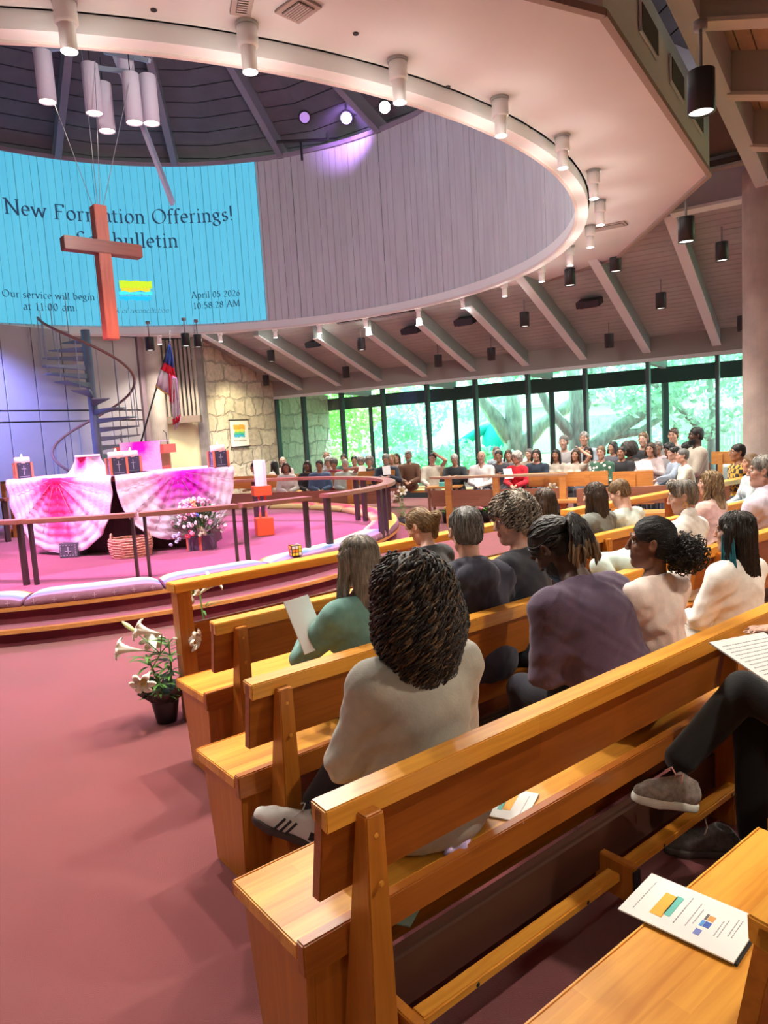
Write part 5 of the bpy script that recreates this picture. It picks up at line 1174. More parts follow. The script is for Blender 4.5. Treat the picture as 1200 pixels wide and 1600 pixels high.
for a, c in stems:
    for k in range(44):
        t = rs.uniform(.05, .98); an = rs.uniform(0, 2 * PI); q = Vector(a).lerp(Vector(c), t); leaf(m, q, (math.cos(an), math.sin(an), .35), rs.uniform(.09, .16), .024, rs.uniform(.2, .8))
m.build('foliage', M_leaf, lily, True)
for base, d, bud in (((-.10, 0, .53), (-1, -.15, .22), 0), ((.02, .0, .64), (-.9, -.1, .32), 0), ((-.05, -.06, .40), (-.05, -1, -.25), 0), ((-.04, .03, .50), (-.35, .8, .3), 0), ((.08, .02, .60), (.75, -.1, -.1), 0), ((-.15, .03, .66), (-.6, .2, .5), 1)):
    trumpet(lily, base, d, .16, .062, bool(bud)); m = MB(); m.tube([(.0, 0, .5), Vector(base) + Vector((0, 0, .0))], .004, 5); m.build('stalk', M_leaf, lily, True)
for ch in list(lily.children): ch.scale.z = .86
# second lily, its blossom showing above the front panel
p = st(1.85, 4.32); l2 = empty('potted_lily', p, 0, 'white Easter lily whose blossom just shows behind the front pew panel', 'plant')
b = MB(); b.lathe([(.060, 0), (.085, .165), (.088, .18), (.001, .17)], n=20); b.build('pot', mat('pot_black', ()), l2, True)
m = MB(); m.tube([(0, 0, .16), (-.03, 0, .74)], .006, 6); m.build('stem', M_leaf, l2, True); m = MB(); [leaf(m, (0, 0, rs.uniform(.2, .66)), (math.cos(k), math.sin(k), .4), .13, .016, .5) for k in range(26)]; m.build('foliage', M_leaf, l2, True)
trumpet(l2, (-.03, 0, .72), (-.3, -.8, .3), .14, .065); trumpet(l2, (-.03, 0, .72), (.6, .2, .5), .14, .065)
def pot_plant(x, y, D, label, h=.55, flowers=None, z=0):
    p = at_y(x, y, D); t = empty('potted_plant', (p.x, p.y, z), 0, label, 'plant'); rs = random.Random(int(x))
    b = MB(); b.lathe([(.09, 0), (.12, .2), (.001, .19)], n=18); b.build('pot', mat('pot_dark', (.02, .02, .022), .5), t, True)
    m = MB(); 
    for k in range(90): a = rs.uniform(0, 6.28); leaf(m, (rs.uniform(-.04, .04), rs.uniform(-.04, .04), rs.uniform(.2, h)), (math.cos(a), math.sin(a), rs.uniform(.1, .8)), rs.uniform(.1, .2), .022, rs.uniform(.2, .8))
    m.build('foliage', mat('plant_green', (.14, .30, .06), .5, var=.4, vscale=14), t, True)
    for k, c in enumerate(flowers or []):
        if c == 'lily': trumpet(t, (rs.uniform(-.1, .1), -.05, h * rs.uniform(.85, 1.1)), (rs.uniform(-1, 1), -.6, .2), .15, .07)
        else: m = MB(); m.sphere((rs.uniform(-.11, .11), rs.uniform(-.11, .02), .25 + rs.uniform(0, .12)), (.045, .045, .03), 8, 5); m.build('blossom', mat('bloom_' + c, {'y': (.85, .65, .05), 'p': (.80, .25, .40), 'r': (.75, .08, .12)}[c], .7), t, True)
pot_plant(628, 806, 12.1, 'white lily in a dark pot on the floor right of the far rail end', .62, ['lily', 'lily', 'lily'])
pot_plant(868, 806, 11.6, 'leafy green lily in a pot by the right end of the front screen', .60, ['lily'])
pot_plant(700, 792, 12.6, 'small pot of yellow flowers under the front screen, behind the grey-haired head', .20, ['y', 'y', 'y'])
pot_plant(757, 797, 12.4, 'small pot of pink flowers under the front screen, mid way', .20, ['p', 'r', 'p'])
pot_plant(780, 797, 12.0, 'small pot of yellow and pink flowers under the front screen by its middle post', .20, ['y', 'p'])
for i, (x, c, w) in enumerate(((371, 'yy', 'yellow flowers in a low pot at the far left behind the rail post'), (397, 'pp', 'pink flowers in a low pot right behind the tall candle stand'), (425, 'pp', 'pale pink flowers in a low pot, third from the left'), (457, 'rp', 'rose flowers in a low pot under the yellow bench'), (505, 'pp', 'pink flowers in a low pot near the middle rail posts'), (541, 'y', 'leafy low pot with a yellow bloom right of the rail opening'))):
    pot_plant(x, 795, 14.4, w, .22, list(c))
# flower arrangement before the altar
p = at_z(314, 860, ZP2) + Vector((0, .1, 0)); fa = empty('flower_arrangement', p, 0, 'big mixed arrangement of white, pink and blue flowers in a slate box before the altar', 'flowers')
rs = random.Random(21)
b = MB(); b.b2((-.155, -.1, 0), (-.02, .1, .17)); b.b2((.02, -.1, 0), (.165, .1, .185)); b.build('planter', mat('planter_slate', (.13, .11, .16), .6), fa); b = MB(); b.b2((-.02, -.105, 0), (.02, .09, .175)); b.b2((-.18, -.1, 0), (-.155, .0, .17)); b.build('planter_strip', M_corner, fa)
m = MB()
for k in range(520):
    a = rs.uniform(0, 6.28); el = rs.uniform(.0, 1.2); r_ = rs.uniform(.05, .31); c = Vector((r_ * math.cos(a) * 1.1, r_ * math.sin(a) * .75, .22 + rs.uniform(0, .35) * (1 - r_))); leaf(m, c, (math.cos(a), math.sin(a) * .6, math.tan(el) * .6), rs.uniform(.07, .17), rs.uniform(.012, .03), rs.uniform(0, .5))
for k in range(40): a = rs.uniform(-1, 1); leaf(m, (rs.uniform(-.1, .15), 0, .4), (a * .4, -.1, 1), rs.uniform(.15, .33), .02, .1)
m.build('foliage', M_leafd, fa, True)
for c, nm, n_, sz in (((.85, .82, .80), 'white', 34, .024), ((.85, .45, .58), 'pink', 19, .028), ((.80, .12, .18), 'red', 4, .026), ((.14, .20, .70), 'blue', 12, .022), ((.55, .62, .85), 'pale_blue', 7, .022), ((.90, .55, .30), 'peach', 6, .026), ((.62, .75, .45), 'lime', 8, .024)):
    cen = {'blue': (.02, .52), 'red': (-.10, .26), 'pale_blue': (-.28, .22), 'peach': (.0, .60), 'lime': (.06, .24)}.get(nm)
    for k in range(n_):
        a = rs.uniform(0, 6.28); el = rs.uniform(-.15, 1.45)
        if cen: c3 = Vector((cen[0] + rs.gauss(0, .03), -.20, cen[1] + rs.gauss(0, .04)))
        else: c3 = Vector((.34 * math.cos(a) * math.cos(el * .9), -.07 - .17 * abs(math.sin(a)) * math.cos(el), .30 + .38 * math.sin(el)))
        m = MB(); 
        for j in range(6): an = j * PI / 3 + k; m.sphere(c3 + Vector((math.cos(an) * sz * .6, -.004 * j, math.sin(an) * sz * .6)), (sz * .55, sz * .4, sz * .55), 6, 4)
        m.build('blossom', mat('petal_' + nm, c, .7), fa, True)

# ------------------------------------------------------------------ rail round the chancel, kneeling cushions
EC = Vector((-3.2, 9.9, 0)); EA, EB, ZT = 3.3, 2.52, 1.0
M_railtop = wood('rail_walnut', (.42, .20, .12), (.26, .11, .065), 0, .35); M_post = mat('rail_bronze', (.085, .06, .06), .45, .5)
def ep(a, k=0.0): return EC + Vector(((EA + k) * math.cos(a), (EB + k) * math.sin(a), 0))
def ang_at(x, y=None, z=ZT):  # rail angle under a pixel column on the near side
    best = None
    for i in range(-1800, 1800):
        a = R(i / 10); p = ep(a); v = cam_m.to_3x3().transposed() @ (Vector((p.x, p.y, z)) - Vector((0, 0, EYE))); px, py = 600 + FOC * v.x / -v.z, 800 - FOC * v.y / -v.z
        e = abs(px - x) + abs(py - y)
        if best is None or e < best[0]: best = (e, a)
    return best[1]
joints = [R(-135), ang_at(40, 817), ang_at(218, 803), ang_at(375, 788), ang_at(481, 775)]
secs = [(joints[0], joints[1] - .01), (joints[1] - .0, joints[2] - .012), (joints[2], joints[3] - .012), (joints[3], joints[4])]
lab = ['leftmost section cut by the frame', 'section in front of the left altar cloth', 'section in front of the flower arrangement', 'short section ending at the gap, with a floor bar']
g0 = ang_at(506, 769); secs += [(g0, g0 + .42), (g0 + .43, g0 + 1.25), (g0 + 1.26, g0 + 1.95), (g0 + 1.96, g0 + 2.7), (g0 + 2.71, g0 + 3.3)]
lab += ['section right of the gap, nearest the seated grey-haired woman', 'section at the far right bend', 'far section beyond the candle stand', 'far section behind the altar', 'farthest left section behind the altar']
for k, ((a0, a1), lb) in enumerate(zip(secs, lab)):
    t = empty('communion_rail', ep((a0 + a1) / 2) + Vector((0, 0, ZP2)), 0, 'curved walnut-topped rail on bronze posts, ' + lb, 'rail', 'rail sections round the chancel'); o_ = t.location.copy()
    b = MB(); n = max(4, int((a1 - a0) / .05)); v = []; f = []
    for i in range(n + 1):
        a = a0 + (a1 - a0) * i / n
        for kk_, z in ((-.085, ZT - .035), (.085, ZT - .035), (.085, ZT + .01), (-.085, ZT + .01)): q = ep(a, kk_) - o_; v.append((q.x, q.y, z - ZP2))
    for i in range(n):
        for j in range(4): f.append((4 * i + j, 4 * i + (j + 1) % 4, 4 * i + 4 + (j + 1) % 4, 4 * i + 4 + j))
    f += [(3, 2, 1, 0), (4 * n, 4 * n + 1, 4 * n + 2, 4 * n + 3)]; b._add(v, f); b.build('rail_top', M_railtop, t, bevel=.004)
    ends = [a0 + .013, a1 - .013]; 
    if k == 5: ends = [a0 + .05, a0 + .4, a1 - .05]
    for a in ends:
        m = MB(); q = ep(a) - o_; q.z = 0; tg = math.atan2(EB * math.cos(a), -EA * math.sin(a)); w = .028 if k in (1, 2) else .045 if k < 4 else .07
        m.box(q + Vector((0, 0, (ZT - .035 - ZP2) / 2)), (w if k < 4 else .07, .055, ZT - .035 - ZP2), rz=tg); m.build('post', M_post, t)
    if k in (3, 4): m = MB(); q0_, q1_ = ep(ends[0]) - o_, ep(ends[1]) - o_; m.beam(Vector((q0_.x, q0_.y, .03)), Vector((q1_.x, q1_.y, .03)), .03, .02); m.build('floor_bar', mat('bar_steel', (.35, .30, .36), .35, .8), t)
def rainbow(name, cols, side_c):
    m = bpy.data.materials.new(name); m.use_nodes = True; nt = m.node_tree; bs = nt.nodes['Principled BSDF']; bs.inputs['Roughness'].default_value = .9
    tc = nt.nodes.new('ShaderNodeTexCoord'); vm = nt.nodes.new('ShaderNodeVectorMath'); vm.operation = 'DISTANCE'; vm.inputs[1].default_value = (PC.x, PC.y, 0)
    sp = nt.nodes.new('ShaderNodeSeparateXYZ'); cb = nt.nodes.new('ShaderNodeCombineXYZ'); nt.links.new(tc.outputs['Object'], sp.inputs[0]); nt.links.new(sp.outputs[0], cb.inputs[0]); nt.links.new(sp.outputs[1], cb.inputs[1]); nt.links.new(cb.outputs[0], vm.inputs[0])
    nz = nt.nodes.new('ShaderNodeTexNoise'); nz.inputs['Scale'].default_value = 4; nt.links.new(tc.outputs['Object'], nz.inputs['Vector']); wv = nt.nodes.new('ShaderNodeMath'); wv.operation = 'MULTIPLY_ADD'; wv.inputs[1].default_value = .07; nt.links.new(nz.outputs['Fac'], wv.inputs[0]); nt.links.new(vm.outputs['Value'], wv.inputs[2])
    mr = nt.nodes.new('ShaderNodeMapRange'); mr.inputs['From Min'].default_value = RP2 - .37; mr.inputs['From Max'].default_value = RP2 + .09; nt.links.new(wv.outputs[0], mr.inputs[0])
    rp = nt.nodes.new('ShaderNodeValToRGB'); rp.color_ramp.elements.remove(rp.color_ramp.elements[1]); rp.color_ramp.elements[0].color = (*cols[0], 1)
    for i, c in enumerate(cols[1:]): e = rp.color_ramp.elements.new((i + 1) / (len(cols) - 1) * .92); e.color = (*c, 1)
    nt.links.new(mr.outputs[0], rp.inputs[0]); nt.links.new(rp.outputs[0], bs.inputs['Base Color']); return m
M_rb = rainbow('cushion_rainbow', [(.90, .50, .06), (.92, .70, .25), (.88, .86, .62), (.62, .84, .90), (.32, .58, .88), (.22, .28, .62), (.50, .30, .48), (.42, .22, .34)], 0)
M_rw = rainbow('cushion_warm', [(.85, .75, .30), (.75, .10, .15), (.85, .12, .25), (.90, .62, .10), (.90, .75, .30)], 0)
M_cs = mat('cushion_mauve', (.26, .12, .17), .95, var=.1, vscale=20)
def pang(x, y, z):
    p = at_z(x, y, z); return math.atan2(p.y - PC.y, p.x - PC.x)
cs = [pang(-150, 945, ZP2), pang(47, 940, ZP2), pang(250, 915, ZP2), pang(400, 885, ZP2), pang(520, 858, ZP2)]
cs += [cs[-1] + .27 * k for k in range(1, 9)]
for k in range(len(cs) - 1):
    a0, a1 = cs[k] + .004, cs[k + 1] - .004; t = MB(); n = 16; v = []; f = []
    prof = [(-.42, 0), (-.42, .05), (-.40, .085), (-.30, .105), (-.14, .105), (-.03, .085), (-.005, .05), (-.005, 0)]
    for i in range(n + 1):
        a = a0 + (a1 - a0) * i / n; ed = 1 - .45 * (abs(2 * i / n - 1) ** 8)
        for dr, z in prof: v.append((PC.x + (RP2 + dr) * math.cos(a), PC.y + (RP2 + dr) * math.sin(a), ZP2 + .004 + z * ed))
    m_ = len(prof)
    for i in range(n):
        for j in range(m_): f.append((m_ * i + j, m_ * i + (j + 1) % m_, m_ * i + m_ + (j + 1) % m_, m_ * i + m_ + j))
    f += [tuple(range(m_ - 1, -1, -1)), tuple(range(m_ * n, m_ * n + m_))]
    fm = [1 if (q % m_) in (5, 6) and q < n * m_ else 0 for q in range(n * m_)] + [1, 1]
    o = mesh_obj('kneeling_cushion', v, f, None, None, True, [M_rb if k < 5 else M_rw, M_cs], fm)
    wh = ['cut by the left edge of the frame', 'long one between the left rail posts', 'from the second seam to behind the pew end', 'partly hidden behind the front pew rail', 'beside the toy cube by the rail gap'] + ['far side of the platform, number %s past the gap' % w for w in ('one', 'two', 'three', 'four', 'five', 'six', 'seven', 'eight')]
    tag(o, '%s striped kneeling cushion, %s' % ('pale rainbow' if k < 5 else 'red and yellow', wh[k]), 'cushion', 'kneeling cushions round the platform edge')
    if k < 5:
        m = MB(); nn = 7
        for i in range(nn):
            a = a0 + (a1 - a0) * (i + .5) / nn; e = Vector((math.cos(a), math.sin(a), 0)); tt = Vector((-e.y, e.x, 0)); c = Vector((PC.x, PC.y, ZP2 + .045)) + e * (RP2 + .002)
            m.beam(c - tt * .02, c + tt * .02, .005, .004); m.beam(c - Vector((0, 0, .022)), c + Vector((0, 0, .022)), .004, .004, up=tuple(e))
        m.build('stitched_cross', mat('stitch_pink', (.55, .35, .45), .9), o)
# toy cube on the step edge
p = at_z(474, 880, .335) ; q = PC + (Vector((p.x, p.y, 0)) - PC).normalized() * (RP2 - .06)
cube = empty('puzzle_cube', (q.x, q.y, ZP2 + .10), R(25), 'small black puzzle cube with orange, yellow and white squares on the cushion edge', 'toy cube')
b = MB(); b.box((0, 0, .06), (.118, .118, .118)); b.build('body', mat('cube_black', (.012, .012, .014), .3), cube, bevel=.006)
rs = random.Random(4); cc = [(.85, .30, .03), (.85, .70, .06), (.8, .8, .75), (.8, .08, .05), (.08, .15, .6)]
for axis in range(3):
    for sg in ((-1, 1) if axis < 2 else (1,)):
        for i in range(3):
            for j in range(3):
                c = [0, 0, .06]; d = [.03, .03, .03]; o2 = [k for k in range(3) if k != axis]; c[axis] += sg * .0595; d[axis] = .002; c[o2[0]] += (i - 1) * .037; c[o2[1]] += (j - 1) * .037; k = rs.randrange(5); m = MB(); m.box(c, d); m.build('sticker', mat('sticker_%d' % k, cc[k], .4), cube)

# ------------------------------------------------------------------ flag and spiral stair behind the altar
b0, b1 = at_y(220, 692, 13.2), at_y(266, 540, 13.2)
fr = empty('flag', (b0.x, b0.y, 0), 0, 'blue, red and white flag with gold fringe leaning on a dark pole behind the altar', 'flag')
o_ = fr.location.copy()
b = MB(); foot = Vector((b0.x - .05, b0.y, 0)); b.tube([foot - o_ + Vector((-.08, 0, 0)), b0 - o_, b1 - o_ + Vector((.0, 0, .08))], .016, 8); b.build('pole', M_dark, fr, True)
def fpt(x, y, d=0): return at_y(x, y, 13.1 - d) - o_
rows = [((264, 541), (268, 543)), ((258, 562), (272, 566)), ((253, 577), (273, 586)), ((248, 592), (276, 610)), ((243, 602), (279, 640))]
def cloth_strip(name, outline, matl, dep=.0):
    nU = 10; v = []; f = []; nV = len(outline)
    for i, (l, r_) in enumerate(outline):
        for j in range(nU + 1):
            t = j / nU; x = l[0] + (r_[0] - l[0]) * t; y = l[1] + (r_[1] - l[1]) * t; v.append(fpt(x, y, dep + .05 * math.sin(t * 14 + i * .5)))
    for i in range(nV - 1):
        for j in range(nU): f.append((i * (nU + 1) + j, i * (nU + 1) + j + 1, (i + 1) * (nU + 1) + j + 1, (i + 1) * (nU + 1) + j))
    o = mesh_obj(name, v, f, matl, fr, True); md = o.modifiers.new('thick', 'SOLIDIFY'); md.thickness = .008; return o
FW, FR_, FB = mat('flag_white', (.75, .68, .72), .8), mat('flag_red', (.70, .02, .04), .8), mat('flag_blue', (.05, .14, .42), .8)
cloth_strip('blue_field', [((264, 538), (267, 541)), ((260, 556), (271, 560)), ((257, 566), (272, 575))], FB)
cloth_strip('red_band', [((257, 566), (272, 575)), ((251, 577), (275, 590)), ], FR_)
cloth_strip('white_field', [((251, 577), (268, 588)), ((247, 592), (268, 606)), ((244, 602), (264, 617))], FW)
cloth_strip('red_fold', [((264, 583), (275, 588)), ((265, 610), (273, 620)), ((266, 628), (270, 634))], FR_, .05)
cloth_strip('white_tail', [((270, 588), (276, 590)), ((268, 612), (279, 620)), ((269, 640), (281, 650)), ((271, 664), (282, 655)), ((273, 672), (277, 668))], FW, .06)
cloth_strip('red_tip', [((270, 655), (282, 648)), ((271, 664), (281, 658))], FR_, .09)
m = MB(); m.tube([fpt(243, 603, .06), fpt(254, 611, .06), fpt(265, 618, .06)], .014, 6); m.build('fringe', mat('fringe_gold', (.65, .42, .08), .6), fr)
m = MB(); m.tube([b1 - o_ + Vector((0, 0, .05)), b1 - o_ + Vector((.02, 0, .28))], .008, 6); m.build('spear_tip', mat('chrome', ()), fr)
# spiral stair
sp0 = at_y(150, 640, 14.2); stair = empty('spiral_staircase', (sp0.x - .05, sp0.y, 0), 0, 'grey-blue steel spiral staircase with a curling brown handrail against the panelled wall', 'staircase')
M_st = mat('stair_steel', (.20, .23, .31), .45, .2); M_hr = mat('handrail_brown', (.22, .10, .08), .5)
b = MB(); b.tube([(0, 0, 0), (0, 0, 4.0)], .085, 16); b.build('centre_pole', M_st, stair, True)
nT = 22
sa = lambda k: R(-10) - (k - 12) * R(24)
for k in range(nT):
    z = .18 + k * .175; a = sa(k); m = MB(); w0, w1 = R(8), R(11)
    ps = [(0.08, a - R(30)), (.84, a - w1), (.84, a + w1), (.08, a + R(30))]
    m.hexa([Vector((r_ * math.cos(t), r_ * math.sin(t), z - (.02 if r_ > .5 else .10))) for r_, t in ps] + [Vector((r_ * math.cos(t), r_ * math.sin(t), z)) for r_, t in ps]); m.build('tread', M_st, stair)
    m = MB(); m.tube([(.82 * math.cos(a), .82 * math.sin(a), z), (.82 * math.cos(a), .82 * math.sin(a), z + .92)], .009, 5); m.build('baluster', M_st, stair)
m = MB(); m.tube([(.82 * math.cos(sa(k / 3)), .82 * math.sin(sa(k / 3)), .18 + k / 3 * .175 + .93) for k in range(-3, 3 * nT - 12)], .026, 8); m.build('handrail', M_hr, stair, True)
# banner on the stone wall
bp = at_y(374, 677, 18.6); q_ = (SW1 - SW0).normalized(); e = (bp - SW0).dot(q_); base_ = SW0 + q_ * e; nrm_ = Vector((q_.y, -q_.x, 0)); 
if nrm_.y > 0: nrm_ = -nrm_
cen = base_ + nrm_ * .04; Dn = cen.y; cz_ = at_y(374, 677, Dn).z; bn = empty('banner', (cen.x, cen.y, cz_), math.atan2(nrm_.y, nrm_.x) + PI / 2, 'white cloth banner with an orange, green and blue brush emblem on the stone wall', 'banner')
hw = .34; hh = 20.5 * Dn / 1111
b = MB(); b.b2((-hw, -.012, -hh), (hw, 0, hh)); b.build('cloth', mat('banner_cloth', (.80, .76, .68), .85), bn)
b = MB(); b.tube([(-hw - .03, -.01, hh), (hw + .03, -.01, hh)], .014, 8); b.tube([(-hw - .03, -.01, -hh), (hw + .03, -.01, -hh)], .014, 8); b.build('dowel', M_dark, bn)
for (z0, z1, x0, x1, c, nm) in ((.10, .22, -.22, .22, (.85, .38, .05), 'orange'), (.03, .11, -.18, .20, (.62, .62, .08), 'lime'), (-.03, .04, -.2, .2, (.08, .50, .22), 'green'), (-.10, -.02, -.22, .19, (.04, .40, .60), 'blue')):
    m = MB(); rs = random.Random(int(z0 * 100)); n = 8
    for i in range(n):
        xa, xb = x0 + (x1 - x0) * i / n, x0 + (x1 - x0) * (i + 1) / n; dz_ = rs.uniform(-.015, .015); m.b2((xa, -.018, z0 + dz_), (xb, -.013, z1 + dz_))
    m.build('brush_stroke', mat('paint_' + nm, c, .8), bn)
m = MB(); s_ = 'ark of reconciliation'; sz_ = .5 / text_width(s_); pen(m, s_, lambda u, v: Vector((u, -.015, v)), sz_, -.25, -.20, w=.06); m.build('lettering', mat('ink_dark', (.03, .03, .05), .8), bn)
# ------------------------------------------------------------------ pews in front of us
def pew(k, s0, s1, posts, label, t0, kneel=True, back0=.05):
    """local frame: x along the pew, y towards the chancel, origin on the floor under the back's rear face"""
    o = st(s0, t0); root = empty('pew', o, PEW_ANG, label, 'pew', 'oak pews with open backs'); L = s1 - s0
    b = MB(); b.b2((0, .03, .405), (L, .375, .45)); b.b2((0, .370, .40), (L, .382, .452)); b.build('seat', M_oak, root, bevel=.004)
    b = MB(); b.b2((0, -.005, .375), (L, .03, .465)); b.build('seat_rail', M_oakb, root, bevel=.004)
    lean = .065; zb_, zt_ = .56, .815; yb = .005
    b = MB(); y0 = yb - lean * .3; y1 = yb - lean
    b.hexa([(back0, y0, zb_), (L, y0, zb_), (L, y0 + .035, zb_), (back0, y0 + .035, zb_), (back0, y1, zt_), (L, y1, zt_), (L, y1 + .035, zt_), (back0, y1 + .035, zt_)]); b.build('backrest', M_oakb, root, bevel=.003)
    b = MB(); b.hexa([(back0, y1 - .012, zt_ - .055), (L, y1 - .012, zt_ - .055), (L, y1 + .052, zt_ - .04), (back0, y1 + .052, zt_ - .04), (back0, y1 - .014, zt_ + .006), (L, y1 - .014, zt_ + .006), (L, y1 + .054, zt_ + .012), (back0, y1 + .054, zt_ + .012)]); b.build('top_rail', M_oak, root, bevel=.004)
    for x in posts:
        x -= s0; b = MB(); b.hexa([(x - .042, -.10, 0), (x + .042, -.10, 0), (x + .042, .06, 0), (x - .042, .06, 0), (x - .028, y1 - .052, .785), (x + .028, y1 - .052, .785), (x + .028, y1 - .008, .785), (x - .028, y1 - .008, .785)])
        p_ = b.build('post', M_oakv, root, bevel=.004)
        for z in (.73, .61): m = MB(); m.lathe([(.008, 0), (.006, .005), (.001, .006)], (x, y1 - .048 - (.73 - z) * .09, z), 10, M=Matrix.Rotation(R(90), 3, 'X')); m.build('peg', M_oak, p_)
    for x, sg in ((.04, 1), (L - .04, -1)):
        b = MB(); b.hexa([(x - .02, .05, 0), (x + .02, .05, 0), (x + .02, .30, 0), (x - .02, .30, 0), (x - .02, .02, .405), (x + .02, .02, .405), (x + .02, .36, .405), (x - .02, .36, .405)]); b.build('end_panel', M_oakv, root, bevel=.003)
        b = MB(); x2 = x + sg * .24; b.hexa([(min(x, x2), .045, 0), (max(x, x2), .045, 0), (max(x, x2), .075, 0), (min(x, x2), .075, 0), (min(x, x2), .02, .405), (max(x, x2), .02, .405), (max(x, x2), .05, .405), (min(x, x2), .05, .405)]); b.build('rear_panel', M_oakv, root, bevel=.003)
    b = MB(); b.b2((.06, .24, .33), (L - .06, .27, .405)); b.build('stretcher', M_oakb, root)
    b = MB(); b.b2((.30, .10, .235), (L - .3, .34, .25)); b.build('book_shelf', M_oakb, root)
    if kneel:
        kr = empty('kneeler', o + U * .22 + N * (-.02), PEW_ANG, 'folding kneeler with an oak bar and brown pad, ' + kneel, 'kneeler', 'kneelers behind the pews')
        x = .05; i = 0
        while x < min(L - .5, 2.6):
            x1 = x + .88; m = MB(); m.b2((x, -.10, .155), (x1, -.05, .185)); m.build('bar', M_oak, kr, bevel=.005)
            for q in (.2, .7): w = MB(); w.lathe([(.007, 0), (.001, .002)], (x + q, -.101, .168), 10, M=Matrix.Rotation(R(90), 3, 'X')); w.build('screw', M_dark, kr)
            m = MB(); m.b2((x - .045, -.13, .07), (x - .012, .02, .205)); m.build('bracket', M_oakv, kr, bevel=.004); m = MB(); m.b2((x - .046, -.137, .085), (x - .011, -.13, .19)); m.build('hinge', M_dark, kr); x += .95
        m = MB(); m.b2((-.02, .0, .13), (min(L - .4, x), .05, .30)); m.build('pad', mat('pad_brown', (.075, .030, .020), .45), kr, bevel=.012)
    return root
rows = [('nearest, its back crossing the lower middle', 'under the nearest pew'), ('second from the camera, behind the curly-haired woman', 'under the second pew'), ('third from the camera, by the potted lily', 'under the third pew')]
for k in range(3):
    s0 = .78 + .285 * k; t0 = 1.43 + .91 * k
    pew(k, s0, s0 + (3.9, 3.0, 2.75)[k], [.945 + .29 * k, 2.80 + .29 * k + (0 if k == 0 else -.1)] + ([4.3] if k == 0 else []), 'oak pew with a slatless board back, ' + rows[k][0], t0, rows[k][1])
pew(3, 4.25, 8.0, [4.5, 6.0, 7.6], 'oak pew continuing to the right beyond the white-shirted women', 2.34, 'under the right-hand pew')
pew(5, 4.35, 8.2, [4.6, 6.2, 7.8], 'oak pew farther right, behind the long brown hair', 3.25, None)
pew(4, .30, 2.08, [1.42, 1.9], 'oak pew at the lower right with a program on its seat', .55, None, back0=.87)
pew(6, 2.14, 4.2, [2.4, 3.9], 'oak pew at the right edge under the person in black trousers', .55, None)
# front screen before the third pew
fs = empty('pew_screen', st(1.58, 4.12), PEW_ANG, 'oak front screen with a top rail, end post and low panel before the third pew', 'screen', 'oak front screens')
b = MB(); b.b2((-.02, -.05, .81), (3.6, .09, .865)); b.build('top_rail', M_oak, fs, bevel=.005)
for x in (.045, 1.8, 3.5): b = MB(); b.b2((x - .045, -.03, 0), (x + .045, .07, .81)); b.build('post', M_oakv, fs, bevel=.004)
b = MB(); b.b2((.09, .0, .20), (3.46, .035, .60)); b.build('panel', M_oakb, fs, bevel=.004)
fs2 = dup(fs, st(5.4, 4.12), None, 'oak front screen continuing to the right beyond the first one', 'oak front screens')

# ------------------------------------------------------------------ screens and benches on the far side
M_far = wood('oak_far', (.68, .34, .10), (.50, .20, .05), 0, .4, board=.09, baxis=2); M_farb = wood('oak_far_brown', (.36, .16, .10), (.24, .10, .06), 0, .45, board=.07, baxis=2)
def bench(x0, x1, D0, D1, label, zt=.84, h=.24, yellow=True, seat=True, name='bench', cat='bench', flip=False, posts=2):
    p0, p1 = at_y(x0, 740, D0), at_y(x1, 740, D1); p0.z = p1.z = 0; d = p1 - p0; L = d.length; t = empty(name, p0, math.atan2(d.y, d.x), label, cat, 'benches on the far side'); sg = -1 if flip else 1
    b = MB(); b.b2((0, -.02, zt - h), (L, .02, zt)); b.build('backrest', M_far if yellow else M_farb, t, bevel=.004)
    if seat:
        b = MB(); b.b2((0, min(0, sg * .42) + .0, .40), (L, max(0, sg * .42), .445)); b.build('seat', M_far, t, bevel=.004)
        for i in range(posts):
            x = L * (i + .5) / posts if posts > 1 else L / 2; m = MB(); m.b2((x - .04, -.055, .0), (x + .04, -.02, zt - .04)); m.build('post', M_far, t); m = MB(); m.b2((x - .02, min(0, sg * .38), 0), (x + .02, max(0, sg * .38), .40)); m.build('leg', M_farb, t)
    return t
def screen(x0, x1, D0, D1, label, rail=True, posts=(0, .5, 1), zt=.86, yellow=False):
    p0, p1 = at_y(x0, 740, D0), at_y(x1, 740, D1); p0.z = p1.z = 0; d = p1 - p0; L = d.length; t = empty('pew_screen', p0, math.atan2(d.y, d.x), label, 'screen', 'oak front screens')
    if rail: b = MB(); b.b2((0, -.06, zt - .04), (L, .06, zt)); b.build('top_rail', mat('rail_pale', (.50, .33, .22), .4), t, bevel=.004)
    for q in posts: m = MB(); m.b2((L * q - .05, -.05, 0), (L * q + .05, .05, zt - .04)); m.build('post', M_far, t)
    b = MB(); b.b2((0, -.015, .34), (L, .015, .62)); b.build('panel', M_farb, t, bevel=.003)
    return t
screen(300, 622, 14.6, 13.3, 'brown low panel screen on the left of the far side', rail=False, posts=(.78,))
bench(340, 617, 15.2, 13.9, 'long yellow-lit bench back at the left of the far side', .93, .26, flip=True)
screen(672, 886, 12.3, 11.3, 'oak screen with a pale top rail before the man in the white shirt', posts=(.14, .5, .97))
bench(826, 950, 11.75, 11.2, 'yellow-lit bench back behind the screen post, right of the woman in red', .86, .23, flip=True)
bench(957, 1021, 10.9, 10.7, 'short brown-topped bench back on a post in the middle of the right group', .86, .25, yellow=True, flip=True, posts=1)
bench(1112, 1172, 12.6, 12.2, 'bench back in front of the last window by the concrete column', .98, .22, yellow=True)
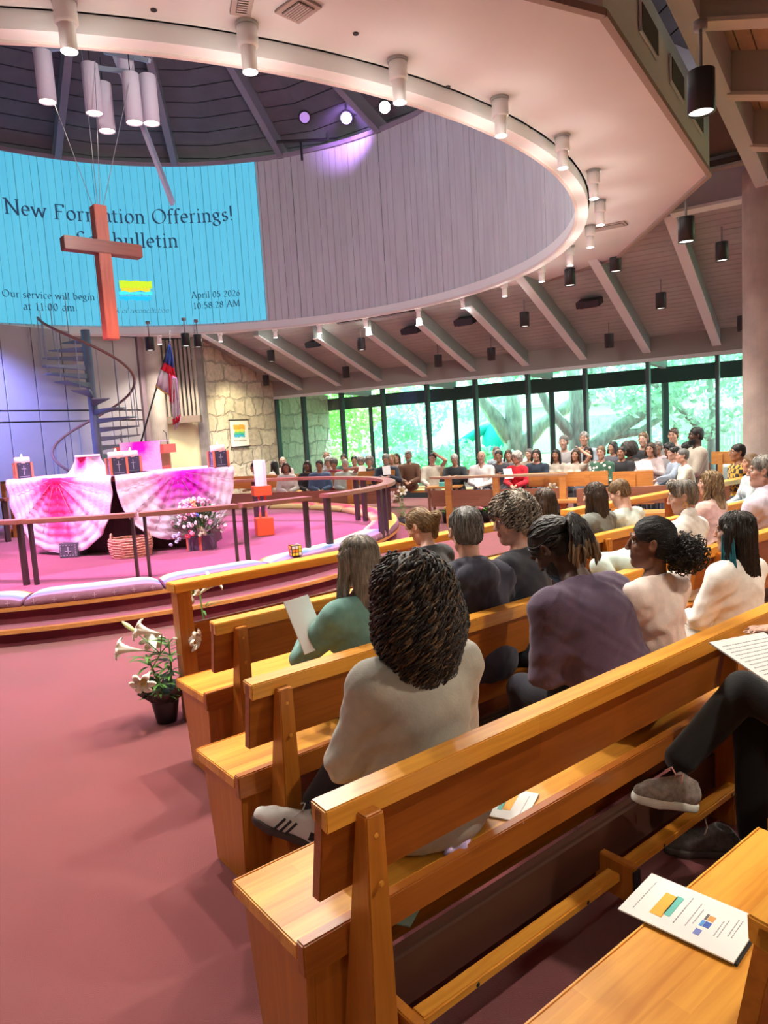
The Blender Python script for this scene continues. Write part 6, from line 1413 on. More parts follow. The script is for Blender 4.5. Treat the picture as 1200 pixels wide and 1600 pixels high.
bench(688, 716, 13.4, 13.3, 'short brown bench end left of the leaning man', .84, .22, posts=1); bench(754, 774, 13.2, 13.1, 'short brown bench end behind the leaning man', .88, .2, yellow=False, posts=1)
bench(420, 660, 16.4, 15.2, 'rear bench behind the left group by the stone wall', .84, .24, yellow=False)
bench(640, 900, 14.6, 13.3, 'rear bench behind the middle group in front of the windows', .84, .24, yellow=False)
bench(900, 1110, 12.7, 11.9, 'rear bench behind the right group in front of the windows', .84, .24, yellow=False)
bench(900, 1140, 9.2, 8.8, 'middle bench behind the hoop-earring woman, mostly hidden', .80, .22, yellow=False)
bench(0, 22, 11.9, 11.8, 'choir bench end at the left edge behind the altar', 1.25, .12, yellow=False)
for z in (0,):
    ch = empty('side_table', at_y(748, 760, 12.9) * Vector((1, 1, 0)) if False else Vector((at_y(748, 760, 13.0).x - .62, 13.0, 0)), R(-20), 'small side table with a turquoise book behind the pale-railed screen', 'table')
    b = MB(); b.b2((-.3, -.2, .60), (.3, .2, .63)); b.build('tabletop', M_far, ch); [MB().b2((sx * .26 - .02, sy * .16 - .02, 0), (sx * .26 + .02, sy * .16 + .02, .60)).build('leg', M_farb, ch) for sx in (-1, 1) for sy in (-1, 1)]
    bk = MB(); bk.b2((-.1, -.08, .632), (.1, .08, .70)); o = bk.build('book', mat('turquoise', (.10, .55, .55), .5)); o.location = ch.location; tag(o, 'turquoise book on the small side table behind the screen', 'book')

# ------------------------------------------------------------------ printed things
M_paper = mat('paper', (.82, .82, .80), .7)
def program(p, rz, label, sz=(.14, .216), tilt=None, art=True, cat='program', matl=None):
    t = empty('program', p, rz, label, cat, 'printed programs'); w, h = sz
    if tilt: t.rotation_euler = tilt
    b = MB(); b.b2((-w, -h, 0), (w, h, .004)) if False else b.b2((-w / 2, -h / 2, 0), (w / 2, h / 2, .004)); b.build('page', matl or M_paper, t)
    if art:
        for (x0, y0, x1, y1, c) in ((-.3, .16, .22, .27, (.85, .45, .06)), (-.22, .11, .25, .17, (.15, .55, .48)), (-.12, -.20, .0, -.15, (.05, .12, .45)), (.03, -.20, .14, -.15, (.75, .35, .10)), (-.13, -.145, .0, -.12, (.1, .35, .75)), (-.32, -.17, -.2, -.12, (.2, .25, .6)), (.02, -.145, .15, -.125, (.15, .15, .15))):
            m = MB(); m.b2((x0 * w, y0 * h, .004), (x1 * w, y1 * h, .0048)); m.build('emblem', mat('print_%d' % int(c[0] * 99 + c[1] * 9), c, .7), t)
        for (y, x0, x1) in ((.40, -.35, .35), (.05, -.3, .35), (-.04, -.25, .3), (-.08, -.15, .2), (-.27, -.2, .15), (-.30, -.2, .2), (-.36, -.1, .3), (-.39, -.1, .3)):
            m = MB(); rs = random.Random(int(y * 100)); x = x0 * w
            while x < x1 * w: q = rs.uniform(.004, .012); m.b2((x, y * h, .004), (min(x + q, x1 * w), y * h + .0022, .0046)); x += q + .003
            m.build('text_line', mat('print_grey', (.35, .35, .38), .8), t)
    return t
c = (at_z(1025, 1370, .455) + at_z(962, 1420, .455) + at_z(1160, 1520, .455) + at_z(1175, 1430, .455)) / 4; c.z = .453
program(c, R(44), 'white printed program with an orange emblem on the pew seat at the lower right', (.19, .28))
bkk = MB(); bkk.box((.006, -.006, 0), (.19, .28, .006)); o = bkk.build('book', M_dark); o.location = c - Vector((0, 0, -.0005)) ; o.location.z = .4535; o.rotation_euler = (0, 0, R(44)); tag(o, 'thin black folder under the program at the lower right', 'folder')
for ob in [x for x in COL.objects if x.get('label', '').startswith('white printed program with an orange')]: ob.location.z = .4570
program(at_z(790, 1262, .453) + N * .055, PEW_ANG + R(205), 'white printed program lying on the nearest pew seat beside the curly-haired woman', (.19, .26))
# green slip under the pew
o = MB().b2((-.06, -.09, 0), (.06, .09, .004)).build('paper_slip', mat('slip_green', (.45, .66, .55), .8)); o.location = st(.78 + .42, 1.43 + .20, .252); o.rotation_euler = (0, 0, PEW_ANG + .5); tag(o, 'pale green paper slip on the shelf under the nearest pew seat', 'paper')
F = Field((-.09, -.06, -.01), (.09, .06, .06), .004); F.cone((-.05, 0, .008), (.02, .01, .012), .012, .018, .01); F.cone((.0, -.015, .01), (.05, .012, .02), .014, .010, .01); F.wrinkle(.004, 150, 3); F.half((0, 0, 0), (0, 0, -1)); o = field_obj('tissue', F, mat('lilac_cloth', (.55, .45, .75), .85)); o.location = at_z(718, 1325, .453); o.rotation_euler = (0, 0, PEW_ANG); tag(o, 'crumpled lilac tissue on the nearest pew seat beside the beige sweater', 'tissue')

# ------------------------------------------------------------------ seated people, nearest first
NF = 128.0
def on_t(px, py, t):
    r = ray(px, py); k = t / (N.x * r.x + N.y * r.y); return Vector((r.x * k, r.y * k, EYE + r.z * k))
# the woman with the big curls
def curlshell(F, H, hn, HC):
    F.ell(H(0, -.03, .035), (.125, .125, .110), None, .02); F.ell(H(0, -.05, -.075), (.150, .115, .13), None, .05); F.ell(H(.0, -.055, -.17), (.11, .075, .12), None, .05)
    F.ell(H(0, .12, -.05), (.075, .09, .12), rot_np(Matrix(hn.tolist())), .01, 'sub'); F.half(H(0, -.05, -.25), (0, 0, -1))
person('woman with big dark coppery curls in a beige sweater on the nearest pew', on_t(640, 935, 1.655), NF - 6, 'tan', 'curly', 'dark', ('beige', (.42, .405, .345)), ('trousers_black', (.02, .02, .025)), fem=True, near=True, lean=3, hyaw=-6, hpitch=4, L=(-.10, .30, .62), Rr=(.10, .30, .62), fat=.04, shellfn=curlshell,
       strands=dict(n=820, K=15, step=.020, r=.0036, curl=.013, freq=100, mats=['dark', 'light'], mix=.26, fine=4, zmin=-.06, grav=2.2, crown=(0, -.01, .15)), feet={-1: ((-.02, .43, .58), (-.14, .55, .36))}, shoes=False)
# purple sweater, locs tied back
def locshell(F, H, hn, HC):
    F.ell(H(0, .10, .03), (.07, .06, .05), rot_np(Matrix(hn.tolist())), .01, 'sub')
man = person('man with dark locs tied back in a purple sweater, head bowed over a phone', on_t(866, 905, 1.99), NF - 2, 'dark', 'updo', 'black', ('purple', (.085, .050, .095)), ('trousers_navy', (.015, .015, .03)), near=True, lean=28, hyaw=14, hpitch=46, hem=.16, S=1.03, L='phone', Rr='phone', fat=.05, beard='black',
       strands=dict(n=150, K=12, step=.014, r=.0055, curl=.0, mats=['black', 'dark'], mix=.3, zmin=.02, crown=(0, .06, .10), grav=-.2, tip=.9))
HCm = man['HC']; hnm = man['hn']
def hm_(x, y, z): return HCm + hnm @ (np.array([x, y, z]) * man['S'])
rgp = np.random.default_rng(3); P = []
for i in range(46):
    a = rgp.uniform(-1, 1); b0_ = hm_(a * .03, -.115, .015 + rgp.uniform(-.03, .03)); q = b0_ + hnm @ np.array([a * .02, -.05, .01]); pts = [hm_(a * .05, -.05, .08), b0_, q]; cur = q.copy(); v = np.array([a * .5, -.8 - rgp.uniform(0, .3), -.5])
    for k in range(9): v = v * .75 + np.array([a * .12, -.05, -.85]) * .25 * 1.6; v = v / np.linalg.norm(v); cur = cur + v * rgp.uniform(.017, .024) + rgp.normal(0, .0025, 3); pts.append(cur.copy())
    P.append(pts)
P = np.array(P); rad = np.full(P.shape[:2], .0085) * rgp.uniform(.75, 1.2, (46, 1)) * (1 + .22 * np.sin(np.arange(P.shape[1]) * 2.6))[None]; rad[:, -1] *= .4
tubes('locks', P, rad, None, man['root'], 7, [hair_mat('black'), hair_mat('dark')], (rgp.random(46) < .4).astype(int))
Pt = P[:, 7:]; Pt = Pt + 0; tubes('lock_tips', Pt, rad[:, 7:] * 1.06, hair_mat('light'), man['root'], 7)
# phone in his hands
ph = MB(); ph.b2((-.037, -.075, 0), (.037, .075, .008)); o = ph.build('phone', M_dark); m = MB(); m.b2((-.033, -.070, .008), (.033, .070, .009)); m.build('screen', mat('phone_screen', (.1, .35, .5), .2, emis=1.6, ecol=(.25, .65, .95)), o)
o.location = man['world'](man['arms'][0][3] * .5 + man['arms'][1][3] * .5 + np.array([0, .09, .045])); o.rotation_euler = (R(28), 0, man['a']); tag(o, 'phone with a glowing blue screen held by the man in purple', 'phone')
# pale pink top, curly bun
def bunshell(F, H, hn, HC):
    F.ell(H(.0, -.150, -.045), (.085, .080, .080), None, .012)
wb_ = person('young woman in a pale pink top with slick black hair and a curly bun', on_t(1016, 848, 1.72), NF - 4, 'brown', 'bun', 'black', ('palepink', (.80, .66, .60)), ('trousers_grey', (.12, .11, .12)), fem=True, near=True, lean=5, hyaw=38, hpitch=-2, L='lap', Rr='lap', shellfn=bunshell,
       strands=dict(n=420, K=9, step=.014, r=.0016, mats=['black', 'dark'], mix=.2, zmin=-.02, grav=-.3, crown=(0, .10, .06)))
rg = np.random.default_rng(5); cb_ = wb_['H'](0, -.150, -.045); d_ = rg.standard_normal((240, 3)); d_ /= np.linalg.norm(d_, axis=1)[:, None]; K = 16; tt = np.linspace(0, 1, K)[None, :, None]
e1 = np.cross(d_, rg.standard_normal((240, 3))); e1 /= np.linalg.norm(e1, axis=1)[:, None]; e2 = np.cross(d_, e1)
P = cb_ + d_[:, None] * (.045 + .055 * tt) * np.array([1.1, 1, 1]) + (e1[:, None] * np.cos(tt * 14) + e2[:, None] * np.sin(tt * 14)) * .010
tubes('bun_curls', P, np.full(P.shape[:2], .0024), hair_mat('black'), wb_['root'], 4)
# white blouse, dark hair with teal strand
wt_ = person('woman in a white blouse with long dark hair and a teal streak', on_t(1147, 838, 1.70), NF - 8, 'fair', 'long', 'dark', ('whiteblouse', (.82, .80, .76)), ('trousers_white', (.55, .52, .48)), fem=True, near=True, lean=4, hyaw=22, hpitch=0, L='lap', Rr='lap', fat=.015,
       strands=dict(n=620, K=24, step=.016, r=.0030, mats=['black', 'dark'], mix=.35, zmin=.0, grav=1.4))
HH = wt_['H']; P = []
rg = np.random.default_rng(8)
for i in range(60):
    a = rg.uniform(0, 1); p0 = HH(-.088 + .010 * rg.random(), .045 - a * .06, .0 - .02 * rg.random()); pts = []
    for k in range(14): pts.append(p0 + np.array([-.004 * k * .5 + rg.normal(0, .0008), -.0055 * k * (0.15 + .4 * a), -.0145 * k]))
    P.append(pts)
tubes('teal_streak', np.array(P), np.full((60, 14), .0036), mat('hair_teal', (.01, .12, .16), .45), wt_['root'], 4)
# second pew
person('grey-haired woman in a teal shirt reading on the second pew', on_t(558, 876, 2.52), NF - 2, 'pale', 'mid', 'ash', ('teal', (.16, .34, .30)), ('trousers_black', (.02, .02, .025)), fem=True, near=True, lean=6, hyaw=16, hpitch=4, L='read', Rr='lap', fat=.015, strands=dict(n=620, K=19, step=.0155, r=.0026, mats=['ash', 'grey'], mix=.4, zmin=.0, grav=1.3))
person('person with short salt-and-pepper hair in a navy hooded sweatshirt', on_t(727, 830, 2.52), NF - 16, 'pale', 'short', 'salt', ('navyhood', (.035, .035, .060)), near=True, lean=6, hyaw=-8, hpitch=6, hood=True, fat=.03, strands=dict(n=700, K=6, step=.013, r=.0026, mats=['salt', 'grey'], mix=.35, zmin=-.03))
person('woman with short blond-grey curls and glasses in a black top, turned left', on_t(800, 812, 2.52), NF + 12, 'rosy', 'curly', 'ash', ('blacktop', (.02, .022, .035)), fem=True, near=True, lean=10, hyaw=58, hpitch=8, glasses=(.35, .3, .28), fat=.02, sleeve=.5, strands=dict(n=480, K=7, step=.013, r=.0036, curl=.010, freq=220, mats=['ash', 'dark'], mix=.35, zmin=.0))
hoop = person('woman with swept grey hair, gold hoop earring and white shirt', on_t(1066, 776, 2.52), NF, 'rosy', 'sweep', 'salt', ('whiteshirt', (.74, .73, .70)), fem=True, near=True, lean=4, hyaw=34, hpitch=12, collar=True, strands=dict(n=620, K=6, step=.014, r=.0026, mats=['salt', 'ash'], mix=.5, zmin=-.03))
m = MB(); e = hoop['H'](-.086, -.006, -.05); m.tube([e + np.array([0, .017 * math.sin(a), .017 * math.cos(a)]) for a in np.linspace(0, 2 * PI, 16)], .004, 6, False); m.build('earring', mat('gold', (.8, .5, .15), .25, 1), hoop['root'], True)
person('grey-haired man in a lavender shirt and glasses at the right edge', on_t(1192, 736, 2.52), NF + 2, 'rosy', 'short', 'grey', ('lavender', (.60, .54, .66)), near=True, lean=4, hyaw=22, glasses=True, collar=True, fat=.02, strands=dict(n=500, K=6, step=.013, r=.0028, mats=['grey', 'salt'], mix=.4, zmin=-.03))
# third pew
ps = lambda **k: dict(dict(n=420, K=18, step=.016, r=.0034, mats=['brown', 'dark'], mix=.3, zmin=.0), **k)
person('woman with a blond ponytail bowing in a black jacket on the third pew', on_t(655, 822, 3.40), NF + 4, 'pale', 'pony', 'light', ('blackjacket', (.015, .016, .02)), fem=True, near=True, h=.008, lean=14, hyaw=20, hpitch=30, strands=ps(mats=['light', 'blond'], mix=.5, K=12, grav=.3, crown=(0, .08, .08)))
person('woman with straight brown hair behind the curly woman in glasses', on_t(850, 785, 3.40), NF - 8, 'fair', 'long', 'brown', ('darktop', (.05, .05, .06)), fem=True, near=True, h=.008, hyaw=-10, strands=ps())
person('woman with very long brown hair in a grey-green jacket', on_t(928, 778, 3.40), NF, 'fair', 'verylong', 'brown', ('greygreen', (.14, .15, .13)), fem=True, near=True, h=.008, lean=8, hyaw=12, hpitch=10, strands=ps(K=25, n=520))
person('boy with short blond hair in a pale shirt beside the long brown hair', on_t(967, 780, 3.40), NF, 'pale', 'short', 'light', ('palemint', (.55, .62, .55)), near=True, h=.008, lean=12, hyaw=28, hpitch=22, S=.84, strands=ps(K=5, step=.012, mats=['light', 'blond'], mix=.5, zmin=-.03))
person('woman with wavy blond hair behind the hoop earring', on_t(1110, 775, 3.40) + Vector((-.35, -.75, .12)), NF, 'rosy', 'mid', 'blond', ('pinkish', (.6, .4, .35)), fem=True, near=True, h=.008, hyaw=20, strands=ps(mats=['blond', 'light'], mix=.5, K=14, curl=.006, freq=60))
# draped mint jacket on the second pew's back
F = Field((-.35, -.2, -.42), (.35, .25, .14), .011)
F.cone((-.20, 0, 0), (.18, .02, .0), .045, .05, .04); F.cone((-.18, -.05, -.05), (-.20, -.06, -.30), .05, .04, .05); F.cone((.0, -.06, -.03), (.0, -.07, -.28), .07, .06, .06); F.cone((.16, -.05, -.05), (.17, -.07, -.24), .05, .05, .05); F.cone((-.1, .05, .0), (.1, .08, -.12), .05, .05, .05); F.wrinkle(.009, 32, 4)
o = field_obj('jacket', F, cloth('mint', (.52, .66, .62)), None); o.location = on_t(965, 840, 2.42); o.location.z = .86; o.rotation_euler = (0, 0, PEW_ANG); tag(o, 'pale mint jacket draped over the back of the second pew', 'jacket')
# person in black trousers at the right edge, crossed legs; the head is outside the frame
bl = person('person in black trousers with crossed legs at the right edge, grey sneaker raised', st(2.74, .80, 1.23), NF + 10, 'rosy', 'mid', 'brown', ('blackshirt', (.02, .02, .02)), ('trousers_jet', (.006, .006, .007)), fem=True, h=.011, lean=4, L=(-.14, .36, .84), Rr=(.10, .36, .84), shoes=False, fat=.035,
            feet={-1: ((-.08, .46, .66), (-.27, .62, .43)), 1: ((.0, .46, .52), (-.10, .42, .12))})
def sneaker(name, root, loc, rz, pitch, col, sole, lace, stripes=None, yaw_m=1):
    M = Matrix.Translation(loc) @ Matrix.Rotation(rz, 4, 'Z') @ Matrix.Rotation(pitch, 4, 'X')
    F = Field((-.07, -.14, -.02), (.07, .20, .16), .005); F.cone((0, -.075, .045), (0, .09, .040), .040, .036, .02); F.cone((0, -.07, .05), (0, -.055, .095), .040, .034, .02); F.cone((0, .05, .035), (0, .135, .028), .038, .028, .02); F.cone((0, -.03, .08), (0, .04, .055), .03, .03, .02)
    F.cone((0, -.06, .10), (0, -.055, .16), .026, .03, .01, 'sub'); F.half((0, 0, .012), (0, 0, -1)); v, f = F.mesh()
    o = mesh_obj(name, [M @ Vector(q) for q in v.tolist()], f, mat('shoe_' + name + lace[0], col, .7, var=.25 if col[0] < .5 else .02, vscale=60), root, True)
    S2 = Field((-.07, -.14, -.03), (.07, .20, .06), .005); S2.cone((0, -.08, .008), (0, .0, .008), .042, .038, .01); S2.cone((0, .0, .008), (0, .085, .008), .038, .046, .01); S2.cone((0, .085, .008), (0, .13, .010), .046, .034, .01); S2.half((0, 0, -.008), (0, 0, -1)); S2.half((0, 0, .022), (0, 0, 1)); v, f = S2.mesh()
    mesh_obj('sole', [M @ Vector(q) for q in v.tolist()], f, mat('sole_' + lace[0], sole, .6), o, True)
    m = MB()
    for i in range(4): y = .00 + i * .020; z = .098 - i * .010; m.tube([M @ Vector((-.026, y, z - .018)), M @ Vector((0, y + .006, z)), M @ Vector((.026, y, z - .018))], .0032, 5)
    m.tube([M @ Vector((0, .0, .102)), M @ Vector((-.03, .005, .118)), M @ Vector((-.045, .02, .095))], .003, 5); m.tube([M @ Vector((0, .0, .102)), M @ Vector((.03, .0, .12)), M @ Vector((.042, .015, .10))], .003, 5)
    m.build('laces', mat('lace_' + lace[0], lace[1], .8), o, True)
    if stripes:
        for sx in (-1, 1):
            for i in range(3): m = MB(); y = .015 + i * .022; m.beam(M @ Vector((sx * .0450, y + .012, .022)), M @ Vector((sx * .0375, y - .012, .072)), .003, .009, up=tuple(M.to_3x3() @ Vector((0, 1, 0)))); m.build('stripe', M_dark, o)
            m = MB(); m.beam(M @ Vector((sx * .040, -.105, .05)), M @ Vector((sx * .046, -.055, .05)), .004, .03); m.build('heel_tab', M_dark, o)
    return o
loc3 = lambda info, p: Vector([float(x) for x in p])
a0 = at_y(1045, 1235, 2.36)
w2l = bl['root'].matrix_basis.inverted() if False else (Matrix.Translation(bl['root'].location) @ Matrix.Rotation(bl['a'], 4, 'Z')).inverted()
sneaker('sneaker', bl['root'], w2l @ (a0 + Vector((.0, 0, -.05))), R(62), R(20), (.26, .23, .21), (.66, .70, .66), ('pink', (.80, .50, .48)))
a1 = at_z(1105, 1312, .06); sneaker('sneaker', bl['root'], w2l @ Vector((a1.x, a1.y, .01)), R(30), 0, (.12, .11, .11), (.10, .09, .09), ('pinkdim', (.55, .40, .38)))
pgr = program(at_y(1222, 1042, 2.05), 0, 'open white program held in the lap of the person in black trousers', (.36, .30), tilt=(R(24), R(8), R(38)), art=False)
for i in range(16):
    m = MB(); rs = random.Random(i); x = -.15
    while x < .15: q = rs.uniform(.006, .02); m.b2((x, .12 - i * .015, .004), (min(.15, x + q), .123 - i * .015, .0046)); x += q + .005
    m.build('text_line', mat('print_grey', ()), pgr)
# the curly-haired woman's raised shoe
cw = [o for o in COL.objects if o.get('label', '').startswith('woman with big dark coppery')][0]
w2c = (Matrix.Translation(cw.location) @ Matrix.Rotation(cw.rotation_euler.z, 4, 'Z')).inverted(); a2 = at_y(448, 1285, 2.44)
sneaker('sneaker', cw, w2c @ (a2 + Vector((.02, 0, -.05))), R(52), R(24), (.74, .74, .72), (.06, .04, .035), ('white', (.85, .85, .82)), True)
q = w2c @ (a2 + Vector((.05, .05, .04))); m = MB(); m.tube([q + Vector((-.02, -.03, 0)), q + Vector((.02, -.06, .07)), q + Vector((.05, -.09, .14))], [.038, .036, .034], 14)
# reading paper of the woman in teal
program(at_y(478, 975, 3.0), 0, 'white sheet held up by the grey-haired woman in teal', (.15, .24), tilt=(R(64), 0, R(52)), art=False)

# ------------------------------------------------------------------ people on the far side, left to right
def far(px, py, D, label, face=None, **k):
    h = at_y(px, py, D)
    if face is None: face = math.degrees(math.atan2(6 - h.y, -.8 - h.x))
    return person(label, h, face, **k)
W_ = (.70, .66, .60); NV = (.02, .03, .055); G2 = 'people seated on the far side'
crowd = [
 (397, 730, 15.2, 'man with dark hair in a beige top just right of the tall white candle', dict(top=('beige2', (.45, .38, .30)), hairc='black', skin='tan', face=160)),
 (428, 727, 15.8, 'woman with black hair seen from behind beside the stone wall', dict(fem=True, hair='long', hairc='black', top=('cream', (.6, .5, .42)), face=150)),
 (442, 721, 16.4, 'bald man behind the woman in white, by the stone wall', dict(hair='bald', skin='rosy', top=('pinkshirt', (.6, .42, .40)))),
 (447, 733, 14.3, 'woman with brown bobbed hair in a white top, leftmost facing us', dict(fem=True, hair='bob', hairc='brown', top=('white1', W_), skin='tan')),
 (480, 728, 14.5, 'woman in sunglasses and a black top left of the blue jacket', dict(fem=True, hair='mid', hairc='dark', top=('black1', (.03, .03, .035)), skin='brown', glasses=True, hyaw=-20)),
 (499, 727, 14.2, 'man with cropped black hair in a blue jacket', dict(hairc='black', top=('blue1', (.08, .14, .24)), skin='tan', hyaw=-15, fat=.03)),
 (510, 714, 16.2, 'man with a bald brown head at the back, above the blue jacket', dict(hair='bald', skin='brown', top=('grey1', (.2, .2, .2)))),
 (513, 722, 15.6, 'grey-haired woman half hidden behind the blue jacket', dict(fem=True, hair='curly', hairc='grey', top=('grey2', (.3, .3, .3)))),
 (522, 729, 14.9, 'grey-haired woman in a dark red top looking down', dict(fem=True, hair='curly', hairc='salt', top=('wine', (.28, .03, .06)), hpitch=20, glasses=True)),
 (537, 717, 15.8, 'man with a moustache in a dark green shirt at the back', dict(hairc='dark', top=('green1', (.03, .14, .10)), skin='tan', beard='dark')),
 (540, 731, 14.0, 'white-haired man in a pale green shirt, hand on his chin', dict(hair='thin', hairc='white', top=('paleg', (.50, .62, .54)), skin='rosy', L='chin', hpitch=20, fat=.04)),
 (554, 727, 15.2, 'dark-haired child between the pale green shirt and the curly white hair', dict(hairc='black', S=.86, top=('dark1', (.05, .05, .06)))),
 (564, 722, 14.8, 'woman with curly white hair reading a sheet', dict(fem=True, hair='curly', hairc='grey', top=('lace', (.55, .53, .50)), L='read', Rr='read', hpitch=15)),
 (577, 721, 14.5, 'woman with grey curls and glasses in a dark jacket over white', dict(fem=True, hair='curly', hairc='grey', top=('dark2', (.05, .06, .07)), glasses=True)),
 (603, 718, 14.0, 'balding bearded man in a navy suit reading', dict(hair='thin', hairc='grey', beard='grey', top=('navy1', NV), L='read', Rr='read', hpitch=18, fat=.03, collar=True)),
 (612, 717, 15.4, 'person with fair hair behind the navy suit', dict(fem=True, hair='bob', hairc='blond', top=('tan1', (.4, .3, .25)))),
 (620, 723, 15.6, 'woman with dark blond hair right of the navy suit, at the back', dict(fem=True, hair='mid', hairc='brown', top=('dark3', (.08, .08, .09)))),
 (638, 713, 14.6, 'bearded man in a brown jacket over a white shirt', dict(hairc='salt', beard='grey', top=('brown1', (.15, .07, .04)), skin='tan')),
 (676, 716, 13.8, 'man in a cream sweater leaning back with an arm behind his head', dict(hairc='dark', top=('cream2', (.66, .62, .50)), skin='rosy', L='head', htilt=-14, lean=-6)),
 (710, 719, 13.3, 'white-haired man in a black suit clasping his hands', dict(hair='short', hairc='white', top=('black2', (.02, .025, .03)), L='read', Rr='read', hpitch=24, glasses=True, fat=.03)),
 (752, 714, 12.9, 'bald man in an open white shirt behind the pale-railed screen', dict(hair='bald', skin='rosy', top=('white2', (.78, .76, .74)), glasses=True, collar=True, fat=.02)),
 (775, 706, 14.8, 'man seen in profile at the back, above the dark-haired child', dict(hairc='salt', top=('blue2', (.3, .36, .42)), face=120)),
 (777, 715, 14.2, 'older man with grey hair at the back right of the bald man', dict(hair='thin', hairc='grey', top=('blue3', (.25, .32, .36)), face=150)),
 (780, 727, 13.2, 'black-haired child holding a paper left of the woman in red', dict(hairc='black', S=.86, top=('dark4', (.04, .04, .05)), L='read', skin='tan')),
 (795, 716, 13.7, 'woman with brown hair leaning behind the woman in red', dict(fem=True, hair='bob', hairc='brown', top=('grey4', (.2, .2, .22)), htilt=10)),
 (807, 717, 12.5, 'white-haired woman in a bright red jacket', dict(fem=True, hair='curly', hairc='white', top=('red', (.62, .01, .03)), pants=('denim', (.05, .10, .17)), glasses=True, hyaw=-25)),
 (827, 712, 13.6, 'man mostly hidden behind the youth in navy', dict(hairc='salt', top=('tan2', (.3, .25, .2)), hyaw=-20)),
 (838, 711, 12.6, 'youth with dark wavy hair in a navy sweatshirt', dict(hair='bob', hairc='dark', top=('navy3', (.02, .035, .06)), skin='rosy')),
 (869, 716, 12.6, 'young woman with black hair in a dark top over cream', dict(fem=True, hair='long', hairc='black', top=('cream4', (.45, .40, .33)), skin='tan')),
 (881, 701, 13.7, 'man with short grey hair at the back between two young women', dict(hairc='salt', top=('grey5', (.35, .33, .33)), skin='rosy', S=1.08)),
 (900, 715, 12.3, 'young woman with long light brown hair, one hand on her head', dict(fem=True, hair='verylong', hairc='brown', top=('cream5', (.55, .48, .40)), L='head', htilt=-10)),
 (913, 696, 14.2, 'older man with thin grey hair high at the back', dict(hair='thin', hairc='grey', top=('blue4', (.3, .35, .4)), S=1.12)),
 (919, 709, 12.9, 'woman with long black hair tilting her head beside the floral dress', dict(fem=True, hair='long', hairc='black', top=('dark5', (.18, .14, .13)), skin='tan', htilt=10)),
 (939, 707, 11.8, 'woman with fair tied-back hair in a dark green floral dress', dict(fem=True, hair='bun', hairc='light', top=('floral', (.03, .10, .06)), skin='rosy', fat=.03)),
 (957, 699, 13.1, 'woman with dark hair and a pale headband behind the floral dress', dict(fem=True, hair='bob', hairc='black', top=('dark6', (.1, .1, .12)), hyaw=-25)),
 (971, 707, 11.8, 'young man in a black printed T-shirt on the right group', dict(hairc='dark', top=('black6', (.015, .016, .02)), sleeve=.5, skin='tan')),
 (984, 706, 12.6, 'person with a mass of dark curls turned away', dict(fem=True, hair='afro', hairc='dark', top=('brown3', (.1, .07, .06)), face=60)),
 (1005, 696, 13.0, 'man with short fair hair in a black jacket at the back right', dict(hairc='light', top=('black7', (.02, .022, .025)), skin='rosy', S=1.06)),
 (1017, 718, 11.6, 'girl with brown hair holding a sheet in the right group', dict(fem=True, hair='bob', hairc='brown', S=.9, top=('pinkgrey', (.42, .34, .34)), L='read', Rr='read')),
 (1028, 699, 12.4, 'woman with glasses and pulled-back hair behind the girl', dict(fem=True, hair='bun', hairc='salt', top=('pink3', (.45, .33, .35)), glasses=True, skin='tan')),
 (1045, 703, 12.0, 'man with thick black hair in a grey top, in profile', dict(hair='curly', hairc='black', top=('greytop', (.22, .21, .22)), skin='brown', face=200)),
 (1052, 709, 10.9, 'man in a blue-grey shirt stretching his arm along the bench', dict(hairc='black', top=('bluegrey', (.25, .30, .38)), skin='rosy', face=175, L=(-.40, .42, .78), fat=.0)),
 (1066, 718, 10.3, 'woman with a grey bob and glasses in a cream cardigan, in profile', dict(fem=True, hair='short', hairc='salt', top=('cream6', (.66, .66, .54)), skin='pale', glasses=(.7, .7, .7), face=172, L=(-.2, .46, .60), lean=14)),
 (1073, 702, 11.9, 'person with black hair in a taupe top behind the cream cardigan', dict(fem=True, hair='curly', hairc='black', top=('taupe', (.30, .25, .22)), skin='dark', face=165)),
 (1087, 690, 11.6, 'bald bearded man in a tan blazer sitting tall by the windows', dict(hair='thin', hairc='black', beard='black', top=('tanblazer', (.42, .36, .29)), skin='dark', face=175, S=1.13, fat=.04)),
 (1052, 690, 13.2, 'person whose fair hair shows at the back near the tan blazer', dict(hair='short', hairc='brown', top=('grey7', (.3, .3, .3)), S=1.1)),
 (1152, 707, 9.2, 'young man with black hair and glasses in a yellow and black plaid shirt', dict(hair='short', hairc='black', top=('plaid', (.55, .32, .03)), skin='tan', face=175, glasses=True, L='cross', Rr='cross', h=.010)),
 (1172, 727, 8.0, 'person in a pale patterned top half hidden before the plaid shirt', dict(fem=True, hair='bob', hairc='light', top=('paleblue', (.42, .50, .54)), face=170)),
]
for px, py, D, lb, k in crowd:
    k = dict(k); k.setdefault('group', None); far(px, py, D, lb, legs=(D < 13.4), **k)
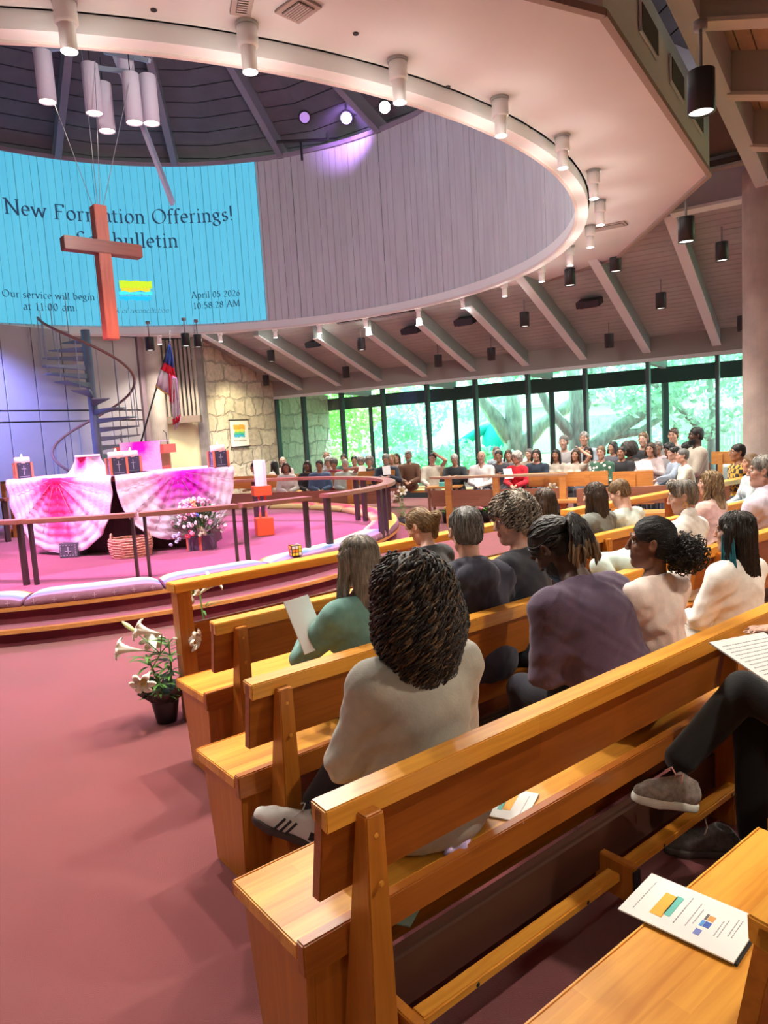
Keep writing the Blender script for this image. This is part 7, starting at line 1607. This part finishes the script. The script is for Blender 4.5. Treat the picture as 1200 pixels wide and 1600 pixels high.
# sheets held on the far side
for x, y, D, w in ((566, 734, 14.4, 'by the curly white-haired woman'), (604, 735, 13.6, 'by the man in the navy suit'), (794, 740, 12.2, 'beside the woman in red'), (1006, 727, 11.2, 'by the girl in the right group'), (748, 752, 12.4, 'in the lap of the bald man')):
    program(at_y(x, y, D), 0, 'small white sheet held on the far side ' + w, (.15, .20) if x < 1000 else (.26, .16), tilt=(R(55), 0, R(5)), art=False)
fm_ = MATS['cloth_plaid']; nt = fm_.node_tree; bs = nt.nodes['Principled BSDF']; ck = nt.nodes.new('ShaderNodeTexChecker'); ck.inputs['Scale'].default_value = 17; ck.inputs['Color1'].default_value = (.60, .34, .03, 1); ck.inputs['Color2'].default_value = (.02, .018, .015, 1)
tcc = nt.nodes.new('ShaderNodeTexCoord'); nt.links.new(tcc.outputs['Object'], ck.inputs['Vector']); nt.links.new(ck.outputs[0], bs.inputs['Base Color'])
fm_ = MATS['cloth_floral']; nt = fm_.node_tree; bs = nt.nodes['Principled BSDF']; vo = nt.nodes.new('ShaderNodeTexVoronoi'); vo.inputs['Scale'].default_value = 14; rr2 = nt.nodes.new('ShaderNodeValToRGB'); rr2.color_ramp.elements[0].position = .30; rr2.color_ramp.elements[1].position = .36; rr2.color_ramp.elements[0].color = (.72, .68, .66, 1); rr2.color_ramp.elements[1].color = (.03, .10, .06, 1)
tcc = nt.nodes.new('ShaderNodeTexCoord'); nt.links.new(tcc.outputs['Object'], vo.inputs['Vector']); nt.links.new(vo.outputs['Distance'], rr2.inputs[0]); nt.links.new(rr2.outputs[0], bs.inputs['Base Color'])
# ------------------------------------------------------------------ outside: porch beam and posts, lawn, trees, fence
b = MB(); b.hexa([wf(-40, -60, -.16), wf(60, -60, -.16), wf(60, -.2, -.16), wf(-40, -.2, -.16)] + [wf(-40, -60, -.06), wf(60, -60, -.06), wf(60, -.2, -.06), wf(-40, -.2, -.06)])
o = b.build('lawn', mat('lawn_green', (.22, .40, .16), .95, var=.35, vscale=1.2)); struct(o)
M_porch = mat('porch_grey', (.07, .085, .09), .7)
b = MB(); wbox(b, -9, 14, -2.75, -2.55, 2.42, 2.78); struct(b.build('trim_14', M_porch))
b = MB(); wbox(b, -9, 14, -3.2, .0, 2.98, 3.05); struct(b.build('ceiling', mat('porch_deck', (.16, .17, .17), .8)))
for i, x in enumerate((481, 580, 712, 863, 1040)):
    # posts of the porch, every second bay
    r = ray(x, 660); k = ((wf(0, -2.65) - Vector((0, 0, 0))).dot(wi)) / (r.dot(wi)); p = r * k; m = MB(); m.b2((p.x - .06, p.y - .06, -.1), (p.x + .06, p.y + .06, 2.45)); struct(m.build('trim_%d' % (15 + i if i < 3 else 35 + i), M_porch))
    a_ = (Vector((p.x, p.y, 0)) - WA).dot(wl); m = MB(); m.hexa([wf(a_ + .05, -2.7, 2.74), wf(a_ - .05, -2.7, 2.74), wf(a_ - .05, -.1, 2.82), wf(a_ + .05, -.1, 2.82), wf(a_ + .05, -2.7, 2.95), wf(a_ - .05, -2.7, 2.95), wf(a_ - .05, -.1, 3.0), wf(a_ + .05, -.1, 3.0)]); struct(m.build('ceiling_beam', mat('porch_beam', (.40, .45, .46), .7)))
M_bark = mat('bark', (.50, .50, .50), .9, var=.3, vscale=8, vstretch=(1, 1, .3))
GR = [mat('leaf_bright', (.35, .80, .18), .7, var=.3, vscale=3), mat('leaf_mint', (.45, .80, .55), .7, var=.3, vscale=3), mat('leaf_pale', (.60, .82, .68), .7, var=.3, vscale=3)]
for m_ in GR:
    nt = m_.node_tree; bs = nt.nodes['Principled BSDF']; out = nt.nodes['Material Output']; tl = nt.nodes.new('ShaderNodeBsdfTranslucent'); ms = nt.nodes.new('ShaderNodeMixShader'); ms.inputs[0].default_value = .5
    src = bs.inputs['Base Color'].links[0].from_socket; nt.links.new(src, tl.inputs[0]); nt.links.new(bs.outputs[0], ms.inputs[1]); nt.links.new(tl.outputs[0], ms.inputs[2]); nt.links.new(ms.outputs[0], out.inputs[0])
def crown(root, blobs, n, sz, m, seed):
    rg = np.random.default_rng(seed); B = np.array([q[:3] for q in blobs]); Rr_ = np.array([q[3] for q in blobs]); n = int(n * .36); ib = rg.integers(0, len(blobs), n)
    d = rg.standard_normal((n, 3)); d /= np.linalg.norm(d, axis=1)[:, None]; c = B[ib] + d * (Rr_[ib] * rg.uniform(.35, 1, n) ** .5)[:, None] * np.array([1, 1, .75])
    a = rg.standard_normal((n, 3)); a /= np.linalg.norm(a, axis=1)[:, None]; b_ = np.cross(a, rg.standard_normal((n, 3))); b_ /= np.linalg.norm(b_, axis=1)[:, None]
    s_ = (sz * rg.uniform(.6, 1.3, n))[:, None]; v = np.stack([c - a * s_, c - b_ * s_ * .5, c + a * s_, c + b_ * s_ * .5], 1).reshape(-1, 3)
    return mesh_obj('foliage', v, np.arange(4 * n).reshape(-1, 4), m, root)
def tree(x, D, label, hgt, blobs, n, m, seed, limbs=(), tr=.2):
    p = at_y(x, 700, D); t = empty('tree', (p.x, p.y, -.1), 0, label, 'tree'); b = MB(); b.tube([(0, 0, 0), (.1, 0, hgt * .3), (-.1, .1, hgt * .6)], [tr, tr * .8, tr * .55], 10)
    for l in limbs: b.tube([Vector(q[:3]) for q in l], [q[3] for q in l], 8)
    b.build('trunk', M_bark, t, True); crown(t, blobs, n, .13, m, seed); return t
tree(500, 30, 'bright green tree beyond the leftmost windows', 5, [(0, 0, 3.0, 1.7), (-1.0, 0, 2.0, 1.3), (1.0, 0, 2.3, 1.4), (0, 0, 4.6, 1.6)], 9000, GR[0], 1, tr=.12)
tree(560, 33, 'bright green tree behind the third window', 5, [(0, 0, 2.0, 1.9), (-1.2, 0, 3.2, 1.5), (1.4, 0, 3.0, 1.7), (0, 0, 4.8, 1.5)], 8000, GR[0], 2, tr=.12)
tree(655, 28, 'mint green tree behind the fourth window', 5, [(0, 0, 2.4, 1.4), (.4, 0, 3.9, 1.4), (-.9, 0, 1.6, 1.0)], 5000, GR[1], 3, tr=.08)
tree(800, 24, 'large pale oak leaning right behind the middle windows', 7, [(-1.5, 0, 4.5, 1.6), (1.6, 0, 4.2, 1.6), (0, 1, 5.6, 2.0), (3.0, 0, 3.4, 1.2)], 6500, GR[2], 4, tr=.36,
     limbs=[((0, 0, .6, .3), (1.0, 0, 1.7, .24), (2.2, 0, 2.4, .2), (3.6, 0, 3.3, .13)), ((0, 0, 1.2, .28), (-.9, 0, 2.6, .2), (-1.6, 0, 4.0, .12))])
tree(900, 22, 'wide branching oak with sweeping limbs behind the right windows', 7, [(-1.2, 0, 3.9, 1.2), (1.5, 0, 4.0, 1.6), (3.6, 0, 3.9, 1.5), (2.6, .6, 2.8, 1.1)], 6500, GR[1], 5, tr=.30,
     limbs=[((0, 0, .4, .3), (.9, 0, 1.2, .24), (2.3, 0, 2.0, .2), (3.4, 0, 2.9, .15), (4.8, 0, 3.4, .09)), ((.9, 0, 1.2, .15), (2.0, 0, 1.3, .12), (3.0, 0, 1.9, .07)), ((0, 0, 1.2, .2), (-.8, 0, 2.2, .14), (-1.4, 0, 3.6, .08)), ((0, 0, 1.4, .2), (.6, 0, 2.9, .13), (.5, 0, 4.2, .07))])
tree(1110, 21, 'pale leafy tree filling the last window by the column', 6, [(0, 0, 2.2, 1.8), (-2.0, 0, 3.0, 1.7), (1.5, 0, 3.2, 1.6), (0, 0, 4.2, 1.6)], 11000, GR[2], 6, tr=.14, limbs=[((0, 0, 1, .12), (-1.5, 0, 2.6, .08), (-2.6, 0, 3.2, .05))])
tree(745, 31, 'small mint tree far behind the fifth window', 5, [(0, 0, 2.8, 1.3), (1.4, 0, 3.6, 1.4)], 4000, GR[1], 7, tr=.1)
for i, (x, D, w, w2) in enumerate(((500, 24, 2.6, 'left windows'), (640, 23, 2.4, 'fourth window'), (720, 22, 2.0, 'fifth window'), (1000, 27, 3.0, 'right windows'))):
    p = at_y(x, 700, D); t = empty('hedge', (p.x, p.y, -.1), 0, 'rounded mint green shrub low behind the ' + w2, 'shrub'); crown(t, [(-w * .5, 0, .5, .9), (0, 0, .7, 1.0), (w * .5, 0, .5, .9)], 5000, .10, GR[1 if i else 0], 20 + i)
p = at_y(770, 700, 26); t = empty('play_slide', (p.x, p.y, -.1), 0, 'turquoise playground tube behind the fifth window', 'slide'); b = MB(); b.tube([(-1.4, 0, 1.0), (-.4, 0, 1.6), (.6, 0, 1.9)], .18, 12); b.sphere((.4, 0, 1.1), (.8, .8, .95), 16, 10); b.build('tube', mat('slide_teal', (.0, .42, .46), .5), t, True)
fe0, fe1 = at_y(905, 700, 30), at_y(1300, 700, 24); fe0.z = fe1.z = -.1; fd_ = fe1 - fe0; t = empty('fence', fe0, math.atan2(fd_.y, fd_.x), 'pale board fence far beyond the right windows', 'fence'); b = MB(); n = 70
for i in range(n): b.b2((fd_.length * i / n, -.01, .1), (fd_.length * (i + 1) / n - .02, .02, 1.9))
b.build('boards', mat('fence_board', (.50, .50, .47), .9, var=.2, vscale=5), t); b = MB(); b.b2((0, .02, 1.6), (fd_.length, .06, 1.7)); b.b2((0, .02, .4), (fd_.length, .06, .5)); b.build('rail', mat('fence_board', ()), t)
p = at_y(880, 700, 40); t = empty('house', (p.x, p.y, -.1), 0, 'pale low house roof seen through the oak branches', 'house'); b = MB(); b.b2((-6, 0, 0), (9, 6, 2.6)); b.build('wall', mat('house_wall', (.6, .6, .58), .9), t); b = MB(); b.prism([(-6.5, -.4, 2.6), (9.5, -.4, 2.6), (9.5, 3, 4.0), (-6.5, 3, 4.0)], (0, 0, .15)); b.build('roof', mat('house_roof', (.45, .46, .47), .9), t)
